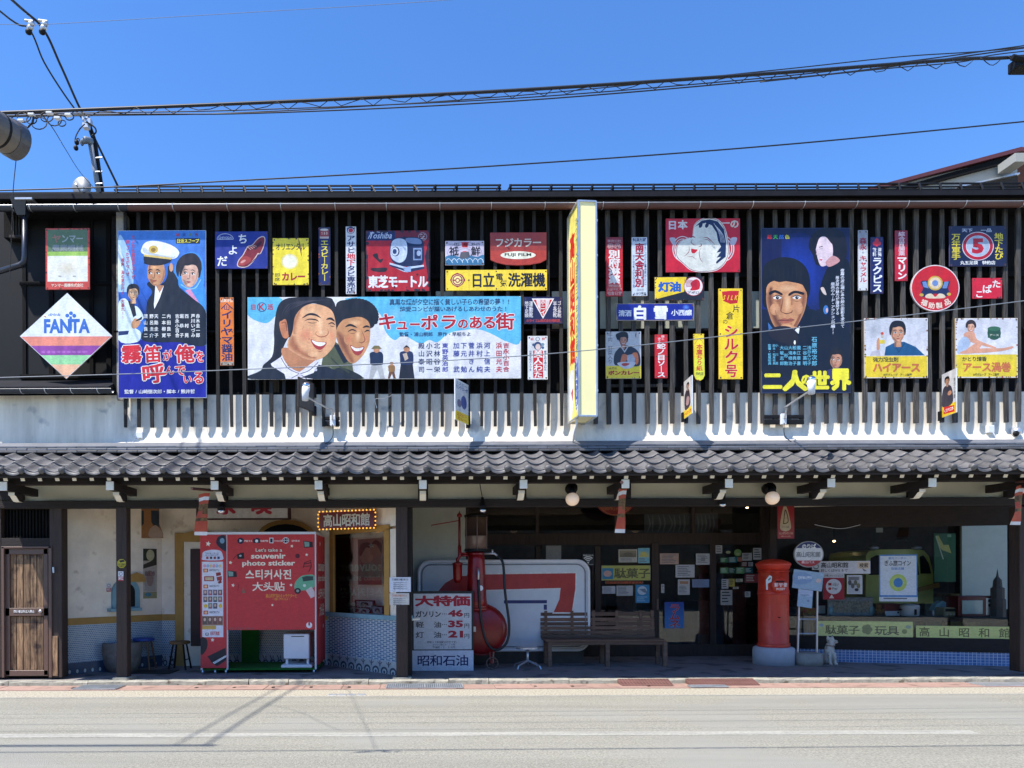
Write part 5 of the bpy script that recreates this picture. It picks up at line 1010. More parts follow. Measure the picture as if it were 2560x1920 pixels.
# 17-19
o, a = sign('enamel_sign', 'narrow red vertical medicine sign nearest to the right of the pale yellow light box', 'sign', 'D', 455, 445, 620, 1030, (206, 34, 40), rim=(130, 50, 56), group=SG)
a.rect(458, 448, 617, 568, (146, 44, 52)); a.text('専売公社', 468, 470, 605, 500, (190, 150, 150), b=.02); a.ring(500, 535, 28, 4, (200, 160, 160)); a.ring(568, 535, 28, 4, (200, 160, 160)); a.text('専売', 466, 515, 602, 555, (200, 160, 160), b=.02)  # darker top field and dulled lettering paint in the eave's shadow
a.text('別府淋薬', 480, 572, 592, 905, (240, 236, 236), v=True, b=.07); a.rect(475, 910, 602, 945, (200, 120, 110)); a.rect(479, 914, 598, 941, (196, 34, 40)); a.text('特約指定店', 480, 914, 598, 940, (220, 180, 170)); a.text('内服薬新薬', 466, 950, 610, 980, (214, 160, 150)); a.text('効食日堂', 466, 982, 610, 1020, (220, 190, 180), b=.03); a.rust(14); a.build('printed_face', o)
o, a = sign('enamel_sign', 'narrow white vertical medicine sign with dark red characters and tiny blue side text', 'sign', 'D', 708, 445, 862, 1028, (206, 216, 228), rim=(150, 120, 90), group=SG)
a.text('純漢方薬', 722, 455, 845, 490, N_, b=.03); a.text('南天舎利別', 742, 505, 830, 940, (160, 26, 50), v=True, b=.07); a.text('せきとのどの痛み声がれに', 832, 500, 852, 920, (70, 90, 140), v=True); a.text('せくよのんよいシロップ剤', 718, 620, 740, 945, (70, 100, 150), v=True); a.text('◇KDS◇', 760, 952, 825, 982, DK); a.text('トキワ薬品', 722, 990, 850, 1020, DK, b=.02); a.build('printed_face', o)
o, a = sign('enamel_sign', 'large red sign with a round white faced laughing woman mask', 'sign', 'D', 1045, 260, 1780, 792, (200, 26, 46), rim=(120, 30, 50), group=SG)
for sx, cx in ((-1, 1140), (1, 1690)):
    for r in (96, 76): a.ring(cx-sx*70, 560, r, 12, (216, 200, 204), ry=r*1.25); a.ring(cx-sx*70, 560, r-8, 4, (150, 20, 40), ry=r*1.2)
    a.poly([(cx-28+sx*30, 455), (cx+28+sx*30, 455), (cx+16+sx*20, 520), (cx-16+sx*10, 520)], (190, 186, 200), smooth=True)
hd_ = [(1310, 440), (1330, 330), (1400, 275), (1480, 264), (1560, 285), (1620, 360), (1650, 480), (1660, 600), (1620, 700), (1540, 765), (1420, 782), (1300, 765), (1220, 700), (1160, 640), (1155, 560), (1190, 490), (1270, 455)]
a.poly([(1410+(x-1410)*1.045, 520+(y-520)*1.04) for x, y in hd_], (238, 232, 232), smooth=True); a.poly([(1410+(x-1410)*1.02, 520+(y-520)*1.02) for x, y in hd_], (120, 20, 40), smooth=True); a.poly(hd_, (222, 222, 212), smooth=True)
a.poly([(1330, 345), (1400, 282), (1480, 270), (1560, 292), (1620, 370), (1640, 500), (1636, 640), (1545, 712), (1540, 690), (1590, 640), (1545, 650), (1590, 590), (1545, 600), (1590, 540), (1560, 480), (1545, 400), (1500, 330), (1440, 305), (1380, 320)], (24, 40, 84), smooth=False)
for k in range(4): a.stroke([(1520+k*16, 310+k*18), (1570+k*14, 400+k*10), (1590+k*12, 500)], 4, (214, 214, 220), True)
for x in (1390, 1452): a.ell(x, 328, 17, 28, (24, 34, 74), ang=.4)
rr = (140, 40, 60)
a.stroke([(1285, 452), (1310, 440), (1340, 452)], 12, rr, True, True); a.stroke([(1410, 455), (1450, 450), (1490, 480), (1530, 520)], 9, rr, True, True); a.stroke([(1420, 470), (1460, 472), (1500, 510)], 6, rr, True, True); a.stroke([(1310, 465), (1295, 495), (1320, 520), (1350, 525)], 7, rr, True, True); a.stroke([(1365, 545), (1395, 530), (1390, 505)], 8, rr, True, True)
a.poly([(1296, 560), (1325, 565), (1358, 570), (1330, 604), (1300, 598)], (206, 20, 36), smooth=True); a.stroke([(1275, 530), (1272, 590), (1225, 635)], 6, rr, True, True); a.stroke([(1392, 545), (1375, 600), (1385, 660), (1415, 705)], 6, rr, True, True); a.stroke([(1255, 640), (1310, 640), (1350, 675)], 5, rr, True, True)
a.char('日', 1110, 325, 96, 92, (214, 206, 216), .07); a.char('本', 1212, 322, 96, 92, (214, 206, 206), .07); a.char('一', 1640, 308, 76, 80, (214, 206, 206), .06); a.char('の', 1724, 315, 92, 92, (214, 206, 190), .07); a.build('printed_face', o)
o, a = sign('enamel_sign', 'yellow and black kerosene sign with a red head profile in a white circle', 'sign', 'D', 935, 835, 1425, 1068, (30, 30, 38), rim=(90, 80, 70), group=SG)
a.poly([(937, 843), (1250, 840), (1225, 985), (937, 1060)], (248, 214, 36)); a.poly([(937, 1060), (1225, 985), (1240, 960), (1250, 1000), (1300, 1030), (1425, 1000), (1425, 1064)], (30, 30, 38)); a.text('灯油', 972, 888, 1195, 985, (38, 96, 186), b=.1); a.ell(1318, 932, 95, 94, (180, 20, 34), n=36); a.ell(1318, 932, 90, 89, (236, 228, 230), n=36)
a.poly([(1290, 900), (1340, 862), (1376, 880), (1384, 920), (1372, 960), (1330, 972), (1285, 970), (1300, 940)], (206, 26, 40), smooth=True)
for k in range(6): a.stroke([(1228+k*4, 870+k*13), (1285, 872+k*12), (1350, 890+k*8)], 6, (170, 26, 50), True)
a.text('アポロ', 1255, 980, 1378, 1008, DK); a.rust(14, (120, 80, 40)); a.build('printed_face', o)
o, a = sign('enamel_sign', 'long blue horizontal sake sign with white characters under the kerosene sign', 'sign', 'D', 553, 1100, 1325, 1270, (150, 140, 130), rim=(130, 120, 110), group=SG)
a.poly([(570, 1115), (620, 1106), (1260, 1106), (1310, 1115), (1318, 1180), (1305, 1255), (1260, 1262), (620, 1262), (575, 1250), (558, 1180)], (22, 36, 150), smooth=True); a.text('清酒', 578, 1165, 706, 1228, (226, 230, 240), b=.06); a.char('白', 790, 1192, 150, 140, W_, .09); a.char('雪', 995, 1190, 150, 140, W_, .07); a.text('小西醸', 1098, 1162, 1302, 1222, (226, 230, 240), b=.06); a.ell(1245, 1140, 40, 30, (22, 36, 150), (90, 140, 230)); a.build('printed_face', o)
# 22 woman with curry
o, a = sign('enamel_sign', 'grey and yellow sign of a woman in a dark kimono holding a curry plate', 'sign', 'G', 505, 303, 898, 825, (198, 200, 206), rim=(150, 150, 150), group=SG)
a.rect(508, 684, 895, 822, (244, 220, 50)); a.text('牛肉　野菜入り', 528, 318, 582, 660, (60, 62, 84), v=True, b=.0)
a.poly([(598, 660), (600, 560), (640, 500), (690, 462), (760, 462), (840, 500), (884, 570), (880, 680), (780, 690), (650, 684)], (44, 48, 64), smooth=True); face(a, 700, 405, 50, 60, .08, (198, 140, 116), style='short', smile=True, turn=.2, det=False); a.poly([(640, 400), (616, 345), (640, 322), (690, 306), (745, 318), (755, 380), (720, 360), (670, 370)], (20, 18, 26), smooth=True); a.poly([(690, 480), (712, 520), (740, 478), (760, 470), (715, 540), (672, 476)], (200, 200, 206))
a.poly([(730, 570), (810, 552), (832, 580), (828, 640), (750, 650)], (176, 180, 196)); a.poly([(672, 620), (690, 560), (735, 560), (742, 610), (700, 650), (670, 645)], (206, 120, 84), smooth=True); a.poly([(800, 550), (840, 536), (862, 560), (868, 640), (840, 670), (828, 600)], (232, 130, 80), smooth=True)
a.poly([(632, 656), (700, 640), (780, 640), (835, 650), (800, 700), (730, 716), (680, 700)], (206, 206, 216), smooth=True); a.poly([(680, 664), (720, 652), (770, 660), (740, 682), (700, 686)], (190, 70, 60), smooth=True)
a.text('大塚の', 540, 700, 632, 724, DK); a.text('ボンカレー', 532, 736, 880, 786, (190, 22, 34), b=.1); a.stroke([(845, 310), (838, 345), (842, 375)], 12, (150, 80, 50), True, True); a.rust(8); a.build('printed_face', o)
o, a = sign('enamel_sign', 'narrow red vertical sauce sign hanging above the projecting kimono poster', 'sign', 'G', 1050, 337, 1190, 820, (206, 30, 38), rim=(150, 30, 36), group=SG)
a.text('横工', 1120, 345, 1155, 400, (236, 200, 200), v=True); a.text('寺工', 1082, 370, 1118, 430, (236, 200, 200), v=True); a.text('蛇ノ目ソース', 1074, 435, 1166, 812, W_, v=True, b=.06); a.build('printed_face', o)
tg = [(1478, 330), (1592, 330), (1600, 790), (1580, 830), (1540, 852), (1500, 828), (1484, 790)]
o, a = sign('tongue_sign', 'small yellow paper sign with rounded bottom end left of the tall yellow silk sign', 'sign', 'G', 1478, 330, 1600, 852, (246, 216, 44), shape=tg, rim=(160, 130, 40), group=SG)
a.poly([(1484, 600), (1598, 600), (1598, 790), (1578, 828), (1540, 848), (1503, 826), (1487, 788)], (226, 226, 60)); a.stroke([(1490, 440), (1540, 386), (1592, 440)], 5, (190, 150, 60), True); a.text('本鷹ちり紙', 1508, 442, 1576, 740, (206, 60, 44), v=True, b=.05); a.text('特約店', 1502, 752, 1586, 790, (60, 66, 40), b=.03); a.rust(10, (120, 60, 40), 8); a.build('printed_face', o)
# 25 tall yellow silk sign in photo pixels
o, a = sign('enamel_sign', 'tall yellow vertical sign with brushed red katakana, left of the dark film poster', 'sign', 'I', 1797, 721, 1857, 948, (248, 214, 30), rim=(200, 160, 50), group=SG)
a.poly([(1805, 729), (1826, 727), (1848, 727), (1844, 758), (1826, 760), (1808, 752)], (206, 30, 34)); a.text('SILK', 1806, 736, 1846, 752, (248, 214, 30), b=.04, sl=.3)
a.char('片', 1841, 772, 20, 20, DK, .01); a.char('倉', 1825, 789, 20, 20, DK, .01); a.char('の', 1813, 804, 14, 14, DK, .01)
bigtext(a, [('シ', 1828, 828, 38, 34), ('ル', 1828, 860, 38, 34), ('ク', 1829, 893, 38, 36), ('号', 1828, 927, 34, 34)], (206, 20, 40), (250, 230, 150), .05, .08); a.build('printed_face', o)
# 26 dark film poster
o, a = sign('film_poster', 'tall dark blue film poster with a stern black haired man and big yellow title', 'film poster', 'E', 195, 275, 878, 1545, (14, 18, 48), rim=(60, 70, 100), d=10.95)
a.rect(199, 279, 874, 900, (14, 18, 60), (20, 34, 110)); a.ell(480, 640, 240, 330, (16, 26, 84), (26, 60, 176)); a.rect(199, 340, 350, 620, (16, 18, 70))
a.poly([(640, 760), (700, 590), (780, 520), (874, 560), (874, 1000), (700, 900), (650, 960), (640, 850)], (10, 12, 24), smooth=True)
a.poly([(560, 420), (580, 340), (650, 285), (760, 280), (840, 340), (850, 500), (790, 520), (740, 480), (700, 560), (620, 560), (590, 480)], (20, 16, 26), smooth=True); a.poly([(612, 400), (640, 350), (700, 345), (740, 400), (745, 480), (720, 545), (665, 572), (640, 545), (620, 470)], (228, 206, 214), smooth=True); a.poly([(690, 540), (745, 490), (800, 530), (720, 575)], (206, 150, 150), smooth=True)
a.stroke([(640, 425), (668, 418)], 6, (30, 20, 30)); a.stroke([(640, 438), (668, 436)], 6, (30, 20, 30), False, True); a.stroke([(625, 440), (618, 480), (634, 486)], 4, (190, 150, 160)); a.poly([(640, 515), (668, 518), (655, 530)], (200, 60, 80)); a.poly([(600, 400), (640, 320), (720, 310), (780, 400), (740, 400), (690, 345), (640, 360), (605, 470)], (20, 16, 26), smooth=True)
a.poly([(200, 1060), (240, 980), (330, 1040), (470, 1060), (540, 900), (700, 960), (874, 1080), (874, 1380), (200, 1380)], (10, 14, 34), smooth=True)
a.poly([(205, 620), (240, 540), (350, 500), (470, 520), (550, 600), (572, 740), (545, 850), (540, 900), (240, 900), (205, 760)], (16, 14, 22), smooth=True)
a.poly([(235, 800), (240, 720), (300, 680), (420, 690), (520, 720), (545, 800), (530, 900), (490, 990), (430, 1060), (370, 1075), (300, 1030), (255, 940)], (206, 146, 100), smooth=True); a.soft([(246, 800), (258, 900), (305, 1022), (380, 1066), (430, 1050), (380, 1042), (325, 975), (290, 880), (276, 780), (270, 730)], (120, 70, 46), (206, 146, 100), 34, 6); a.soft([(534, 800), (510, 920), (450, 1036), (484, 955), (500, 850), (514, 770)], (140, 84, 56), (206, 146, 100), 30, 6); a.soft([(300, 800), (330, 786), (352, 800), (350, 860), (338, 900), (320, 860)], (160, 102, 68), (206, 146, 100), 26); a.soft([(420, 800), (440, 790), (470, 792), (440, 830), (428, 870)], (170, 112, 74), (206, 146, 100), 22); a.soft([(350, 1010), (400, 1016), (430, 1008), (400, 1030)], (160, 100, 70), (206, 146, 100), 14, 4)
a.ell(400, 740, 90, 34, (206, 146, 100), (236, 186, 140)); a.ell(395, 850, 26, 90, (206, 146, 100), (244, 196, 150)); a.ell(300, 900, 40, 46, (200, 140, 96), (226, 166, 122)); a.ell(480, 890, 34, 50, (200, 140, 96), (222, 160, 116)); a.ell(390, 1035, 50, 22, (206, 146, 100), (230, 176, 130))
a.poly([(255, 770), (300, 752), (355, 778), (350, 792), (300, 772), (262, 790)], (20, 14, 18), smooth=True); a.poly([(405, 782), (450, 758), (520, 772), (515, 790), (455, 776), (410, 798)], (20, 14, 18), smooth=True)
for x in (318, 468): a.poly([(x-36, 812), (x, 796), (x+34, 810), (x, 824)], (236, 230, 226), smooth=True); a.ell(x, 811, 13, 12, (16, 12, 16)); a.ell(x+4, 807, 3, 3, (240, 240, 240), n=8); a.stroke([(x-40, 812), (x, 793), (x+38, 810)], 7, (24, 14, 16), True, True); a.stroke([(x-30, 832), (x, 840), (x+28, 832)], 4, (140, 84, 58), True, True)
a.stroke([(365, 800), (352, 870), (345, 915), (372, 928)], 8, (130, 76, 50), True, True); a.stroke([(430, 905), (428, 922), (400, 932)], 8, (110, 60, 42), True, True); a.stroke([(360, 925), (385, 934), (412, 930)], 7, (84, 40, 30), True, True)
a.poly([(325, 985), (370, 968), (395, 975), (420, 966), (445, 985), (400, 1006), (350, 1004)], (176, 100, 76), smooth=True); a.stroke([(322, 984), (380, 984), (448, 982)], 6, (84, 36, 30), True); a.stroke([(300, 900), (310, 950)], 4, (150, 92, 62), True, True)
a.poly([(212, 780), (225, 690), (262, 670), (330, 690), (420, 680), (500, 700), (545, 770), (552, 700), (500, 600), (350, 560), (230, 620)], (16, 14, 22), smooth=True)
for k in range(8): a.stroke([(250+k*36, 560+abs(k-4)*6), (270+k*33, 610), (260+k*34, 680)], 3, (30, 32, 48), True, True)
a.poly([(250, 1060), (330, 1030), (420, 1040), (475, 1110), (460, 1190), (400, 1170), (280, 1130)], (34, 26, 34), smooth=True); a.poly([(450, 1060), (490, 1030), (480, 1090)], W_); a.poly([(245, 1000), (280, 1045), (250, 1060)], (60, 110, 170)); a.ell(450, 1155, 8, 16, W_)
a.poly([(650, 740), (675, 735), (695, 790), (670, 780)], (220, 200, 190), smooth=True); a.ell(690, 905, 20, 34, (60, 120, 190)); a.ell(698, 910, 8, 18, (226, 180, 170))
face(a, 768, 1290, 56, 66, .1, (196, 140, 110), turn=-.4, det=False); a.poly([(690, 1400), (700, 1370), (780, 1350), (850, 1370), (874, 1410), (874, 1440), (700, 1440)], (60, 56, 110), smooth=True)
for i, (ch, c) in enumerate(zip('総天然色', ((220, 50, 50), (60, 180, 80), (60, 120, 220), (206, 206, 60)))): a.char(ch, 260+i*45, 344, 38, 34, c, .04)
a.text('夜霧の波止場にあの娘の面影を求めて', 803, 590, 833, 1045, (220, 224, 236), v=True, b=.03, sl=.1); a.text('裕次郎の魅力が爆発する', 765, 645, 793, 945, (220, 224, 236), v=True, b=.03, sl=.1); a.text('最高のムード・アクション巨編!!', 728, 695, 760, 1095, (220, 224, 236), v=True, b=.03, sl=.1)
cb = (110, 190, 220)
for x, y0, t, s in ((600, 1118, '石原裕次郎', 44), (560, 1182, '浅丘ルリ子', 34), (527, 1182, '二谷英明', 34), (480, 1182, '瀧江章喜', 32), (447, 1182, '松本典子', 32), (415, 1182, '大滝修治', 32), (382, 1182, '山形勲', 32), (350, 1182, '大坂志郎', 32), (311, 1165, '小川英', 24), (290, 1165, '脚本・松尾昭典', 22), (256, 1165, '監督・松尾昭典', 26)):
    a.up(); n = len(t)
    for i, ch in enumerate(t): a.char(ch, x, y0+14+(1316-y0-14)*i/(n-1), s, min(s, (1330-y0)/n), cb, .03)
bigtext(a, [('二', 277, 1450, 150, 150), ('人', 450, 1450, 190, 160), ('の', 535, 1440, 80, 90), ('世', 640, 1450, 150, 150), ('界', 800, 1440, 160, 170)], (244, 232, 50), (120, 110, 20), .1, .11); a.build('printed_face', o)
# 27-32
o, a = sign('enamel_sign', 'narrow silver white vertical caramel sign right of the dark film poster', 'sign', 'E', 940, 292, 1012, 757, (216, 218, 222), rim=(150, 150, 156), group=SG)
a.rect(942, 294, 1010, 440, (150, 154, 164)); a.text('森永', 950, 350, 1002, 448, (150, 26, 50), v=True, b=.06); a.text('の', 968, 455, 985, 475, DK); a.text('キャラメル', 950, 488, 1004, 695, (190, 24, 44), v=True, b=.06); a.build('printed_face', o)  # grey upper part is the roof edge's cast shadow, painted on
o, a = sign('enamel_sign', 'narrow navy vertical sign with a red clover mark and white katakana', 'sign', 'E', 1037, 345, 1132, 780, (22, 30, 92), rim=(60, 66, 110), group=SG)
for dx, dy in ((0, -14), (-17, 10), (17, 10)): a.ell(1082+dx, 385+dy, 15, 15, (206, 44, 60))
a.poly([(1078, 385), (1086, 385), (1092, 418), (1072, 418)], (206, 44, 60)); a.text('飲料', 1050, 428, 1078, 495, W_, v=True, b=.02); a.text('滋強', 1090, 428, 1118, 495, W_, v=True, b=.02); a.text('ラクピス', 1046, 500, 1124, 772, (236, 238, 246), v=True, b=.06); a.build('printed_face', o)
o, a = sign('enamel_sign', 'narrow red vertical medicine sign with white katakana above the round red sign', 'sign', 'E', 1223, 295, 1318, 683, (196, 28, 50), rim=(130, 30, 50), group=SG)
a.rect(1226, 298, 1315, 422, (140, 34, 56)); a.text('綜合胃腸薬', 1248, 304, 1298, 490, (224, 206, 214), v=True, b=.03); a.text('マリン', 1236, 494, 1312, 672, W_, v=True, b=.07); a.build('printed_face', o)  # deeper red top is eave shade put into the colour
o, a = sign('enamel_sign', 'dark navy rectangular sign with a red and white circled number five', 'sign', 'E', 1640, 260, 2078, 570, (22, 24, 62), rim=(60, 60, 90), group=SG)
a.ell(1858, 416, 122, 110, (206, 206, 214), n=40); a.ell(1858, 416, 116, 105, (180, 24, 44), n=40); a.ell(1858, 416, 92, 82, (206, 206, 216), n=40); a.ell(1858, 416, 88, 78, (172, 186, 206), n=40); a.latin('5', 1812, 356, 1904, 474, (190, 24, 44), b=.06); a.text('天下', 1735, 280, 1818, 308, (190, 196, 214)); a.text('一品', 1880, 280, 1965, 308, (190, 196, 214))
a.text('万年軍手', 1656, 318, 1724, 520, (226, 206, 50), v=True, b=.05); a.text('地下たび', 1985, 315, 2052, 520, (226, 206, 50), v=True, b=.05); a.text('丸五足袋　特約店', 1722, 528, 1992, 558, W_, b=.02); a.build('printed_face', o)
cr = [(1530+187*math.cos(2*math.pi*k/40), 738+178*math.sin(2*math.pi*k/40)) for k in range(40)]
o, a = sign('round_sign', 'large round red sign with white rim and a blue and gold crest', 'sign', 'E', 1343, 560, 1717, 916, (226, 216, 216), shape=cr, rim=(180, 170, 170), group=SG)
a.ell(1530, 738, 180, 171, (200, 26, 34), n=44); a.poly([(1418, 690), (1470, 680), (1600, 690), (1642, 685), (1630, 740), (1646, 790), (1590, 800), (1530, 780), (1470, 800), (1412, 800), (1436, 740)], (30, 40, 84), smooth=True); a.poly([(1430, 690), (1460, 686), (1480, 740), (1440, 730)], (110, 140, 196)); a.poly([(1600, 690), (1634, 688), (1620, 740), (1585, 740)], (110, 140, 196)); a.poly([(1460, 790), (1500, 780), (1530, 806), (1560, 780), (1600, 790), (1596, 815), (1466, 815)], (226, 206, 176), smooth=True)
a.ell(1530, 700, 58, 56, (206, 170, 60)); a.ell(1530, 700, 46, 45, (228, 206, 170)); a.ell(1530, 700, 24, 23, (110, 140, 196)); a.ell(1425, 790, 16, 12, (206, 170, 60)); a.ell(1635, 785, 16, 12, (206, 170, 60))
for ch, x, y, an in (('福', 1446, 850, .35), ('助', 1502, 872, .1), ('製', 1560, 872, -.1), ('品', 1622, 845, -.4)): a.up(); a.char(ch, x, y, 52, 50, (236, 220, 200), .05, ang=an)
a.build('printed_face', o)
o, a = sign('enamel_sign', 'small bright red tobacco sign with white slanting kana under the number five sign', 'sign', 'E', 1818, 660, 2045, 818, (216, 26, 50), rim=(150, 30, 50), group=SG)
a.char('た', 2000, 706, 70, 66, W_, .05); a.char('ば', 1928, 745, 76, 70, W_, .05); a.char('こ', 1868, 784, 66, 60, W_, .06); a.rust(4, (90, 20, 40), 8); a.build('printed_face', o)
# 33, 34
o, a = sign('enamel_sign', 'cream and yellow insecticide sign of a man in a blue kimono holding a bottle', 'sign', 'E', 985, 968, 1475, 1430, (226, 224, 230), rim=(150, 130, 90), group=SG)
a.rect(990, 975, 1468, 1258, (196, 198, 206), (222, 220, 228)); a.ell(1060, 1060, 60, 60, (200, 202, 210), (170, 172, 182)); a.rect(990, 1260, 1468, 1424, (236, 206, 40))
a.poly([(1140, 1256), (1150, 1190), (1210, 1160), (1290, 1150), (1380, 1190), (1450, 1256)], (26, 84, 130), smooth=False); a.poly([(1215, 1160), (1250, 1225), (1300, 1150), (1290, 1190), (1255, 1256)], (14, 56, 96)); face(a, 1242, 1082, 62, 72, 0, (206, 150, 116), turn=.2, neck=True); 
a.poly([(1140, 1256), (1150, 1190), (1200, 1168), (1250, 1235), (1300, 1160), (1380, 1190), (1450, 1256)], (26, 84, 130)); a.poly([(1100, 1120), (1140, 1120), (1146, 1215), (1100, 1215)], (206, 212, 220)); a.rect(1112, 1092, 1132, 1122, (190, 180, 160)); a.ell(1123, 1086, 12, 11, (206, 70, 50)); a.rect(1103, 1135, 1143, 1165, (226, 200, 60)); a.poly([(1080, 1150), (1100, 1120), (1104, 1200), (1084, 1230)], (206, 150, 116), smooth=True); a.poly([(1030, 1256), (1040, 1225), (1100, 1210), (1110, 1256)], (190, 186, 196))
a.text('強力殺虫剤', 1050, 1268, 1248, 1306, (40, 40, 30), b=.02); a.text('ハイアース', 1050, 1312, 1415, 1385, (206, 110, 60), b=.1); a.text('大塚グループ　アース製薬', 1128, 1394, 1350, 1416, (70, 64, 30)); a.rust(34, (140, 100, 60)); a.build('printed_face', o)
o, a = sign('enamel_sign', 'cream and yellow sign of a woman sitting on a beach by a green tin', 'sign', 'E', 1685, 968, 2165, 1428, (230, 228, 230), rim=(150, 130, 90), group=SG)
a.rect(1690, 975, 2158, 1246, (206, 206, 214), (228, 226, 230)); a.ell(1800, 1060, 100, 50, (210, 210, 218), (186, 188, 200)); a.rect(1690, 1248, 2158, 1420, (232, 206, 44))
a.ell(1983, 1085, 52, 52, (40, 84, 60)); a.rect(1934, 1055, 2032, 1120, (40, 84, 60)); a.ell(1983, 1050, 50, 18, (60, 110, 80)); a.text('アース', 1946, 1090, 2020, 1108, (220, 220, 200), b=.02)
face(a, 1805, 1040, 34, 42, 0, (226, 170, 140), (50, 34, 34), style='curly', smile=True, det=False); a.poly([(1750, 1090), (1790, 1070), (1830, 1080), (1850, 1130), (1910, 1160), (1990, 1190), (1980, 1200), (1860, 1170), (1800, 1150), (1760, 1130)], (222, 160, 130), smooth=True)
a.poly([(1700, 1230), (1710, 1150), (1760, 1110), (1800, 1150), (1780, 1200), (1740, 1236)], (180, 196, 220), smooth=True); a.poly([(1760, 1220), (1860, 1150), (1890, 1160), (1850, 1220)], (222, 160, 130), smooth=True); a.poly([(1760, 1215), (1900, 1200), (2040, 1200), (2120, 1185), (2124, 1200), (2040, 1222), (1880, 1236), (1720, 1240)], (222, 160, 130), smooth=True)
a.text('かとり線香', 1735, 1264, 1925, 1300, (40, 40, 30), b=.02); a.text('アース渦巻', 1738, 1308, 2110, 1382, (206, 110, 60), b=.07); a.text('大塚グループ　アース製薬', 1818, 1392, 2020, 1414, (70, 64, 30)); a.rust(40, (140, 100, 60)); a.build('printed_face', o)
# projecting small posters: (pixel corners far edge / near edge), each board turned about its fixing post
def projecting(name, label, pa, pb, y0, y1, da, db, paint, back=False):
    """board between (pixel pa at distance da) and (pixel pb at distance db); y0,y1 rows of its top and bottom at pa"""
    A, B = Vector((Wx(pa, da, 1000), da, 0)), Vector((Wx(pb, db, 1000), db, 0)); z1, z0 = Wz(y0, da, pa), Wz(y1, da, pa)
    u = (B-A).normalized(); n = Vector((u.y, -u.x, 0)); n = n if n.dot(A) < 0 else -n; W = (B-A).length; C = (A+B)/2
    t = empty(name, (C.x, C.y, z0), label, 'poster'); ORG[t.name] = Vector((C.x, C.y, z0))
    MB().obox(Vector((C.x, C.y, (z0+z1)/2)), u, (0, 0, 1), n, W, z1-z0, .014).build('board', M['offwhite'] if not back else M['fascia'], t)
    L_, Rr = (A, B) if A.x < B.x else (B, A)
    a = Art((0, 0, 100, 300), Vector((L_.x, L_.y, z1))+n*.0075, Rr-L_, (0, 0, z0-z1), n); paint(a); a.build('printed_face', t)
    P = A if da > db else B
    MB().box(P.x-.03, P.x+.03, P.y, P.y+.06, z0-.04, z0+.1).box(P.x-.03, P.x+.03, P.y, P.y+.06, z1-.2, z1-.05).build('fixing_block', M['black'], t)
def p1(a): a.rect(0, 0, 100, 300, (70, 66, 64)); a.rect(6, 6, 94, 294, (104, 98, 94)); a.ell(50, 150, 30, 90, (104, 98, 94), (130, 120, 112)); a.rust(10)
projecting('projecting_poster', 'weathered brown backed board sticking out beside the left arm lamp', 745, 785, 941, 1016, 10.6, 11.0, p1, True)
def p2(a): a.rect(0, 0, 100, 300, (206, 216, 226)); a.rect(0, 232, 100, 300, (236, 210, 50)); a.text('エスビー', 5, 12, 90, 36, (40, 110, 170), b=.04); a.text('モンテローザ', 5, 38, 95, 68, (40, 80, 160), b=.06); a.ell(65, 150, 22, 50, (70, 90, 160)); a.ell(30, 170, 16, 30, (120, 120, 150)); a.text('エスビー', 10, 240, 90, 266, (206, 60, 40)); a.text('カレー', 15, 268, 90, 292, (206, 60, 40), b=.05)
projecting('projecting_poster', 'blue and yellow small poster sticking out below the wide billboard', 1137, 1170, 945, 1048, 10.6, 11.0, p2)
def p3(a): a.rect(0, 0, 100, 300, (214, 210, 206)); a.rect(0, 235, 100, 300, (244, 206, 50)); a.poly([(20, 220), (30, 110), (55, 80), (90, 120), (85, 235)], (60, 44, 50), smooth=True); face(a, 50, 62, 17, 24, 0, (206, 150, 120), det=False); a.poly([(30, 160), (60, 140), (70, 200), (40, 210)], (190, 150, 150), smooth=True); a.text('ボンカレー', 5, 255, 95, 285, (206, 40, 40), b=.06)
projecting('projecting_poster', 'narrow kimono poster sticking out below the tall yellow silk sign', 1711, 1731, 955, 1047, 10.98, 10.6, p3)
def p4(a): a.rect(0, 0, 100, 300, (206, 204, 206)); a.rect(0, 225, 100, 300, (236, 196, 40)); a.poly([(25, 225), (30, 120), (60, 90), (92, 110), (98, 225)], (64, 60, 70), smooth=True); face(a, 62, 62, 17, 26, .1, (196, 140, 110), det=False); a.ell(45, 150, 14, 16, (196, 140, 110)); a.poly([(15, 245), (85, 232), (88, 280), (12, 290)], (206, 30, 30)); a.text('オロナミン', 18, 248, 84, 276, W_, b=.05); a.text('男松の仲間', 5, 60, 18, 200, (90, 90, 100), v=True)
projecting('projecting_poster', 'small poster of a young man sticking out left of the mosquito coil sign', 2356, 2392, 937, 1044, 10.98, 10.62, p4)
# ================================================================ THINGS IN THE PORCH AND ON THE STREET
def zz(py, d, px=PX): return Wz(py, d, px)
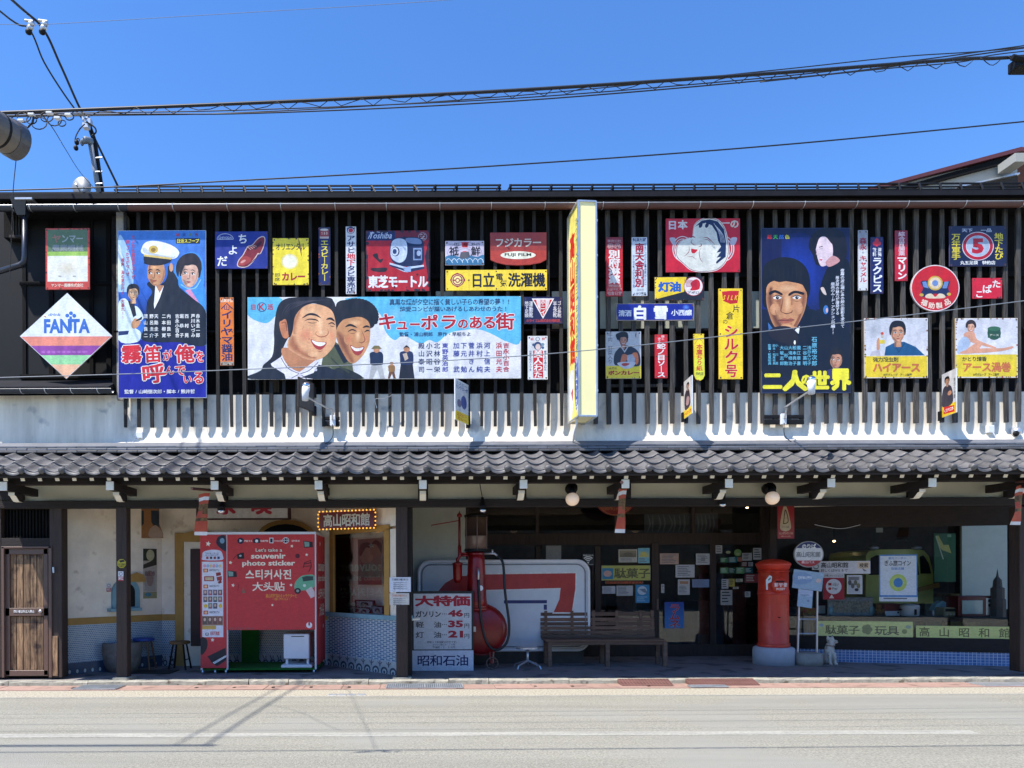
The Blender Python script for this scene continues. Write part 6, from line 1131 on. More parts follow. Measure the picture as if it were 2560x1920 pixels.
# ---- photo sticker booth
d = 11.62; t = empty('photo_booth', (Wx(650, d), d+.4, 0), 'red curtained photo sticker booth with big white lettering and a white machine inside', 'photo booth')
x0, x1, x2 = Wx(501, d), Wx(790, d), Wx(806, d+.8); zt = zz(1330, d); xs = Wx(567, d); zc = zz(1573, d); dp = .95
for X in (x0+.012, xs, x1-.012):
    for y in (d+.02, d+dp): box('frame_post', X-.014, X+.014, y-.014, y+.014, .06, zt, M['offwhite'], t, .003)
for y in (d+.02, d+dp): box('top_bar', x0, x1, y-.016, y+.016, zt-.03, zt+.012, M['offwhite'], t, .003)
for X in (x0+.01, x1-.01): box('side_bar', X-.012, X+.012, d+.036, d+dp-.016, zt-.03, zt+.01, M['offwhite'], t, .003)
REDC = mat('red_curtain_cloth', (196, 58, 58), .75, var=.06, ns=3)
def cloth(name, X0, X1, y0, y1, z0, z1, amp=.006, n=24):
    V = []; L = Vector((X1-X0, y1-y0, 0)); nn = Vector((L.y, -L.x, 0)).normalized()
    for i in range(n+1):
        P = Vector((X0, y0, 0))+L*(i/n)+nn*amp*math.sin(i*.9)
        V += [(P.x, P.y, z0), (P.x, P.y, z1)]
    return mesh(name, V, [(2*i, 2*i+2, 2*i+3, 2*i+1) for i in range(n)], REDC, t, smooth=True)
cf = cloth('front_curtain', xs+.01, x1-.02, d+.0, d+.0, zc, zt-.03, .0, 4)
cl = cloth('left_panel', x0, xs-.006, d-.0, d-.0, zz(1668, d), zt-.03, .0, 4)
csd = cloth('side_curtain', x1, x1, d+.03, d+dp, .12, zt-.03, .02)
cb_ = box('back_board', x0, x1, d+dp+.02, d+dp+.04, .9, zt, M['offwhite'], t, 0)
box('base_board', x0, x1, d+.04, d+dp, .05, .075, M['green'], t, 0); box('green_side', x0+.03, x0+.045, d+.03, d+dp, .07, zc, M['green'], t, 0); box('green_back', xs, xs+.3, d+dp-.03, d+dp-.01, .07, zc+.1, M['green'], t, 0)
mc = box('photo_machine', Wx(705, d), Wx(770, d), d+.1, d+.6, .22, zz(1585, d), M['offwhite'], t, .012); box('coin_slot', Wx(725, d), Wx(757, d), d+.095, d+.1, zz(1592, d), zz(1590, d), M['black'], mc, 0); box('machine_foot', Wx(700, d), Wx(778, d), d+.05, d+.6, .08, .13, M['offwhite'], mc, .01)
for X in (Wx(712, d), Wx(765, d)): box('machine_leg', X-.02, X+.02, d+.15, d+.2, .12, .23, M['offwhite'], mc, .003)
cs = None
for X in (x0+.03, xs-.02, x1-.04, x0+.03+.2): 
    MB().tube([(X-.012, d+.02, .03), (X+.012, d+.02, .03)], .03, 10).build('castor', M['galv'], t)
# front print : units of region Q
ax0, ax1 = 413, 1112; a = Art((413, 432, 1112, 1196), (xs+.01, d-.002, zt-.03), (x1-xs-.03, 0, 0), (0, 0, zc-zt+.03), (0, -1, 0))
CW = (244, 236, 214)
a.rect(413, 432, 1112, 1196, (198, 58, 60)); a.ell(520, 482, 26, 25, (24, 30, 60)); a.poly([(512, 470), (512, 494), (534, 482)], W_); a.poly([(620, 466), (640, 466), (644, 460), (664, 460), (668, 466), (676, 466), (676, 500), (620, 500)], (24, 30, 60)); a.ell(648, 484, 12, 12, W_); a.rect(750, 458, 782, 502, (226, 226, 230)); a.rect(756, 464, 776, 496, (24, 30, 60)); a.ell(881, 480, 26, 25, (226, 226, 230)); a.ell(881, 480, 22, 21, (24, 30, 60)); a.ring(881, 480, 12, 3, W_, ry=21); a.stroke([(860, 480), (902, 480)], 3, W_)
for x, t_ in ((578, '撮影する'), (706, '写真撮影'), (815, 'スマホに保存'), (958, '世界中で楽しめる')): a.text(t_, x-30, 476, x+36, 492, (236, 226, 220), b=.02)
a.latin("Let's take a", 640, 542, 852, 570, CW, .012, out=(90, 20, 24)); a.latin('souvenir', 602, 584, 880, 626, CW, .03); a.latin('photo sticker', 532, 640, 956, 694, CW, .03)
a.text('스티커사진', 558, 712, 934, 792, CW, b=.06); a.text('大头贴', 612, 812, 872, 886, CW, b=.03); a.text('高山昭和館のキャラクターと', 720, 908, 970, 940, (226, 150, 60), b=.02); a.text('一緒に撮れるよ!', 772, 940, 920, 960, (226, 150, 60), b=.02)
def star(a, x, y, r, c=CW): a.poly([(x+(r if k % 2 == 0 else r*.45)*math.sin(math.pi*k/5+.2), y-(r if k % 2 == 0 else r*.45)*math.cos(math.pi*k/5+.2)) for k in range(10)], c)
for x, y, r in ((930, 526, 14), (1048, 596, 14), (438, 656, 16), (458, 838, 16), (922, 838, 14), (772, 998, 12)): star(a, x, y, r)
def tv(a, x, y): a.poly([(x-38, y-26), (x+36, y-18), (x+40, y+26), (x-32, y+30)], (36, 34, 40)); a.poly([(x-32, y-20), (x+10, y-14), (x+10, y+20), (x-26, y+22)], (130, 160, 150))
tv(a, 450, 745); tv(a, 1060, 510); a.poly([(490, 590), (545, 575), (550, 625), (495, 628)], (30, 28, 34)); a.stroke([(460, 630), (480, 605), (500, 600)], 5, (90, 20, 30), True); a.poly([(490, 600), (520, 578), (548, 580), (545, 590)], (20, 20, 26)); a.ell(518, 602, 10, 8, (180, 190, 200)); a.ell(975, 605, 18, 18, (90, 24, 40))
a.stroke([(1020, 700), (1030, 660), (1080, 640), (1085, 690), (1065, 730)], 8, (90, 26, 30)); a.stroke([(1030, 670), (1080, 660)], 8, (90, 26, 30)); a.stroke([(1026, 690), (1082, 685)], 8, (120, 40, 36)); a.stroke([(505, 825), (495, 885)], 12, (150, 34, 44), False, True); a.poly([(530, 900), (540, 850), (555, 900)], (110, 110, 90))
a.poly([(948, 850), (960, 810), (1000, 770), (1040, 758), (1108, 762), (1110, 850), (1040, 880), (960, 875)], (110, 176, 140), smooth=True); a.poly([(1010, 775), (1045, 766), (1100, 768), (1100, 800), (1020, 810)], (56, 74, 70)); a.ell(975, 885, 26, 24, (40, 40, 44)); a.ell(975, 885, 12, 11, (150, 160, 150)); a.ell(1030, 842, 12, 12, (214, 226, 210)); a.poly([(1040, 880), (1085, 850), (1110, 890), (1110, 930), (1080, 945)], (206, 190, 190))
# (the characters printed on the photograph's curtain are left out)
a.ell(1066, 1160, 24, 24, W_); a.latin('S H O W A K A N', 430, 1176, 615, 1190, (120, 100, 96)); a.ell(1066, 1150, 8, 16, (200, 60, 60)); a.build('printed_front', cf, 'paper')
a = Art((188, 430, 410, 1515), (x0, d-.002, zt-.03), (xs-.006-x0, 0, 0), (0, 0, zz(1668, d)-zt+.03), (0, -1, 0))
a.rect(188, 430, 410, 1515, (198, 58, 60)); star(a, 256, 504, 24); a.poly([(325, 500), (340, 450), (400, 440), (409, 560), (360, 540)], (40, 40, 60), smooth=True); a.ell(375, 480, 20, 22, (120, 160, 190)); a.poly([(205, 610), (210, 575), (240, 560), (300, 552), (360, 562), (380, 600), (370, 636), (215, 636)], (214, 220, 240), smooth=True); a.text('写真を撮って思い出に', 232, 574, 350, 590, N_, b=0); a.text('楽しもう昭和の世界で', 232, 590, 350, 604, N_, b=0)
for k in range(4): a.rect(238+k*32, 608, 258+k*32, 628, ((170, 60, 60), (60, 60, 70), (130, 60, 60), (40, 60, 120))[k])
a.rect(202, 650, 382, 1264, (224, 226, 236))
for k in range(6): a.ell(226+k*26, 684, 13, 14, ((226, 160, 180), (160, 190, 220), (230, 200, 150))[k % 3])
for y in (706, 836, 1048): a.rect(214, y, 254, y+30, (196, 50, 50)); a.rect(222, y+6, 246, y+24, (236, 200, 150)); a.text('印刷枚数を選ぶ', 262, y+4, 350, y+22, (90, 90, 110))
a.rect(220, 768, 306, 808, (170, 50, 50)); a.rect(230, 776, 296, 800, (206, 190, 150)); a.poly([(320, 740), (360, 734), (366, 760), (324, 768)], (150, 50, 50)); a.poly([(326, 776), (370, 766), (372, 800), (332, 806)], (170, 60, 56)); a.poly([(335, 814), (366, 796), (370, 822), (345, 830)], (140, 50, 50))
for j in range(3):
    for i in range(4):
        x, y = 212+i*42, 878+j*54
        if j == 2 and i in (0, 3): a.ell(x+20, y+24, 16, 16, (226, 190, 60))
        else: a.rect(x, y, x+36, y+46, (90+R.randint(0, 60), 90+R.randint(0, 60), 90+R.randint(0, 50))); a.ell(x+18, y+20, 9, 12, (214, 180, 160)); a.rect(x+8, y+32, x+28, y+46, (R.randint(60, 200), 90, 110))
a.rect(202, 1092, 380, 1168, (150, 120, 100))
for i in range(4): a.rect(206+i*44, 1098, 242+i*44, 1158, (96+i*14, 90, 84)); a.ell(224+i*44, 1120, 10, 14, (220, 190, 170))
a.rect(202, 1170, 320, 1200, (206, 170, 90)); a.rect(230, 1228, 256, 1250, (20, 30, 60)); a.rect(236, 1232, 250, 1244, W_); a.text('昭和写真館', 270, 1216, 350, 1250, (190, 70, 60), b=.04); star(a, 290, 1286, 18); a.poly([(190, 1270), (240, 1280), (245, 1340), (220, 1390), (190, 1400)], (40, 40, 44), smooth=True); a.poly([(245, 1420), (400, 1350), (409, 1450), (330, 1500), (290, 1480)], (44, 42, 46)); a.poly([(290, 1470), (409, 1408), (409, 1424), (306, 1482)], (226, 226, 226))
for k in range(9): a.stroke([(304+k*12, 1466-k*6.5), (308+k*12, 1474-k*6.5)], 3, (30, 30, 30))
a.build('printed_side', cl, 'paper')
a = Art((0, 0, 100, 300), (x1+.022, d+.03, zt-.03), (0, dp-.03, 0), (0, 0, .12-zt+.03), (1, 0, 0)); a.latin('souvenir', 10, 60, 90, 84, CW); a.latin('photo sticker', 6, 92, 94, 112, CW); a.text('스티커사진', 8, 124, 92, 150, CW, b=.05); a.text('大头贴', 20, 160, 80, 190, CW, b=.03); star(a, 30, 20, 7); star(a, 70, 215, 7); a.build('side_lettering', csd, 'paper')
# ---- marquee sign with bulbs
W5 = Plan(pxp(797, 11.85), pxp(937, 11.5)); z1 = W5.z(867, 1279); z0 = W5.z(867, 1320); A_, B_ = W5.at(799), W5.at(936)
t = empty('marquee_sign', ((A_.x+B_.x)/2, (A_.y+B_.y)/2, z0), 'dark red sign ringed with lit yellow bulbs, hanging under the canopy above the booth', 'lit sign')
bd = W5.box('board', 799, 936, z0, z1, .0, .06, mat('dark_red_sign_board', (96, 10, 24), .4), t)
a = W5.art(799, 936, z0, z1, .002, (0, 0, 137, 41)); a.text('高山昭和館', 10, 5, 127, 37, (214, 214, 206), b=.05); a.build('lettering', bd)
bb = None
def bulb(px, z):
    global bb, bq
    P = W5.at(px, .02); P = Vector((P.x, P.y, z))
    if bb is None: bb = MB().sph(P, .013, .013, .013, 8, 6).build('bulb', M['bulb'], t, smooth=True); bq = P
    else: inst(bb, P-bq)
for i in range(16): bulb(799+i*9.1, z1+.012); bulb(799+i*9.1, z0-.012)
for i in range(4): bulb(796, z0+(i+.5)*(z1-z0)/4); bulb(939, z0+(i+.5)*(z1-z0)/4)
MB().tube([(A_.x+.1, A_.y, z1), (A_.x+.1, A_.y, 2.95)], .006, 6).tube([(B_.x-.1, B_.y, z1), (B_.x-.1, B_.y, 2.95)], .006, 6).build('hanger', M['black'], t)
# ---- framed sign above the alcove door
o, a = sign('framed_sign', 'white framed board with large red characters half hidden behind the canopy beam', 'sign', 'Q', 160, 150, 918, 318, (206, 204, 200), d=12.0, rim=(60, 30, 30), m='paper')
a.rect(160, 150, 190, 318, (60, 30, 30)); a.rect(890, 150, 918, 318, (60, 30, 30)); a.rect(160, 304, 918, 318, (60, 30, 30)); a.char('喫', 680, 200, 170, 150, (176, 40, 60), .09); a.char('茶', 400, 200, 170, 150, (176, 40, 60), .09); a.build('lettering', o)
# ---- painted bust cut-out, posters, no smoking signs in the alcove
dd = W1.d(365)-.06; 
cutp = [(930, 300), (1062, 300), (1060, 590), (1088, 640), (1088, 655), (865, 655), (880, 610), (925, 560), (938, 500)]
ZO['R'] = (0, 1100, .37384)
o, a = sign('painted_cutout', 'painted cut-out of bare shoulders and long black hair high on the alcove wall', 'wall art', 'R', 862, 300, 1090, 660, (142, 98, 60), d=dd, shape=[(930, 300), (1062, 300), (1062, 560), (1088, 630), (1088, 656), (864, 656), (880, 606), (930, 560), (936, 500)], rim=(90, 60, 40), m='paper')
a.poly([(960, 470), (1010, 470), (1010, 540), (1030, 600), (1030, 650), (900, 650), (930, 590), (965, 540)], (150, 104, 60)); a.poly([(930, 472), (962, 472), (962, 560), (900, 620), (935, 560)], (26, 40, 54)); a.poly([(1010, 472), (1062, 472), (1064, 600), (1040, 590), (1012, 550)], (26, 40, 54)); a.poly([(1000, 600), (1040, 570), (1080, 610), (1085, 650), (1000, 650)], (166, 140, 120), smooth=True); a.build('painting', o, 'paper')
def wsign(P_, px0, px1, py0, py1, name, label, cat, base, off=.012, draw=None, bx=None, th=.01, m='paper'):
    z1, z0 = P_.z((px0+px1)/2, py0), P_.z((px0+px1)/2, py1)
    o = P_.box(name, px0, px1, z0, z1, off, th, M['offwhite'], None); tag(o, label, cat)
    bx = bx or (px0, py0, px1, py1); a = P_.art(px0, px1, z0, z1, off+.0005, bx); a.rect(*bx, base)
    if draw: draw(a)
    a.build('printed_face', o, m); return o
def dr_(a): a.rect(358, 1372, 392, 1402, (50, 56, 46)); a.ell(376, 1388, 10, 14, (190, 186, 150)); a.poly([(358, 1412), (392, 1396), (392, 1412), (358, 1422)], (56, 56, 44)); a.rect(362, 1426, 388, 1478, (170, 166, 160)); a.ell(375, 1446, 9, 20, (150, 128, 120)); a.text('座頭市', 362, 1428, 388, 1440, (110, 70, 70)); a.rect(358, 1480, 392, 1496, (150, 150, 110)); a.ell(370, 1486, 8, 5, (80, 130, 150))
wsign(W1, 358, 392, 1372, 1496, 'wall_poster', 'narrow faded poster on the alcove wall right of the ticket window', 'poster', (186, 178, 166), draw=dr_)
def ns_(a, x0, y0, x1, y1):
    a.rect(x0, y0+(y1-y0)*.55, x1, y1, (176, 40, 50)); a.ring((x0+x1)/2, y0+(y1-y0)*.27, (x1-x0)*.3, (x1-x0)*.08, (60, 60, 60)); a.text('禁煙', x0+1, y0+(y1-y0)*.6, x1-1, y0+(y1-y0)*.9, W_)
wsign(W1, 266, 278, 1458, 1479, 'no_smoking_sign', 'small red and white no smoking sign on the plaster beside the ticket window', 'sign', (226, 226, 226), draw=lambda a: ns_(a, 266, 1458, 278, 1479))
o, a = sign('no_smoking_sign', 'small red and white no smoking sign stuck on the left porch column', 'sign', 'R', 790, 878, 825, 942, (226, 226, 230), d=10.96, th=.006); ns_(a, 790, 878, 825, 942); a.build('printed_face', o)
oc = [(813+31*math.cos(math.pi*(k+.5)/4), 826+32*math.sin(math.pi*(k+.5)/4)) for k in range(8)]
o, a = sign('camera_notice', 'yellow octagonal security camera sticker on the left porch column', 'sticker', 'R', 782, 794, 844, 858, (196, 180, 50), shape=oc, d=10.96, th=.006, rim=(60, 60, 30)); a.poly([(796, 806), (826, 800), (834, 814), (804, 820)], DK); a.rect(790, 826, 838, 838, DK); a.text('防犯カメラ', 792, 827, 836, 837, (236, 220, 60)); a.text('作動中', 798, 840, 828, 850, DK); a.build('printed_face', o)
# ---- stone trough, stools
t = empty('stone_trough', (Wx(305, 12), 12.0, 0), 'round grey stone mortar behind the left porch column', 'stone mortar'); r = (352-258)/2*12/F
MB().lathe([(r*.75, 0), (r*.92, .15), (r, .35), (r*.98, .46), (r*.9, .48), (r*.75, .46), (r*.6, .36)], Wx(305, 12), 12.0, 26).build('bowl', M['stone'], t, smooth=True)
def stool(px, py0, py1, d, wpx, seat, leg, label, round_=True):
    X = Wx(px, d); h = zz(py0, d); r = wpx/2*d/F; t = empty('stool', (X, d, 0), label, 'stool')
    MB().lathe([(r*.9, h-.05), (r, h-.04), (r, h-.01), (r*.93, h)], X, d, 20).build('seat', seat, t)
    for sx in (-1, 1):
        for sy in (-1, 1): MB().tube([(X+sx*r*.5, d+sy*r*.5, h-.05), (X+sx*r*.85, d+sy*r*.85, 0)], .016, 8).build('leg', leg, t)
    for sx in (-1, 1): MB().tube([(X+sx*r*.72, d-r*.72, h*.35), (X+sx*r*.72, d+r*.72, h*.35)], .009, 6).build('stretcher', leg, t)
stool(359, 1592, 1668, 12.25, 52, M['blue'], M['legwood'], 'stool with dark blue round seat and wooden legs beside the stone mortar')
stool(449, 1600, 1668, 12.2, 50, M['legwood'], M['black'], 'low wooden stool with black legs left of the photo booth')
t = empty('floor_mat', (Wx(400, 11.9), 11.9, 0), 'dark rectangular door mat on the alcove floor', 'mat'); box('mat', Wx(340, 11.9), Wx(440, 11.9), 11.6, 12.05, .002, .015, M['rubber'], t, .003)
# ---- things in the slanting display window
def dp_(a): a.rect(0, 0, 60, 110, (120, 92, 80)); a.ell(22, 38, 17, 22, (150, 116, 90)); a.poly([(2, 34), (8, 12), (30, 10), (40, 30), (22, 20), (8, 40)], (34, 28, 28), smooth=True); a.ell(44, 26, 14, 18, (130, 96, 76)); a.poly([(30, 20), (44, 4), (60, 16), (58, 34), (46, 14)], (30, 26, 26), smooth=True); a.poly([(10, 70), (30, 56), (52, 74), (56, 104), (8, 104)], (110, 110, 92), smooth=True); a.rect(0, 92, 60, 110, (150, 70, 60))
W6 = Plan(W3.A-W3.n*.42, W3.B-W3.n*.42); wsign(W6, 895, 955, 1347, 1462, 'film_poster', 'faded film poster of a couple inside the yellow framed display window', 'film poster', (120, 92, 80), draw=dp_, bx=(0, 0, 60, 110))
def frame(px0, px1, py0, py1, off, lab, tone):
    Pn = Plan(W3.A-W3.n*off, W3.B-W3.n*off); z0 = Pn.z((px0+px1)/2, py1); z1 = Pn.z((px0+px1)/2, py0)
    o = Pn.box('picture_frame', px0, px1, z0, z1, .0, .02, M['black'], None); tag(o, lab, 'picture frame', 'framed portraits in the display window')
    a = Pn.art(px0, px1, z0, z1, .0005, (0, 0, 40, 50)); a.rect(4, 4, 36, 46, tone); a.ell(20, 19, 7, 9, (170, 150, 140)); a.poly([(8, 46), (12, 32), (28, 32), (32, 46)], (60, 62, 80)); a.poly([(12, 18), (14, 8), (26, 8), (28, 18), (20, 12)], (40, 38, 46), smooth=True); a.build('portrait', o, 'paper')
for i, (a_, b_, c_, e_, off, lab) in enumerate(((886, 936, 1500, 1540, .34, 'framed portrait at the back, tallest of the group in the display window'), (850, 890, 1514, 1562, .26, 'framed portrait standing at the left of the display window'), (928, 958, 1514, 1560, .26, 'framed portrait half hidden at the right edge of the display window'), (893, 925, 1518, 1560, .22, 'framed pale portrait in the middle of the display window'), (857, 878, 1538, 1566, .16, 'small framed picture in front at the left of the display window'), (908, 932, 1542, 1566, .14, 'small silver mounted picture in front at the centre of the display window'), (935, 957, 1540, 1568, .12, 'small framed picture in front at the right of the display window'))): frame(a_, b_, c_, e_, off, lab, R.choice([(150, 156, 170), (130, 134, 150), (176, 176, 180)]))
# ---- notices on the middle column
for i, (a_, b_, c_, e_, lab) in enumerate(((974, 1027, 1443, 1480, 'white notice with fine black print, upper of two on the middle column'), (974, 1023, 1483, 1512, 'yellowish notice with faded print, lower of two on the middle column'))):
    o, a = sign('paper_notice', lab, 'notice', 'I', a_, c_-0, b_, e_, (214, 216, 222) if i == 0 else (206, 200, 190), d=10.95, th=.003) if False else sign('paper_notice', lab, 'notice', 'I', a_, [1443, 1483][i], b_, [1480, 1512][i], (214, 216, 222) if i == 0 else (206, 200, 190), d=10.95, th=.003)
    y0 = [1443, 1483][i]; a.text('使用期限注意書お知らせ', a_+6, y0+3, b_-6, y0+9, (40, 44, 60) if i == 0 else (190, 120, 90))
    for k in range(4): a.text('特別御招待券の御案内について', a_+9, y0+12+k*5, b_-9, y0+15.5+k*5, (90, 94, 110))
    a.build('printed_face', o, 'paper')
# ---- price board
d = 11.85; o, a = sign('price_board', 'white fuel price board with red and black figures standing in a dark metal frame', 'price sign', 'J', 215, 915, 688, 1528, (30, 32, 34), rim=(40, 44, 46), d=d, th=.12)
a.rect(228, 934, 672, 1362, (196, 198, 200)); a.rect(208+8, 1370, 686, 1526, (206, 208, 216))
a.text('大特価', 240, 950, 662, 1030, (160, 22, 46), b=.08); BK = (28, 28, 36)
for y, t_, p in ((1090, 'ガソリン', '46'), (1172, '軽　油', '35'), (1250, '灯　油', '21')):
    if len(t_) == 4: a.text(t_, 242, y-24, 438, y+26, BK, b=.06)
    else: a.char(t_[0], 275, y, 66, 50, BK, .03); a.char(t_[2], 412, y, 62, 50, BK, .03)
    for k in range(3): a.ell(450+k*14, y, 4, 4, BK, n=8)
    a.latin(p, 492, y-32, 608, y+22, (160, 22, 46), b=.05); a.char('円', 636, y+10, 44, 40, BK, .03)
a.text('昭和37年当時の価格です。', 330, 1298, 570, 1316, (90, 80, 80)); a.text('ガソリン税26.10円', 372, 1318, 545, 1334, (80, 80, 84)); a.text('軽油税12.50円', 372, 1338, 545, 1354, (80, 80, 84)); a.text('昭和石油', 252, 1405, 650, 1490, N_, b=.03); a.build('printed_face', o, 'paper')
# ---- big rounded light sign lying behind
d = 12.75; t = empty('shop_light_sign', (Wx(1260, d), d, 0), 'huge rounded white plastic sign board with part of a red letter, leaning behind the bench', 'sign board')
def rrect(x0, x1, z0, z1, r, n=8): return [(cx+r*math.cos(math.radians(a0+90*k/n)), cz+r*math.sin(math.radians(a0+90*k/n))) for cx, cz, a0 in ((x1-r, z1-r, 0), (x0+r, z1-r, 90), (x0+r, z0+r, 180), (x1-r, z0+r, 270)) for k in range(n+1)]
X0, X1, Z0, Z1 = Wx(1045, d), Wx(1474, d), zz(1628, d), zz(1402, d)
pb_ = MB().prism(rrect(X0, X1, Z0, Z1, .22), d+.03, d+.16).build('panel', mat('grey_white_sign_plastic', (196, 202, 208), .35, var=.05), t)
pts = rrect(X0+.01, X1-.01, Z0+.01, Z1-.01, .21); MB().tube([(x, d+.03, z) for x, z in pts]+[(pts[0][0], d+.03, pts[0][1])], .028, 8, False).build('rounded_rim', M['offwhite'], t, smooth=True)
pts = rrect(X0+.07, X1-.07, Z0+.07, Z1-.07, .16); MB().tube([(x, d+.03, z) for x, z in pts]+[(pts[0][0], d+.03, pts[0][1])], .014, 6, False).build('inner_bead', mat('grey_sign_bead', (120, 126, 134), .4), t, smooth=True)
a = Art((262, 678, 1575, 1375), (X0, d+.028, Z1), (X1-X0, 0, 0), (0, 0, Z0-Z1), (0, -1, 0))
for g_, c in ((10, (226, 226, 226)), (0, (176, 50, 46))): a.poly([(410-g_, 920), (470, 850-g_), (560, 800-g_), (780, 785-g_), (1470+g_, 778-g_), (1468+g_, 900), (1440+g_, 1080+g_), (1300-g_, 1080+g_), (1345, 980), (1355-g_, 892+g_), (780, 905+g_), (640, 930)], c)
a.rect(920, 985, 1250, 1010, (20, 40, 110)); a.rect(1225, 1020, 1250, 1060, (20, 40, 110)); a.build('printed_letter', pb_); box('low_plinth', X0+.1, X1-.1, d+.05, d+.3, 0, Z0+.01, M['blackroom'], t, 0)
# ---- hand cranked petrol pump
d = 12.1; t = empty('petrol_pump', (Wx(1190, d), d, 0), 'old red hand cranked petrol pump with smoked glass cylinder and black hose', 'petrol pump'); Xc = Wx(1191, d); Z = lambda y: zz(y, d, 1190)
MB().lathe([(.19, Z(1340)), (.19, Z(1342)), (.185, Z(1300))], Xc, d, 24).build('cylinder_cage', M['glassdk'], t, smooth=True)
gc = MB().lathe([(.185, Z(1375)), (.185, Z(1294))], Xc, d, 28).build('glass_cylinder', M['glassdk'], t, smooth=True)
MB().lathe([(.2, Z(1293)), (.2, Z(1288)), (.12, Z(1282))], Xc, d, 24).build('cylinder_cap', M['black'], t, smooth=True); MB().lathe([(.2, Z(1379)), (.2, Z(1373))], Xc, d, 24).build('cylinder_base', M['black'], t)
for k in range(6): th = math.pi/6+math.pi*k/3; MB().tube([(Xc+.193*math.cos(th), d+.193*math.sin(th), Z(1376)), (Xc+.193*math.cos(th), d+.193*math.sin(th), Z(1290))], .008, 6).build('cage_rod', M['glassdk'], t)
MB().lathe([(.2, Z(1525)), (.17, Z(1500)), (.155, Z(1440)), (.14, Z(1400)), (.125, Z(1380))], Xc+.0, d, 24).build('column', M['pumpred'], t, smooth=True)
XT = Wx(1203, d); zt_ = Z(1574); r = .415; mb = MB()
Vt = []; prof_ = [(0.001, -.5), (r*.8, -.49), (r*.95, -.46), (r, -.42), (r, .36), (r*.93, .44), (r*.7, .49), (.001, .5)]; n = 28
for rr_, y in prof_:
    for k in range(n): Vt.append((XT+rr_*math.cos(2*math.pi*k/n), d+.35+y*.9, zt_+rr_*math.sin(2*math.pi*k/n)))
mb.add(Vt, [(i*n+k, (i+1)*n+k, (i+1)*n+(k+1) % n, i*n+(k+1) % n) for i in range(len(prof_)-1) for k in range(n)]).build('tank', M['pumpred'], t, smooth=True)
for zz_, rr_ in ((Z(1522), .215), (Z(1516), .2), (Z(1440), .162), (Z(1385), .135)): MB().lathe([(rr_, zz_-.012), (rr_, zz_+.012)], Xc, d, 24).build('flange', M['pumpred'], t)
for yy_ in (d-.02, d+.4): MB().tube([(XT+(r+.004)*math.cos(2*math.pi*k/32), yy_, zt_+(r+.004)*math.sin(2*math.pi*k/32)) for k in range(33)], .014, 6, False).build('tank_band', M['pumpred'], t, smooth=True)
box('maker_plate', XT-.2, XT-.1, d-.112, d-.1, zt_-.03, zt_+.06, M['galv'], t, .003); MB().tube([(Xc+.05, d-.17, Z(1470)), (Xc+.05, d-.2, Z(1470))], .045, 16).build('dial_gauge', M['offwhite'], t); MB().tube([(Xc-.17, d, Z(1520)), (Xc-.21, d-.02, Z(1560)), (Xc-.2, d, Z(1600))], .018, 8).build('side_pipe', M['pumpred'], t, smooth=True)
MB().tube([(Wx(1149, d), d, Z(1365)), (Wx(1149, d), d, Z(1288))], .02, 10).build('standpipe', M['pumpred'], t, smooth=True); MB().lathe([(.045, Z(1292)), (.04, Z(1286)), (.018, Z(1283)), (.001, Z(1276))], Wx(1149, d), d, 14).build('finial', M['pumpred'], t, smooth=True)
MB().tube([(Wx(1149, d), d, Z(1301)), (Wx(1080, d), d-.05, Z(1313)), (Wx(1079, d), d-.05, Z(1316))], .009, 8).build('crank_arm', M['pumpred'], t)
MB().tube([(Wx(1149, d), d, Z(1365)), (Wx(1149, d), d, Z(1392)), (Wx(1144, d), d, Z(1397)), (Wx(1144, d), d, Z(1410))], .03, 10).tube([(Wx(1149, d), d, Z(1388)), (Xc-.1, d, Z(1388))], .022, 8).tube([(Wx(1149, d), d, Z(1383)), (Xc-.1, d, Z(1383))], .015, 8).build('elbow_pipe', M['pumpred'], t, smooth=True)
MB().lathe([(.05, Z(1457)), (.075, Z(1448)), (.08, Z(1412)), (.09, Z(1411)), (.09, Z(1408)), (.03, Z(1404))], Wx(1144, d), d, 18).build('filter_pot', M['pumpred'], t, smooth=True)
MB().tube([(Xc+.1, d, Z(1384)), (Wx(1236, d), d-.02, Z(1384)), (Wx(1246, d), d-.03, Z(1392))], .02, 8).tube([(Wx(1231, d), d-.02, Z(1384)), (Wx(1231, d), d-.02, Z(1374))], .015, 8).build('brass_valve', M['galv'], t, smooth=True)
hp = crom([(Wx(1244, d), d-.06, Z(1390)), (Wx(1256, d), d-.1, Z(1410)), (Wx(1260, d), d-.15, Z(1480)), (Wx(1269, d), d-.18, Z(1560)), (Wx(1262, d), d-.2, Z(1605)), (Wx(1235, d), d-.2, Z(1622)), (Wx(1212, d), d-.2, Z(1600)), (Wx(1199, d), d-.2, Z(1540)), (Wx(1195, d), d-.2, Z(1475)), (Wx(1194, d), d-.19, Z(1450))], False, 6)
MB().tube(hp, .022, 10).build('hose', M['rubber'], t, smooth=True); MB().tube([(Wx(1194, d), d-.19, Z(1452)), (Wx(1194, d), d-.18, Z(1430)), (Wx(1192, d), d-.15, Z(1418))], [.018, .016, .01], 8).build('nozzle', M['galv'], t, smooth=True)
for sx in (-1, 1): MB().tube([(Wx(1227, d)+sx*.03, d-.1, Z(1628)), (Wx(1228, d)+sx*.012, d-.12, .1)], .015, 6).build('fork', M['pumpred'], t)
mb = MB(); pts = [(Wx(1228, d)+.095*math.cos(2*math.pi*k/20), d-.12, .105+.095*math.sin(2*math.pi*k/20)) for k in range(21)]; mb.tube(pts, .012, 6, False); 
for k in range(4): mb.tube([(Wx(1228, d), d-.12, .105), (Wx(1228, d)+.09*math.cos(math.pi*k/2+.4), d-.12, .105+.09*math.sin(math.pi*k/2+.4))], .007, 5)
mb.build('wheel', M['frame_br'], t, smooth=True)
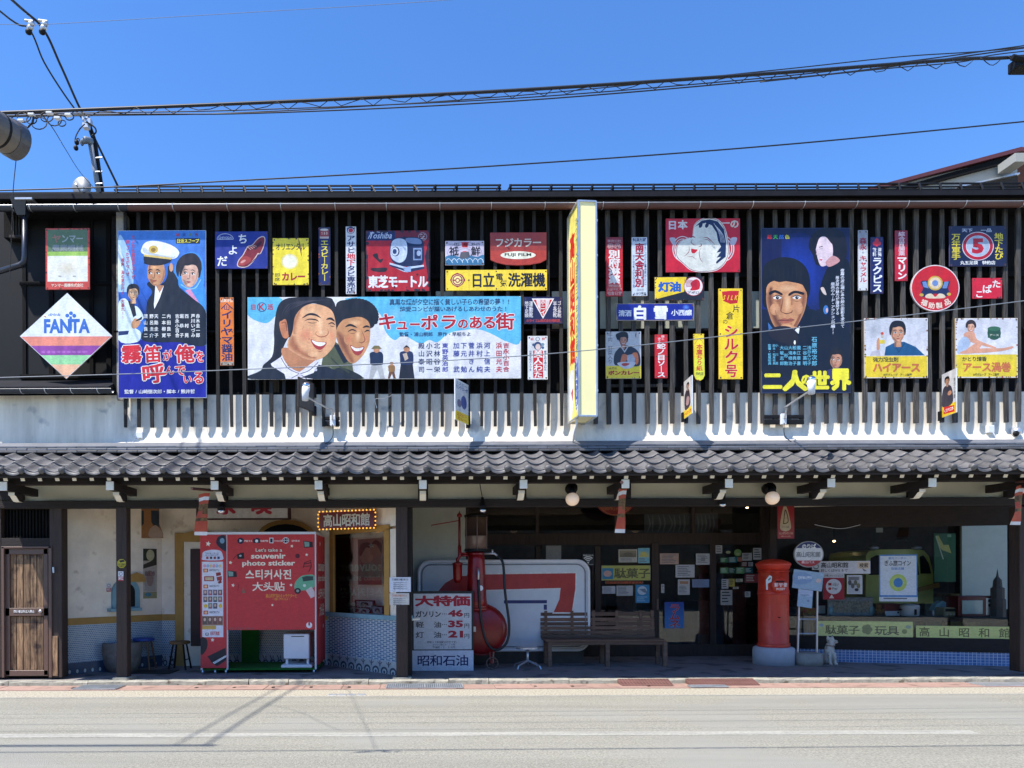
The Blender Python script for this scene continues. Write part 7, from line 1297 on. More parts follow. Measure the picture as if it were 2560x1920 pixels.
MB().tube([(Wx(1165, d)-.1, d+.3, 0), (Wx(1175, d), d+.3, .3)], .03, 6).build('rear_leg', M['pumpred'], t)
# ---- swivel stand (what it carries in the photograph is a fictional character and is left out)
d = 12.2; X = Wx(1318, d); t = empty('swivel_stand', (X, d, 0), 'empty silver swivel stand with four star legs between petrol pump and bench', 'stand')
MB().lathe([(.022, .05), (.022, zz(1622, d))], X, d, 12).build('pillar', M['galv'], t, smooth=True); MB().lathe([(.2, zz(1622, d)), (.2, zz(1618, d)), (.17, zz(1616, d))], X, d, 24).build('seat_plate', M['galv'], t)
for k in range(4): th = math.pi/4+math.pi*k/2; MB().tube([(X, d, .12), (X+.25*math.cos(th), d+.25*math.sin(th), .05), (X+.28*math.cos(th), d+.28*math.sin(th), 0)], [.018, .014, .016], 6).build('leg', M['galv'], t)
# ---- bench
d = 12.3; t = empty('bench', (Wx(1510, d), d+.2, 0), 'long brown slatted wooden bench in front of the glass doors', 'bench'); X0, X1 = Wx(1362, d), Wx(1662, d); zs = zz(1601, d)
for k in range(4): box('seat_slat', X0, X1, d-.02+k*.105, d+.07+k*.105, zs-.03, zs, M['bench'], t, .006)
for py in (1537, 1550, 1560.5, 1571, 1581.5, 1591): 
    z = zz(py, d+.45); box('back_slat', X0, X1-.03, d+.43-(z-zs)*-.12, d+.455-(z-zs)*-.12, z-.034, z+.034 if py < 1540 else z+.026, M['bench'], t, .005)
for px in (1376, 1444, 1500, 1560, 1622, 1652): X = Wx(px, d); MB().obox((X, d+.47, (zs+zz(1533, d+.4))/2), (1, 0, 0), (0, .05, 1), (0, 1, -.05), .05, zz(1533, d+.4)-zs+.06, .03).build('back_post', M['bench'], t)
for px in (1374, 1519, 1663):
    X = Wx(px, d); 
    for y in (d, d+.38): box('leg', X-.035, X+.035, y, y+.07, 0, zs-.031, M['bench'], t, .006)
    box('side_rail', X-.03, X+.03, d+.07, d+.38, zs-.09, zs-.032, M['bench'], t, .005)
box('front_rail', X0+.06, X1-.02, d+.01, d+.04, zs-.09, zs-.031, M['bench'], t, .005)
# ---- round post box
d = 12.6; X = Wx(1933, d); t = empty('post_box', (X, d, 0), 'red cylindrical Japanese post box on a pale round concrete base', 'post box'); Z = lambda y: zz(y, d-.2, 1933); r = 109*.32558/F*(d)
MB().lathe([(r*1.36, 0), (r*1.36, Z(1629)), (r*1.33, Z(1622)), (r*1.2, Z(1619))], X, d, 36).build('concrete_base', mat('pale_painted_concrete', (168, 172, 182), .8, var=.1), t, smooth=True)
MB().lathe([(r*1.06, Z(1620)), (r*1.07, Z(1614)), (r, Z(1610)), (r, Z(1488)), (r*1.02, Z(1486)), (r*1.02, Z(1482)), (r*.99, Z(1480)), (r*.98, Z(1424))], X, d, 48).build('body', M['postred'], t, smooth=True)
xo = Wx(1943, d-.2)
MB().lathe([(r*.98, Z(1424)), (r*1.05, Z(1420)), (r*1.1, Z(1415)), (r*1.15, Z(1412.5)), (r*1.15, Z(1409)), (r*1.04, Z(1406)), (r*.98, Z(1404)), (r*.6, Z(1399)), (r*.2, Z(1397)), (.001, Z(1396.5))], X, d, 48).build('cap', M['postred'], t, smooth=True)
for yy_, q_ in ((1486, 1.035), (1478, 1.02), (1428, 1.02), (1611, 1.05)): MB().tube([(X+r*q_*math.cos(2*math.pi*k/40), d+r*q_*math.sin(2*math.pi*k/40), Z(yy_)) for k in range(41)], .009, 6, False).build('cast_band', M['postred'], t, smooth=True)
MB().sph((xo, d-r*.93, Z(1463)), .125, .07, .15, 24, 14).build('slot_housing', M['postred'], t, smooth=True)
sl_box = box('letter_slot', xo-.07, xo+.07, d-r*.93-.085, d-r*.93-.04, Z(1456), Z(1452.5), M['black'], t, .004); MB().tube([(xo+.085*math.cos(math.radians(a_)), d-r*.93-.07, Z(1453)+.04*math.sin(math.radians(a_))) for a_ in range(0, 181, 20)], .012, 6).build('slot_hood', M['postred'], t, smooth=True)
a = Art((0, 0, 120, 60), (xo-.115, d-r-.078, Z(1457)), (.23, 0, 0), (0, 0, Z(1476)-Z(1457)), (0, -1, 0)); a.L = 4; a.char('郵', 20, 16, 34, 34, W_, .03); a.char('便', 100, 16, 34, 34, W_, .03); a.rect(42, 4, 78, 8, W_); a.rect(42, 13, 78, 17, W_); a.rect(57, 16, 63, 34, W_); a.latin('POST', 22, 40, 98, 58, W_, b=.02); a.build('lettering', t)
xd = Wx(1943, d-.2); dr2 = MB()
for i in range(8):
    u0, u1 = -.5+i/8, -.5+(i+1)/8; V = []
    for u in (u0, u1):
        xx = xd-X+u*.3; yy = d-math.sqrt(max((r+.014)**2-xx*xx, .001)); V += [(X+xx, yy, Z(1553)), (X+xx, yy, Z(1513))]
    dr2.add(V+[(V[0][0], V[0][1]+.02, V[0][2]), (V[1][0], V[1][1]+.02, V[1][2]), (V[2][0], V[2][1]+.02, V[2][2]), (V[3][0], V[3][1]+.02, V[3][2])], [(0, 2, 3, 1), (0, 4, 6, 2), (1, 3, 7, 5), (0, 1, 5, 4), (2, 6, 7, 3)])
o = dr2.build('collection_door', M['postred'], t); MB().sph((xd+.0, d-r-.02, Z(1543)), .025, .012, .01, 10, 6).build('door_lock', M['black'], o)
a = Art((0, 0, 40, 60), (Wx(1900, d)-.03, d-r-.03, Z(1437)), (.11, 0, 0), (0, 0, -.26), (-.3, -1, 0)); a.L = 3; a.poly([(0, 20), (22, 2), (38, 6), (34, 28), (12, 34), (12, 58), (2, 58)], (206, 216, 220)); a.poly([(14, 18), (30, 10), (32, 14), (16, 24)], (70, 90, 96)); a.build('paper_tag', t, 'paper')
# ---- bus stop
d = 12.5; X = Wx(2022, d); t = empty('bus_stop', (X, d, 0), 'bus stop with round blue, white and red sign on a ladder frame', 'bus stop'); Z = lambda y: zz(y, d, 2020)
MB().lathe([(.235, 0), (.24, .1), (.235, Z(1634)), (.2, Z(1631))], Wx(2018, d), d, 28).build('base', M['concrete'], t, smooth=True)
for px0, px1 in ((1993, 1999), (2041, 2043)): MB().tube([(Wx(px0, d), d, .15), (Wx(px1, d), d, Z(1440))], .018, 8).build('upright', M['galv'], t)
for py in (1548, 1584): MB().tube([(Wx(1996, d), d, Z(py)), (Wx(2043, d), d, Z(py))], .013, 8).build('rung', M['galv'], t)
o_, a = sign('bus_sign', None, None, 'L', 260, 530, 490, 736, (150, 152, 156), d=d-.03, th=.03, shape=[(375+114*math.cos(2*math.pi*k/36), 632+101*math.sin(2*math.pi*k/36)) for k in range(36)], rim=(120, 122, 126), parent=t)
e_ = [(375+107*math.cos(2*math.pi*k/48), 632+95*math.sin(2*math.pi*k/48)) for k in range(48)]
a.poly(e_, (214, 216, 220)); a.poly([p for p in e_ if p[1] < 594], (22, 24, 96)); a.poly([p for p in e_ if p[1] > 672], (160, 22, 40)); a.text('のりば', 322, 552, 430, 590, W_, b=.05); a.text('高山昭和館', 278, 612, 466, 656, (60, 64, 74), b=.01); a.text('高山バス', 318, 680, 420, 704, (236, 200, 206), b=.03); a.build('printed_face', o_)
for i, (q, z_) in enumerate(((((262, 746), (488, 776), (474, 918), (246, 888)), 0), (((298, 898), (408, 912), (398, 1048), (284, 1030)), 1))):
    o_, a = sign('notice_sheet', None, None, 'L', 246+z_*38, 746+z_*150, 488-z_*80, 918+z_*130, (150, 176, 200), d=d-.045-z_*.012, th=.004, shape=list(q), rim=(180, 190, 200), parent=t, m='paper')
    x0_, y0_ = q[0]
    if i == 0: a.poly([(256, 780), (330, 770), (400, 800), (380, 850), (270, 860)], (130, 160, 196), smooth=True); a.ell(450, 836, 20, 16, (214, 190, 180)); a.text('飛騨高山案内', 290, 800, 400, 824, (220, 226, 236))
    else: a.poly([q[0], q[1], (404, 960), (292, 948)], (176, 190, 214)); a.text('時刻表御案内', 310, 940, 380, 952, (110, 130, 160)); a.ell(370, 990, 10, 8, (120, 140, 180))
    a.build('printed_face', o_, 'paper')
# ---- dog statue
d = 12.55; X = Wx(2073, d); u = .075*12.55/.4*.0+1; h = (1657-1583)*d/F
def remeshed(name, parts, m, parent, vox=.01):
    mb = MB()
    for p in parts:
        if len(p) == 6: mb.sph(p[:3], *p[3:], 16, 10)
        else: mb.tube(p[0], p[1], 10)
    me = bpy.data.meshes.new('tmp'); me.from_pydata([v for v in mb.V], [], mb.F); o = bpy.data.objects.new('tmp', me); COL.objects.link(o)
    md = o.modifiers.new('r', 'REMESH'); md.mode = 'VOXEL'; md.voxel_size = vox; sm = o.modifiers.new('s', 'SMOOTH'); sm.iterations = 3
    me2 = bpy.data.meshes.new_from_object(o.evaluated_get(bpy.context.evaluated_depsgraph_get())); V = [v.co.copy() for v in me2.vertices]; Fs = [tuple(p.vertices) for p in me2.polygons]
    bpy.data.objects.remove(o); bpy.data.meshes.remove(me2); bpy.data.meshes.remove(me)
    return mesh(name, V, Fs, m, parent, smooth=True)
t = empty('dog_statue', (X, d, 0), 'small grey white sitting dog statue with collar beside the bus stop base', 'statue')
s_ = h/.5
P = [(X, d+.04, .13*s_, .085*s_, .1*s_, .12*s_), (X, d-.0, .24*s_, .075*s_, .08*s_, .13*s_), (X-.05*s_, d+.05, .07*s_, .045*s_, .09*s_, .075*s_), (X+.05*s_, d+.05, .07*s_, .045*s_, .09*s_, .075*s_),
     (X+.005, d-.03, .40*s_, .062*s_, .066*s_, .06*s_), (X+.012, d-.05, .34*s_, .05*s_, .05*s_, .06*s_), (X+.05*s_, d-.1, .385*s_, .035*s_, .045*s_, .03*s_),
     ([(X-.04*s_, d-.07, .2*s_), (X-.045*s_, d-.09, .1*s_), (X-.045*s_, d-.1, .02)], [.032*s_, .026*s_, .022*s_]), ([(X+.04*s_, d-.07, .2*s_), (X+.045*s_, d-.09, .1*s_), (X+.045*s_, d-.1, .02)], [.032*s_, .026*s_, .022*s_]),
     (X-.045*s_, d-.12, .015, .025*s_, .04*s_, .02*s_), (X+.045*s_, d-.12, .015, .025*s_, .04*s_, .02*s_), ([(X-.035*s_, d-.02, .43*s_), (X-.045*s_, d-.02, .5*s_)], [.028*s_, .006]), ([(X+.035*s_, d-.02, .43*s_), (X+.045*s_, d-.02, .5*s_)], [.028*s_, .006])]
remeshed('dog_body', P, M['dogstone'], t, .009)
MB().tube([(X+.008+.058*s_*math.cos(2*math.pi*k/16), d-.035+.062*s_*math.sin(2*math.pi*k/16), .315*s_) for k in range(17)], .007, 6, False).build('collar', M['maroon'], t, smooth=True)
MB().sph((X+.065*s_, d-.145, .395*s_), .011, .01, .009, 8, 6).build('nose', M['black'], t)
for sx in (-.02, .035): MB().sph((X+sx*s_+.012, d-.093, .415*s_), .008, .006, .007, 8, 6).build('eye', M['black'], t)
# ---- stickers, papers and posters on the shop glass
def paper(px0, py0, px1, py1, base, label, draw=None, d=13.88, cat='notice', name='paper_notice', group=None):
    o, a = sign(name, label, cat, 'K', px0, py0, px1, py1, base, d=d, th=.003, rim=(200, 200, 200), group=group)
    if draw: draw(a, px0, py0, px1, py1)
    a.build('printed_face', o, 'paper')
def lines(a, x0, y0, x1, y1, c=(110, 112, 124), n=6):
    for k in range(n): w_ = R.uniform(.6, .95); a.rect(x0+(x1-x0)*.1, y0+(y1-y0)*(.12+k*.8/n), x0+(x1-x0)*(.1+.8*w_), y0+(y1-y0)*(.12+(k+.42)*.8/n), c)
G = 'papers stuck on the shop doors'
def pic(c1, c2):
    def f(a, x0, y0, x1, y1): a.rect(x0+(x1-x0)*.06, y0+(y1-y0)*.08, x1-(x1-x0)*.06, y0+(y1-y0)*.6, c1, c2); a.ell((x0+x1)/2, y0+(y1-y0)*.4, (x1-x0)*.25, (y1-y0)*.16, c2); lines(a, x0, y0+(y1-y0)*.62, x1, y1, (130, 130, 140), 3)
    return f
def dag(a, x0, y0, x1, y1): a.rect(170, 738, 256, 822, (60, 140, 180)); a.ell(212, 780, 32, 24, (206, 170, 160)); a.text('駄菓子', 262, 738, 540, 816, (100, 100, 66), b=.05)
def ramune(a, x0, y0, x1, y1):
    a.rect(x0, y0, x1, y1, (40, 70, 150), (70, 140, 200)); a.ell(725, 1180, 70, 26, (60, 110, 180), (110, 170, 210))
    for ch, y in (('ラ', 1045), ('ム', 1105), ('ネ', 1165)): a.up(); a.char(ch, 728, y, 88, 74, (214, 206, 210), .06); a.up(); a.char(ch, 728, y, 88, 74, (190, 50, 50), .02)
paper(296, 594, 440, 694, (186, 184, 172), 'beige photo sheet at the top of the left glass door pane', pic((150, 140, 120), (110, 104, 92)), group=G)
paper(446, 584, 534, 700, (130, 190, 206), 'small blue and yellow beach poster beside the beige photo sheet', pic((90, 176, 214), (206, 196, 110)), group=G)
paper(166, 718, 541, 832, (186, 186, 100), 'long yellow sweet shop strip across the left pane', dag, cat='sign', name='shop_strip')
paper(196, 838, 484, 858, (120, 60, 34), 'thin orange lettered strip under the yellow sweet shop strip', lambda a, *b: a.text('このドアは開きません', 200, 840, 480, 857, (206, 90, 50), b=.04), cat='sign', name='shop_strip')
paper(170, 876, 272, 934, (190, 192, 200), 'small white sheet lowest left on the left pane', lines, group=G); paper(280, 873, 406, 950, (190, 190, 190), 'white map sheet in the middle of the left pane bottom row', lines, group=G)
paper(427, 866, 533, 1005, (60, 140, 186), 'blue safety poster with a white circle on the left pane', lambda a, x0, y0, x1, y1: (a.ell(478, 910, 36, 34, (190, 206, 216)), a.poly([(455, 900), (500, 895), (520, 930), (490, 925)], (110, 130, 150)), lines(a, x0, 950, x1, y1, (150, 190, 214), 3)), group=G)
paper(614, 625, 758, 708, (186, 156, 140), 'pinkish notice at the top left of the middle door pane', lines, group=G); paper(891, 626, 996, 712, (190, 190, 190), 'white notice at the top right of the middle door pane', lambda a, *b: (lines(a, *b), a.rect(930, 655, 960, 685, (140, 140, 144))), group=G)
paper(734, 712, 880, 810, (190, 190, 192), 'white text sheet in the centre of the middle door pane', lines, group=G); paper(752, 825, 843, 943, (190, 188, 186), 'upright white sheet with brown heading on the middle door pane', lambda a, x0, y0, x1, y1: (a.rect(766, 838, 832, 860, (176, 130, 100)), lines(a, x0, 865, x1, y1)), group=G)
paper(862, 824, 992, 886, (120, 140, 176), 'blue translucent strip beside the upright white sheet', lines, group=G); paper(624, 862, 647, 928, (206, 206, 206), 'tiny upright entrance label beside the door handle', lambda a, *b: a.text('出入口', 627, 866, 645, 925, DK, v=True, b=.05), group=G)
paper(650, 998, 798, 1200, (50, 90, 160), 'blue soft drink poster with red katakana low on the middle door', ramune, cat='poster', name='drink_poster')
SG_ = 'payment stickers on the right glass door'
for x0, y0, x1, y1, c, lab in ((1042, 563, 1092, 625, (186, 186, 186), 'round grey mark sticker at the top of the right door'), (1246, 622, 1320, 680, (190, 190, 190), 'white no dogs sticker on the right door'), (1330, 583, 1400, 673, (196, 196, 196), 'white table of hours on the right door'), (1078, 658, 1136, 694, (60, 130, 80), 'green card sticker left in the upper row'), (1142, 652, 1206, 696, (30, 110, 120), 'teal sticker in the middle of the upper row'), (1210, 655, 1244, 686, (196, 120, 90), 'small orange and white sticker in the upper row'),
    (1240, 690, 1290, 728, (110, 26, 36), 'dark red sticker over the middle row'), (1294, 692, 1328, 724, (180, 180, 184), 'small white sticker beside the dark red one'), (1078, 734, 1138, 778, (90, 150, 90), 'leftmost green payment sticker in the middle row'), (1142, 736, 1196, 778, (30, 84, 60), 'dark green payment sticker second in the middle row'), (1200, 732, 1262, 780, (90, 150, 90), 'light green payment sticker third in the middle row'), (1266, 734, 1326, 776, (20, 96, 110), 'teal payment sticker last in the middle row'),
    (1266, 784, 1368, 850, (150, 60, 66), 'red and green picture sticker beside the post box'), (1088, 822, 1140, 896, (190, 190, 190), 'white sheet with a table on the right door'), (1142, 820, 1188, 880, (190, 176, 80), 'yellow note on the right door'), (1196, 820, 1250, 844, (200, 200, 180), 'narrow cream label on the right door'), (1176, 882, 1218, 898, (200, 200, 190), 'tiny cream label on the right door'), (1080, 906, 1170, 1022, (176, 176, 174), 'grey upright sketch sheet on the right door'), (1266, 918, 1308, 960, (206, 208, 214), 'white square label low on the right door')):
    paper(x0, y0, x1, y1, c, lab, lambda a, *b: lines(a, *b, (70, 74, 80) if c[0] > 150 else (190, 200, 190), 4), cat='sticker', name='door_sticker', group=SG_)
for cx, cy, r_, c, sh_, lab in ((1138, 608, 36, (20, 34, 50), 4, 'dark blue diamond sticker at the top of the right door'), (1212, 620, 28, (120, 160, 90), 24, 'round green landscape sticker at the top of the right door')):
    o, a = sign('door_sticker', lab, 'sticker', 'K', cx-r_, cy-r_, cx+r_, cy+r_, c, d=13.88, th=.003, shape=[(cx+r_*math.cos(2*math.pi*k/sh_), cy+r_*math.sin(2*math.pi*k/sh_)) for k in range(sh_)], group=SG_); a.ell(cx, cy+8, r_*.5, r_*.3, (170, 176, 130)); a.build('printed_face', o, 'paper')
# wifi mark, white sheet and no smoking label on the left glass
o, a = sign('wifi_sticker', 'black square sticker with white wireless arcs on the glass above the bench', 'sticker', 'J', 1520, 625, 1615, 720, (24, 24, 28), d=13.88, th=.003); a.latin('FREE Wi-Fi', 1530, 634, 1606, 646, W_)
for r_ in (44, 30, 16): a.ring(1568, 694, r_, 9, W_, a0=222, a1=318)
a.ell(1568, 696, 7, 7, W_); a.rect(1530, 708, 1606, 712, (170, 170, 170)); a.build('printed_face', o)
paper(1244-1505+0, 565, 1360-1505, 680, (150, 150, 146), 'plain grey sheet on the glass left of the wireless sticker'); 
# round red sign and flag signs hanging high
o, a = sign('round_hanging_sign', 'dark red round sign hanging behind the central banner, mostly hidden by the beam', 'sign', 'K', 110, 160, 434, 336, (120, 24, 22), d=13.3, th=.03, shape=[(272+162*math.cos(math.pi*k/20), 190+145*math.sin(math.pi*k/20)) for k in range(21)]); a.ring(272, 190, 140, 5, (170, 110, 70), a0=0, a1=180); a.text('福助足袋', 170, 240, 375, 296, (150, 96, 60), b=.03); a.build('printed_face', o)
o, a = sign('flag_sign', 'red vertical hanging sign with a white pointed emblem above the bus stop', 'sign', 'L', 135, 250, 264, 512, (146, 24, 30), d=12.4, th=.02, rim=(120, 20, 24)); a.poly([(192, 252), (215, 300), (236, 400), (232, 440), (196, 455), (158, 440), (156, 390), (172, 300)], (186, 170, 140), smooth=True); a.stroke([(180, 400), (188, 330), (196, 290), (212, 340), (214, 385), (180, 398)], 7, (70, 40, 30), True); a.text('SHINE', 165, 412, 226, 432, (70, 40, 30)); a.text('山西石油', 146, 460, 254, 480, (200, 150, 130), b=.03); a.text('高山店', 160, 488, 236, 500, (190, 130, 110)); a.build('printed_face', o)
# ---- on the shop window
def wpaper(px0, px1, py0, py1, base, label, draw, name='window_poster', cat='poster', off=.02, bx=None): return wsign(W4, px0, px1, py0, py1, name, label, cat, base, off, draw, bx, .004)
L_ = lambda x: 1900+x*.32544
LY = lambda y: 1180+y*.32544
wpaper(L_(456), L_(848), LY(684), LY(782), (206, 204, 206), 'white search banner with bold black characters on the shop window', lambda a: (a.text('高山昭和館', 468, 694, 682, 736, (24, 24, 30), b=.05), a.rect(750, 690, 840, 744, (216, 196, 170)), a.text('検索', 764, 700, 832, 736, (60, 40, 40), b=.04), a.text('詳しくはWEBで', 468, 744, 676, 768, (90, 90, 96)), a.poly([(784, 736), (822, 762), (800, 762), (800, 766)], (110, 110, 116))), bx=(456, 684, 848, 782), name='search_banner', cat='banner')
def pay(a): a.rect(484, 784, 648, 812, (196, 196, 198)); a.rect(484, 812, 648, 980, (150, 24, 40)); a.text('お得にキャッシュレス', 494, 788, 640, 806, (70, 70, 76)); a.ell(566, 880, 60, 58, (206, 206, 208)); a.rect(524, 852, 550, 872, (150, 24, 40)); a.text('d払い', 552, 848, 606, 876, (60, 50, 50), b=.03); a.ell(536, 896, 13, 11, (190, 60, 60)); a.latin('Pay', 556, 886, 596, 908, (90, 90, 90)); a.poly([(530, 970), (550, 940), (570, 970)], (214, 200, 190))
wpaper(L_(484), L_(648), LY(784), LY(980), (150, 24, 40), 'red payment poster with a white circle on the shop window', pay, bx=(484, 784, 648, 980))
def bw_(a): a.rect(674, 800, 770, 930, (170, 172, 174)); [a.ell(690+k*22, 850+(k % 2)*24, 14, 20, (70+k*14, 70+k*12, 76)) for k in range(4)]; a.rect(680, 806, 760, 830, (110, 108, 110)); a.ell(742, 904, 16, 12, (40, 40, 44))
wpaper(L_(668), L_(786), LY(792), LY(937), (196, 196, 198), 'white sheet with a black and white drawing on the shop window', bw_, bx=(668, 792, 786, 937))
def gifu(a): a.rect(916, 634, 1210, 960, (70, 130, 190)); a.rect(924, 644, 1202, 946, (206, 214, 222)); a.rect(916, 960, 1210, 994, (206, 210, 214)); a.text('観光クーポン', 988, 652, 1126, 672, (90, 130, 190), b=.03); a.text('ぎふ旅コイン', 955, 678, 1162, 722, (50, 50, 60), b=.02); a.text('取扱店舗', 1008, 732, 1108, 752, (90, 130, 190), b=.04); a.ell(1062, 850, 66, 66, (176, 200, 90), (206, 216, 150)); a.ell(1062, 850, 36, 36, (70, 130, 190)); a.rect(948, 966, 1130, 976, (110, 110, 116)); 
wpaper(L_(916), L_(1210), LY(634), LY(994), (206, 214, 222), 'large white poster with bright blue border in the middle of the shop window', gifu, bx=(916, 634, 1210, 994), off=.015)
def y1_(a): a.text('駄菓子', 500, 1178, 770, 1250, (110, 104, 70), b=.03); [a.ell(826+20*math.cos(k*1.257), 1208+20*math.sin(k*1.257), 22, 20, (150, 148, 100)) for k in range(5)]; a.text('玩具', 884, 1178, 1070, 1250, (110, 100, 76), b=.03); a.ell(470, 1180, 18, 12, (170, 180, 190)); a.ell(1140, 1185, 22, 14, (170, 180, 150)); a.ell(1110, 1220, 20, 18, (160, 160, 100))
wpaper(L_(445), L_(1173), LY(1146), LY(1266), (220, 218, 140), 'pale yellow strip reading sweets and toys, left of two under the shop window', y1_, 'shop_strip', 'sign', .03, (445, 1146, 1173, 1266))
wpaper(L_(1196), L_(1954), LY(1184), LY(1282), (216, 216, 134), 'pale yellow strip with the shop name, right of two under the shop window', lambda a: [a.char(ch, 1264+k*154, 1232, 90, 76, (110, 104, 60), .03) for k, ch in enumerate('高山昭和館')], 'shop_strip', 'sign', .03, (1196, 1184, 1954, 1282))
o, a = sign('no_smoking_sign', 'small white no smoking sticker hidden behind the round bus sign', 'sticker', 'L', 400, 700, 458, 752, (190, 190, 190), d=W4.d(2040)-.03, th=.003); a.ring(430, 726, 18, 6, (50, 50, 50)); a.build('printed_face', o)
# white sagging string and small paper tag near the window head
t = empty('string', (Wx(2095, 12.8), 12.8, 2.2), 'thin white string sagging across the top of the shop window', 'string'); MB().tube(crom([tuple(pt(L_(420), LY(404), 12.75)), tuple(pt(L_(520), LY(424), 12.75)), tuple(pt(L_(640), LY(434), 12.75)), tuple(pt(L_(800), LY(398), 12.75))], False, 6), .004, 5).build('cord', M['offwhite'], t)
o, a = sign('hanging_tag', 'small plain white card hanging inside the top of the shop window', 'card', 'L', 892, 412, 944, 464, (196, 196, 190), d=12.95, th=.004); a.build('printed_face', o, 'paper')
# ---- goods inside the shop window
SH = W4.z(2230, 1543)
def obj_in(name, label, cat, px0, px1, py0, d, m, depth=.25, bev=.015, **k):
    t = empty(name, (Wx((px0+px1)/2, d), d+depth/2, SH), label, cat); o = box('case', Wx(px0, d), Wx(px1, d), d, d+depth, SH, Wz(py0, d, px0), m, t, bev); return t, o
d = W4.d(2440)+.35
t, o = obj_in('television', 'small red cased old television at the right of the shop window', 'television', 2396, 2487, 1490, d, M['maroon'], .35)
box('screen', Wx(2404, d), Wx(2456, d), d-.012, d, SH+.05, Wz(1498, d, 2440)-.02, mat('grey_crt_screen', (176, 190, 186), .1, var=.1), t, .012); box('control_panel', Wx(2464, d), Wx(2482, d), d-.01, d, SH+.03, Wz(1494, d, 2440)-.01, M['galv'], t, .006)
for py in (1502, 1513): MB().tube([(Wx(2473, d), d-.025, Wz(py, d, 2473)), (Wx(2473, d), d-.01, Wz(py, d, 2473))], .03, 12).build('dial', M['black'], t)
d = W4.d(2270)+.35; Xr = Wx(2274, d); t = empty('rice_cooker', (Xr, d, SH), 'white round rice cooker in the shop window right of the blue bordered poster', 'rice cooker')
MB().lathe([(.12, SH), (.145, SH+.02), (.15, SH+.16), (.155, SH+.17), (.14, SH+.2), (.05, SH+.22), (.001, SH+.222)], Xr, d, 24).build('body', M['offwhite'], t, smooth=True); box('switch', Xr-.02, Xr+.02, d-.16, d-.14, SH+.03, SH+.13, M['black'], t, .004)
for sx in (-1, 1): box('handle', Xr+sx*.17-.025, Xr+sx*.17+.025, d-.02, d+.02, SH+.11, SH+.13, M['black'], t, .005)
d = W4.d(2230)+.35; t, o = obj_in('radio_set', 'maroon cased old radio with white lower panel beside the rice cooker', 'radio', 2211, 2250, 1509, d, M['maroon']); box('front_panel', Wx(2212, d), Wx(2249, d), d-.008, d, SH+.005, SH+.09, M['offwhite'], t, .003); box('knob', Wx(2242, d), Wx(2246, d), d-.02, d-.008, SH+.05, SH+.08, M['black'], t, 0)
d = W4.d(2120)+.3; t, o = obj_in('mirror_tray', 'wide silver framed bumpy tray with pale blue corners under the posters in the shop window', 'tray', 2070, 2183, 1493, d, M['silver'], .04, .01); box('inner_panel', Wx(2082, d), Wx(2172, d), d-.01, d, SH+.06, Wz(1500, d, 2120)-.02, mat('crumpled_foil', (170, 166, 156), .3, .5, var=.5, ns=26), t, .006)
for X in (Wx(2076, d), Wx(2178, d)): MB().sph((X, d-.02, SH+.09), .05, .02, .08, 12, 8).build('corner_ornament', M['bluelt'], t, smooth=True)
d = W4.d(2370)+.3; t, o = obj_in('transistor_radio', 'cream tabletop radio left of the red television in the shop window', 'radio', 2361, 2390, 1519, d, mat('cream_radio', (150, 142, 110), .4)); box('dial_plate', Wx(2363, d), Wx(2388, d), d-.006, d, SH+.09, SH+.14, M['black'], t, 0)
for k in range(3): MB().tube([(Wx(2366+k*9, d), d-.02, SH+.04), (Wx(2366+k*9, d), d, SH+.04)], .015, 10).build('knob', M['galv'], t)
d = W4.d(2345)+.5; t = empty('glass_ornament', (Wx(2352, d), d, SH), 'pale blue mountain shaped ornament in the shop window', 'ornament'); MB().prism([(Wx(2332, d), SH+.1), (Wx(2378, d), SH+.1), (Wx(2366, d), SH+.24), (Wx(2356, d), SH+.27), (Wx(2342, d), SH+.22)], d, d+.12).build('mountain', M['bluelt'], t); box('stand', Wx(2330, d), Wx(2380, d), d-.02, d+.15, SH, SH+.1, M['galv'], t, .01)
d = W4.d(2495)+.3; t = empty('castle_model', (Wx(2497, d), d, SH), 'dark tower shaped model at the right end of the shop window', 'ornament'); MB().lathe([(.12, SH), (.12, SH+.3), (.1, SH+.32), (.1, SH+.5), (.07, SH+.52), (.06, SH+.64), (.02, SH+.7), (.001, SH+.84)], Wx(2505, d), d+.1, 8).build('tower', mat('dark_bronze', (70, 62, 58), .6, var=.2), t)
d = W4.d(2198)+.35; t = empty('teddy_bear', (Wx(2197, d), d, SH), 'small golden brown teddy bear sitting left of the maroon radio', 'toy'); X = Wx(2197, d)
remeshed('bear_body', [(X, d, SH+.07, .06, .05, .07), (X, d-.01, SH+.17, .05, .045, .045), (X-.04, d, SH+.21, .018, .01, .018), (X+.04, d, SH+.21, .018, .01, .018), (X-.05, d-.06, SH+.02, .025, .05, .022), (X+.05, d-.06, SH+.02, .025, .05, .022), (X-.065, d-.02, SH+.1, .02, .02, .045), (X+.065, d-.02, SH+.1, .02, .02, .045)], mat('golden_plush', (120, 86, 46), .9, var=.3, ns=30), t, .008)
d = W4.d(2020)+.3; t, o = obj_in('toy_box', 'yellow and red toy box on the shop window shelf behind the bus stop', 'box', 2008, 2040, 1520, d, mat('yellow_toy_box', (196, 176, 60), .5, col2=(170, 60, 50), ns=12)); t, o = obj_in('pink_board', 'pale board with maroon edge standing behind the bus stop', 'board', 2040, 2066, 1508, d+.1, M['maroon'], .03); box('face', Wx(2044, d+.1), Wx(2062, d+.1), d+.09, d+.1, SH+.03, Wz(1514, d+.1, 2050), M['offwhite'], t, 0)
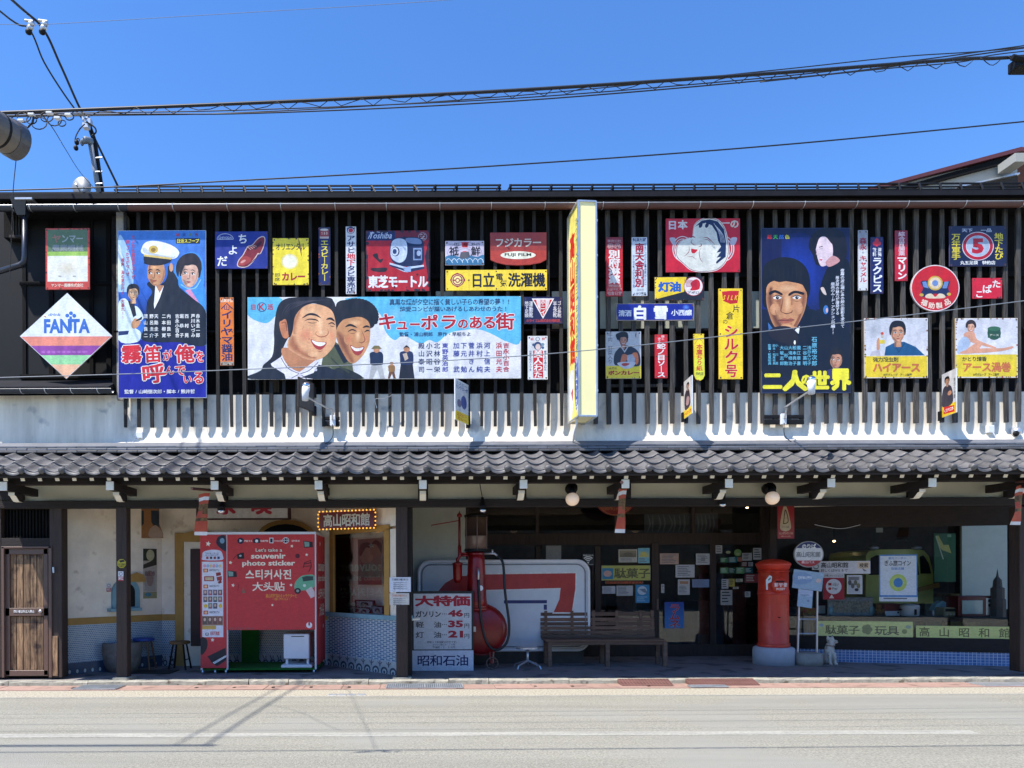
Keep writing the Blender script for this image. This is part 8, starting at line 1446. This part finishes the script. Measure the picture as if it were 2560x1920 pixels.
# green banner with yellow flag standing in the window
d = 13.2; o, a = sign('green_banner', 'green hanging banner with a yellow flag inside the right of the shop window', 'banner', 'L', 1338, 470, 1504, 845, (24, 84, 50), d=d, th=.01, rim=(24, 84, 50)); a.poly([(1350, 490), (1372, 488), (1410, 560), (1450, 560), (1470, 625), (1400, 600), (1376, 570)], (170, 166, 90)); a.stroke([(1352, 492), (1408, 670)], 8, (160, 170, 150)); a.rect(1440, 478, 1470, 500, (110, 150, 120)); a.build('printed_face', o, 'paper')
# small olive truck parked in the room
d = 14.1; t = empty('three_wheel_truck', (Wx(2250, d), d, 0), 'small olive green old truck cab parked inside behind the shop window', 'truck'); P_ = lambda x, y: (Wx(L_(x), d, LY(y)), Wz(LY(y), d, L_(x)))
cab = [P_(810, 1010), P_(815, 640), P_(832, 612), P_(900, 596), P_(1200, 592), P_(1260, 604), P_(1300, 650), P_(1330, 780), P_(1332, 1010)]
body = MB().prism(cab, d, d+1.3).build('cab', M['truck'], t); MB().prism([P_(835, 790), P_(850, 660), P_(890, 640), P_(1200, 636), P_(1215, 790)], d-.02, d+.0).build('windscreen', M['darkglass'], t); MB().prism([P_(1232, 780), P_(1226, 650), P_(1250, 640), P_(1290, 700), P_(1310, 780)], d-.02, d).build('quarter_window', M['darkglass'], t)
for x in (876, 1205): MB().sph((Wx(L_(x), d), d-.0, Wz(LY(583), d, L_(x))), .1, .06, .04, 12, 8).build('roof_lamp', M['galv'], t, smooth=True)
MB().prism([P_(1200, 890), P_(1360, 850), P_(1368, 884), P_(1210, 920)], d-.05, d-.02).build('bumper_strip', M['yel_trim'], t); MB().sph((Wx(L_(1000), d), d-.02, Wz(LY(900), d, L_(1000))), .12, .08, .12, 16, 10).build('headlight', M['galv'], t, smooth=True)
for x in (880, 1270): MB().tube([(Wx(L_(x), d), d+.2, .25), (Wx(L_(x), d)+.12, d+.2, .25)], .25, 18).build('wheel', M['rubber'], t)
# dark cabinet behind the bus stop ladder
# ---- globe lamps and spot lamps under the canopy
def globe(pxg, pyg, pxc, pyc, lab):
    d = 10.55; t = empty('globe_lamp', (Wx(pxc, d+.4), d+.4, Wz(pyc, d+.4, pxc)), lab, 'lamp')
    MB().tube([(Wx(pxc, 10.98), 10.98, Wz(pyc, 10.95, pxc)), (Wx(pxc, 10.98), 10.86, Wz(pyc, 10.95, pxc))], .085, 20).build('wall_rose', M['black'], t, smooth=True)
    c = pt(pxg, pyg, d); MB().sph(c, .098, .098, .098, 24, 16).build('globe', M['globe'], t, smooth=True); MB().tube([c+Vector((0, .0, .075)), c+Vector((0, .02, .12)), c+Vector((0, .1, .15)), Vector((Wx(pxc, 10.98), 10.86, Wz(pyc, 10.95, pxc)))], [.055, .05, .03, .03], 14).build('arm', M['black'], t, smooth=True)
globe(1431, 1248, 1427, 1222, 'white globe lamp on a black arm left of the central hanging banner')
globe(1931, 1245, 1918, 1222, 'white globe lamp on a black arm above the red post box')
for px, py, lab in ((1207, 1276, 'small spot lamp above the petrol pump'), (553, 1278, 'small spot lamp hanging beside the left banner'), (1806, 1262, 'small spot lamp left of the globe lamp above the post box')):
    d = 10.9; t = empty('spot_lamp', (Wx(px, d), d, Wz(py-22, d, px)), lab, 'lamp'); c = pt(px, py, d)
    MB().tube([c+Vector((0, .05, .2)), c+Vector((0, .05, .12)), c+Vector((0, .03, .07)), c+Vector((0, 0, .03))], [.02, .035, .045, .06], 14).build('housing', M['black'], t, smooth=True); MB().sph(c, .055, .05, .04, 16, 10).build('reflector', M['chrome'], t, smooth=True); MB().tube([c+Vector((0, .05, .19)), c+Vector((-.02, .06, .3)), c+Vector((-.04, .06, .42))], .006, 6).build('cable', M['black'], t)
# ---- hanging cloth banners at the canopy edge
def banner(px, w_, y0, y1, d, lab, lean=0, txt='Old time town'):
    X = Wx(px, d); z1, z0 = Wz(y0, d, px), Wz(y1, d, px); t = empty('hanging_banner', (X, d, z1), lab, 'banner'); hw = w_*d/F/2
    MB().tube([(X-hw*1.2+lean*.03, d-.25, z1+.03), (X+hw*.9, d+.2, z1+.06)], .02, 8).build('banner_rod', M['gutter_br'], t)
    V = []; n = 12
    for i in range(n+1):
        f = i/n; z = z1+(z0-z1)*f; o_ = lean*.12*f; s = .012*math.sin(f*5)
        V += [(X-hw+o_+s, d-.03+.03*math.sin(f*7), z-.03*(1-f)), (X+o_+s*.5, d+.02*math.sin(f*6+1), z), (X+hw+o_-s, d+.04, z+.0)]
    b = mesh('cloth', V, [(3*i+j, 3*i+j+1, 3*i+j+4, 3*i+j+3) for i in range(n) for j in range(2)], None, t, smooth=True, mats=[mat('banner_orange', (226, 110, 74), .8, col2=(170, 60, 44), ns=7, var=.4), mat('banner_white_print', (214, 210, 206), .8), mat('banner_dark', (36, 24, 28), .8, col2=(150, 110, 60), ns=14)], fm=[1 if i in (1,) else (2 if i in (3, 4, 7) or (i == 5 and j) else (1 if i == 11 else 0)) for i in range(n) for j in range(2)])
banner(511, 25, 1232, 1338, 10.3, 'narrow orange and black cloth banner hanging at the left corner of the booth', -.45)
banner(1559, 24, 1216, 1332, 10.3, 'narrow orange cloth banner hanging over the glass doors near the centre', -.4)
banner(2553, 30, 1212, 1312, 10.3, 'red cloth banner cut by the right edge of the picture', -.6)
# ---- arm mounted floodlights on the upper wall
def arm_lamp(P0, bend, head, lab, bar):
    d = 10.97; t = empty('arm_lamp', tuple(pt(*P0, d)), lab, 'lamp'); a0 = pt(*P0, d); b0 = pt(*bend, 10.75); h0 = pt(*head, 10.2)
    MB().box(a0.x-.04, a0.x+.04, d-.03, d+.02, a0.z-.08, a0.z+.08, .005).build('mount_plate', M['offwhite'], t); X0, X1 = Wx(bar[0], d), Wx(bar[1], d); box('mount_bar', X0, X1, d-.0+.02, d+.06, a0.z-.07, a0.z-.0, M['black'], t, .005); box('mount_bar', X0, X1, d+.02, d+.06, a0.z+.02, a0.z+.07, M['black'], t, .005)
    k = a0+Vector((0, -.05, .1)); MB().tube(crom([tuple(a0+Vector((0, -.04, 0))), tuple(k+Vector((0, -.05, .05))), tuple(b0), tuple((b0+h0)/2), tuple(h0)], False, 6), .013, 8).build('arm', M['galv'], t, smooth=True)
    MB().tube([h0+Vector((0, 0, -.06)), h0+Vector((0, .01, .05)), h0+Vector((.01, .02, .12))], [.045, .05, .058], 16).build('lamp_body', M['offwhite'], t, smooth=True); MB().sph(h0+Vector((.012, .03, .15)), .06, .06, .05, 16, 10).build('reflector', M['chrome'], t, smooth=True)
    MB().tube(crom([tuple(a0+Vector((0, -.03, -.06))), tuple(a0+Vector((.0, -.04, -.25))), tuple(a0+Vector((-.12 if bar[0] < 1000 else .1, -.06, -.36))), tuple(a0+Vector((-.4 if bar[0] < 1000 else .2, -.02, -.4)))], False, 6), .006, 6).build('cable', M['black'], t, smooth=True)
arm_lamp((832, 1052), (822, 1022), (763, 990), 'white arm mounted floodlight reaching left in front of the wide billboard', (811, 850))
arm_lamp((1958, 1048), (1963, 1018), (2029, 974), 'white arm mounted floodlight reaching right in front of the dark film poster', (1914, 2014))
# small boxes and vent on the white wall
t = empty('junction_box', tuple(pt(348, 1087, 11.0)), 'small white junction box with cable low on the white wall at left', 'junction box'); pbox('case', 340, 1080, 356, 1095, 11.02, .08, M['offwhite'], t, .006); MB().tube(crom([tuple(pt(350, 1094, 11.03)), tuple(pt(332, 1108, 11.0)), tuple(pt(400, 1116, 10.93)), tuple(pt(560, 1121, 10.93)), tuple(pt(760, 1119, 10.93))], False, 5), .005, 5).build('cable', M['offwhite'], t)
t = empty('junction_box', tuple(pt(2480, 1070, 11.0)), 'white junction box with hanging cable on the white wall at far right', 'junction box'); pbox('case', 2471, 1063, 2487, 1081, 11.0, .1, M['offwhite'], t, .006); MB().tube(crom([tuple(pt(2482, 1080, 11.0)), tuple(pt(2494, 1100, 10.97)), tuple(pt(2505, 1120, 10.9))], False, 5), .006, 5).build('cable', M['offwhite'], t)
t = empty('wall_vent', tuple(pt(2538, 1080, 11.0)), 'round metal hooded vent low on the white wall at far right', 'vent'); MB().sph(pt(2538, 1080, 11.05), .07, .09, .075, 18, 12).build('hood', M['galv'], t, smooth=True); MB().sph(pt(2540, 1084, 10.97), .045, .03, .045, 14, 8).build('opening', M['black'], t)
t = empty('wire_tangle', tuple(pt(965, 1000, 11)), 'loose pale wire tangle hooked on the slats under the wide billboard', 'wire'); MB().tube(crom([tuple(pt(942, 1020, 10.97)), tuple(pt(938, 998, 10.96)), tuple(pt(960, 997, 10.96)), tuple(pt(982, 987, 10.97))], False, 6), .006, 5).build('wire', M['galv'], t)
# ---- satellite dish, service mast
t = empty('satellite_dish', tuple(pt(205, 478, 12)), 'grey satellite dish standing on the roof at left', 'satellite dish'); c = pt(204, 468, 12); mb = MB(); n = 24
V = [c+Vector((0, .03, 0))]+[c+Vector((.155*math.cos(2*math.pi*k/n), 0, .175*math.sin(2*math.pi*k/n)+.0)) for k in range(n)]
V += [v+Vector((0, .012, 0)) for v in V]; Fs = [(0, 1+(k+1) % n, 1+k) for k in range(n)]+[(n+1, n+2+k, n+2+(k+1) % n) for k in range(n)]+[(1+k, 1+(k+1) % n, n+2+(k+1) % n, n+2+k) for k in range(n)]
mesh('dish', V, Fs, M['satdish'], t, smooth=True); MB().tube([c+Vector((0, .04, 0)), c+Vector((0, .1, -.4))], .025, 8).build('dish_mast', M['galv'], t); MB().tube([c+Vector((0, 0, -.12)), c+Vector((0, -.2, -.05))], .01, 6).build('feed_arm', M['galv'], t)
t = empty('service_mast', tuple(pt(248, 480, 12.5)), 'leaning grey service mast with cables rising from the roof at left', 'mast')
MB().tube([pt(250, 500, 12.5), pt(225, 352, 12.5)], .042, 12).build('conduit', M['satdish'], t, smooth=True); MB().tube([pt(258, 500, 12.6), pt(236, 352, 12.6), pt(218, 300, 12.6), pt(210, 288, 12.6)], .04, 12).build('steel_mast', M['black'], t, smooth=True)
MB().tube([pt(228, 354, 12.5), pt(214, 350, 12.4), pt(204, 356, 12.35)], [.06, .06, .035], 12).build('weather_head', M['satdish'], t, smooth=True)
for a_, b_ in ((192, 356), (190, 370)): MB().sph(pt(a_, b_, 12.3), .04, .04, .045, 10, 8).build('insulator', M['black'], t, smooth=True)
MB().tube(crom([tuple(pt(p, q, 12.4)) for p, q in ((212, 310), (200, 322), (190, 340), (188, 352), (196, 346), (205, 364), (212, 352))], False, 5), .01, 5).tube(crom([tuple(pt(p, q, 12.4)) for p, q in ((216, 305), (236, 318), (240, 330), (230, 340))], False, 5), .014, 5).build('loop_wires', M['black'], t)
for p, q in ((215, 297), (222, 306), (216, 316)): MB().box(*[v for c_ in zip(pt(p, q, 12.5)-Vector((.05, .05, .04)), pt(p, q, 12.5)+Vector((.05, .05, .04))) for v in c_]).build('clamp', M['galv'], t)
for z_ in (395, 430, 460): MB().tube([pt(239, z_, 12.45), pt(256, z_-1, 12.45)], .012, 6).build('mast_strap', M['galv'], t)
# ---- overhead cables
def cable(name, lab, pts, r, m='rubber', cat='cable', extra=None, grp='overhead cables'):
    P = [Vector((Wx(x, d_, y), d_, Wz(y, d_, x))) for x, y, d_ in pts]; c = P[len(P)//2]; t = empty(name, tuple(c), lab, cat, grp); MB().tube(crom([tuple(p) for p in P], False, 8), r, 6).build('strand', M[m], t, smooth=True); return t
dm = 5.24; main = [(-1500, 320, dm), (-400, 297, dm), (0, 282, dm), (640, 257, dm), (1280, 226, dm), (1920, 184, dm), (2400, 148, dm), (2560, 141, dm), (3300, 80, dm)]
t = cable('overhead_cable', 'thickest black cable crossing the sky, with a wire spiralled round it', main, .0115)
mp = crom([(x, y) for x, y, _ in main[2:8]], False, 24); mb = MB(); sp = []
for i, (x, y) in enumerate(mp): sp.append(pt(x, y+9+11*math.sin(x/11.2), dm-.02*math.cos(x/11.2)))
mb.tube(sp, .0032, 4).build('spiral_wire', M['rubber'], t, smooth=True)
cable('overhead_cable', 'thin wavy wire just under the thick cable, dropping below it at left', [(-1500, 315, 6.3), (150, 287, 6.3), (640, 283, 6.3), (1280, 253, 6.3), (1920, 200, 6.3), (2200, 170, 6.3), (2560, 120, 6.3), (3300, 20, 6.3)], .0055)
cable('overhead_cable', 'second thin wire close below the thick cable', [(-1500, 305, 6.0), (150, 283, 6.0), (640, 274, 6.0), (1280, 246, 6.0), (1920, 194, 6.0), (2250, 156, 6.0), (2560, 114, 6.0), (3300, 10, 6.0)], .0045)
cable('overhead_cable', 'uppermost thin wire above the thick cable at right', [(-1500, 310, 6.6), (150, 290, 6.6), (640, 280, 6.6), (1280, 240, 6.6), (1920, 177, 6.6), (2250, 142, 6.6), (2560, 118, 6.6), (3300, 30, 6.6)], .0045)
cable('overhead_cable', 'faint wire a little below the thick cable at right end', [(1900, 205, 5.6), (2200, 173, 5.6), (2400, 155, 5.6), (2560, 128, 5.6), (3300, 60, 5.6)], .004)
cable('overhead_cable', 'single wire rising from the roof at left to the right edge below the cable bundle', [(-1500, 500, 7), (0, 476, 7), (640, 449, 7), (1280, 412, 7), (1920, 365, 7), (2560, 304, 7), (3300, 230, 7)], .0065)
cable('overhead_cable', 'pale wire crossing in front of the signs and posters', [(-800, 965, 9.6), (0, 944, 9.6), (500, 928, 9.6), (1300, 890, 9.6), (1960, 823, 9.6), (2560, 752, 9.6), (3300, 650, 9.6)], .006, 'satdish')
cable('overhead_cable', 'faintest wire at the top of the sky', [(-600, 62, 8), (0, 61, 8), (110, 61, 8), (640, 30, 8), (1120, 0, 8), (2000, -70, 8)], .0025, 'cablegrey')
cable('overhead_cable', 'heavy black wire coming down from the top left corner to the roof mast', [(-1541, -1536, 4.3), (-500, -480, 7.3), (30, 0, 11), (106, 70, 11.6), (150, 160, 12), (190, 250, 12.3), (212, 295, 12.5), (296, 468, 13)], .02)
cable('overhead_cable', 'black street cable high up at left outside the picture, its shadow crossing the road', [(-6000, -1536, 4.3), (-3600, -1560, 4.3), (-1500, -1536, 4.3)], .035)
cable('overhead_cable', 'thinner black wire parallel and left of the heavy wire at top left', [(-1667, -1536, 4.3), (-561, -474, 7.3), (0, 28, 11), (72, 72, 11.6), (110, 155, 12), (160, 235, 12.3), (208, 300, 12.5)], .014)
cable('overhead_cable', 'twisted black service wire running down to the foot of the roof mast', [(108, 290, 5.3), (135, 325, 7), (165, 375, 9), (200, 430, 11), (240, 475, 12.5)], .0045)
cable('overhead_cable', 'thin wire dropping from the street lamp beside the building corner', [(45, 330, 6), (40, 400, 6.4), (33, 475, 7), (30, 560, 7.4), (24, 700, 8)], .004)
for p, q, lab in ((72, 70, 'left pair of insulators where wires cross at top left'), (106, 70, 'right pair of insulators where wires cross at top left')):
    t = empty('line_insulator', tuple(pt(p, q, 11.55)), lab, 'insulator'); c = pt(p, q, 11.5)
    for k, dz in enumerate((-.06, .0, .06)): MB().sph(c+Vector((.02*k, 0, dz)), .055, .045, .05, 12, 8).build('insulator_disc', M['galv' if k else 'black'], t, smooth=True)
    MB().tube([c+Vector((-.06, 0, .12)), c+Vector((.08, 0, .1))], .02, 6).build('clamp', M['galv'], t)
t = empty('splice_box', tuple(pt(115, 292, 5.2)), 'tangle of looped wires and small white splice cases on the cable at left', 'splice case')
for x, y in ((80, 288), (125, 284), (145, 297), (54, 303), (172, 289)): c = pt(x, y, 5.2); MB().box(c.x-.022, c.x+.022, 5.18, 5.21, c.z-.008, c.z+.008, .003).build('splice_case', M['offwhite'], t)
for k in range(7):
    x, y, r_ = 60+k*19, 292+8*(k % 3), R.uniform(8, 20); MB().tube([pt(x+r_*math.cos(q), y+r_*.8*math.sin(q), 5.2+.01*k) for q in [i*.5 for i in range(13)]], .004, 5).build('wire_loop', M['rubber'], t)
MB().tube([pt(45, 330, 5.2), pt(47, 318, 5.2), pt(70, 318, 5.2), pt(82, 305, 5.2), pt(84, 292, 5.2)], .007, 6).build('wire_loop', M['rubber'], t)
t = empty('cable_bracket', tuple(pt(2550, 150, 5.3)), 'dark cable end bracket at the right edge of the sky', 'bracket'); c = pt(2556, 148, 5.2); MB().box(c.x-.03, c.x+.2, 5.2, 5.3, c.z-.05, c.z+.03, .008).build('bracket_box', M['black'], t); MB().tube([pt(2530, 143, 5.2), pt(2560, 150, 5.2)], .02, 8).build('bracket_arm', M['black'], t)
# ---- street lamp head at the left edge
t = empty('street_lamp', tuple(pt(-60, 330, 4.1)), 'grey brown cylindrical street lamp head entering at the left edge of the sky', 'street lamp'); LM = mat('brown_grey_lamp', (104, 96, 88), .45, var=.2)
MB().tube([pt(-160, 240, 3.72), pt(-90, 275, 3.88), pt(-60, 292, 3.95), pt(18, 340, 4.15)], [.055, .086, .096, .096], 28).build('lamp_housing', LM, t)
c = pt(18, 340, 4.15); ax = (pt(18, 340, 4.15)-pt(-60, 292, 3.95)).normalized(); MB().tube([c, c+ax*.015, c+ax*.07, c+ax*.082], [.099, .104, .104, .09], 28).build('lamp_cap', mat('bronze_grey_lamp_cap', (74, 72, 74), .35, var=.2), t); MB().tube([c-ax*.075, c-ax*.06], [.098, .098], 28).build('lamp_band', M['black'], t)
MB().tube([pt(-150, 240, 3.75), pt(-700, 150, 3.75)], .023, 8).build('lamp_arm', LM, t)
# ---- interior lights that show through the glass
for px, py, d_, lab in ((1780, 1310, 14.6, 'small warm ceiling lamp seen through the upper glass'), (2085, 1353, 15.0, 'small warm lamp deep in the room behind the shop window'), (1868, 1269, 14.4, 'small warm lamp at the top of the glazed front')):
    c = pt(px, py, d_); t = empty('ceiling_lamp', tuple(c), lab, 'lamp'); MB().sph(c, .025, .025, .018, 10, 6).build('lit_bulb', M['lampwarm'], t); MB().tube([c+Vector((0, 0, .02)), c+Vector((0, 0, .3))], .01, 6).build('lamp_stem', M['black'], t)
# wooden ceiling pendant boxes: white hanging paper lantern shapes behind the transom
o, a = sign('hanging_cloth', 'crumpled silver grey cloth sheet hanging behind the upper glass, left of two', 'cloth', 'K', 495, 322, 856, 466, (90, 94, 98), d=14.3, th=.01, rim=(110, 112, 116)); [a.stroke([(520+k*40, 325), (530+k*40+R.uniform(-20, 20), 400), (515+k*40, 464)], 14, (130, 134, 138), True, True) for k in range(8)]; a.build('printed_face', o, 'paper')  # pale strokes paint light along the creases of a flat sheet
o, a = sign('hanging_cloth', 'crumpled silver grey cloth sheet hanging behind the upper glass, right of two', 'cloth', 'K', 886, 318, 1060, 466, (104, 106, 110), d=14.3, th=.01, rim=(110, 112, 116)); [a.stroke([(900+k*30, 325), (910+k*30, 400), (900+k*28, 464)], 12, (140, 144, 148), True, True) for k in range(5)]; a.build('printed_face', o, 'paper')  # flat sheet too, its lit creases painted as lighter strokes
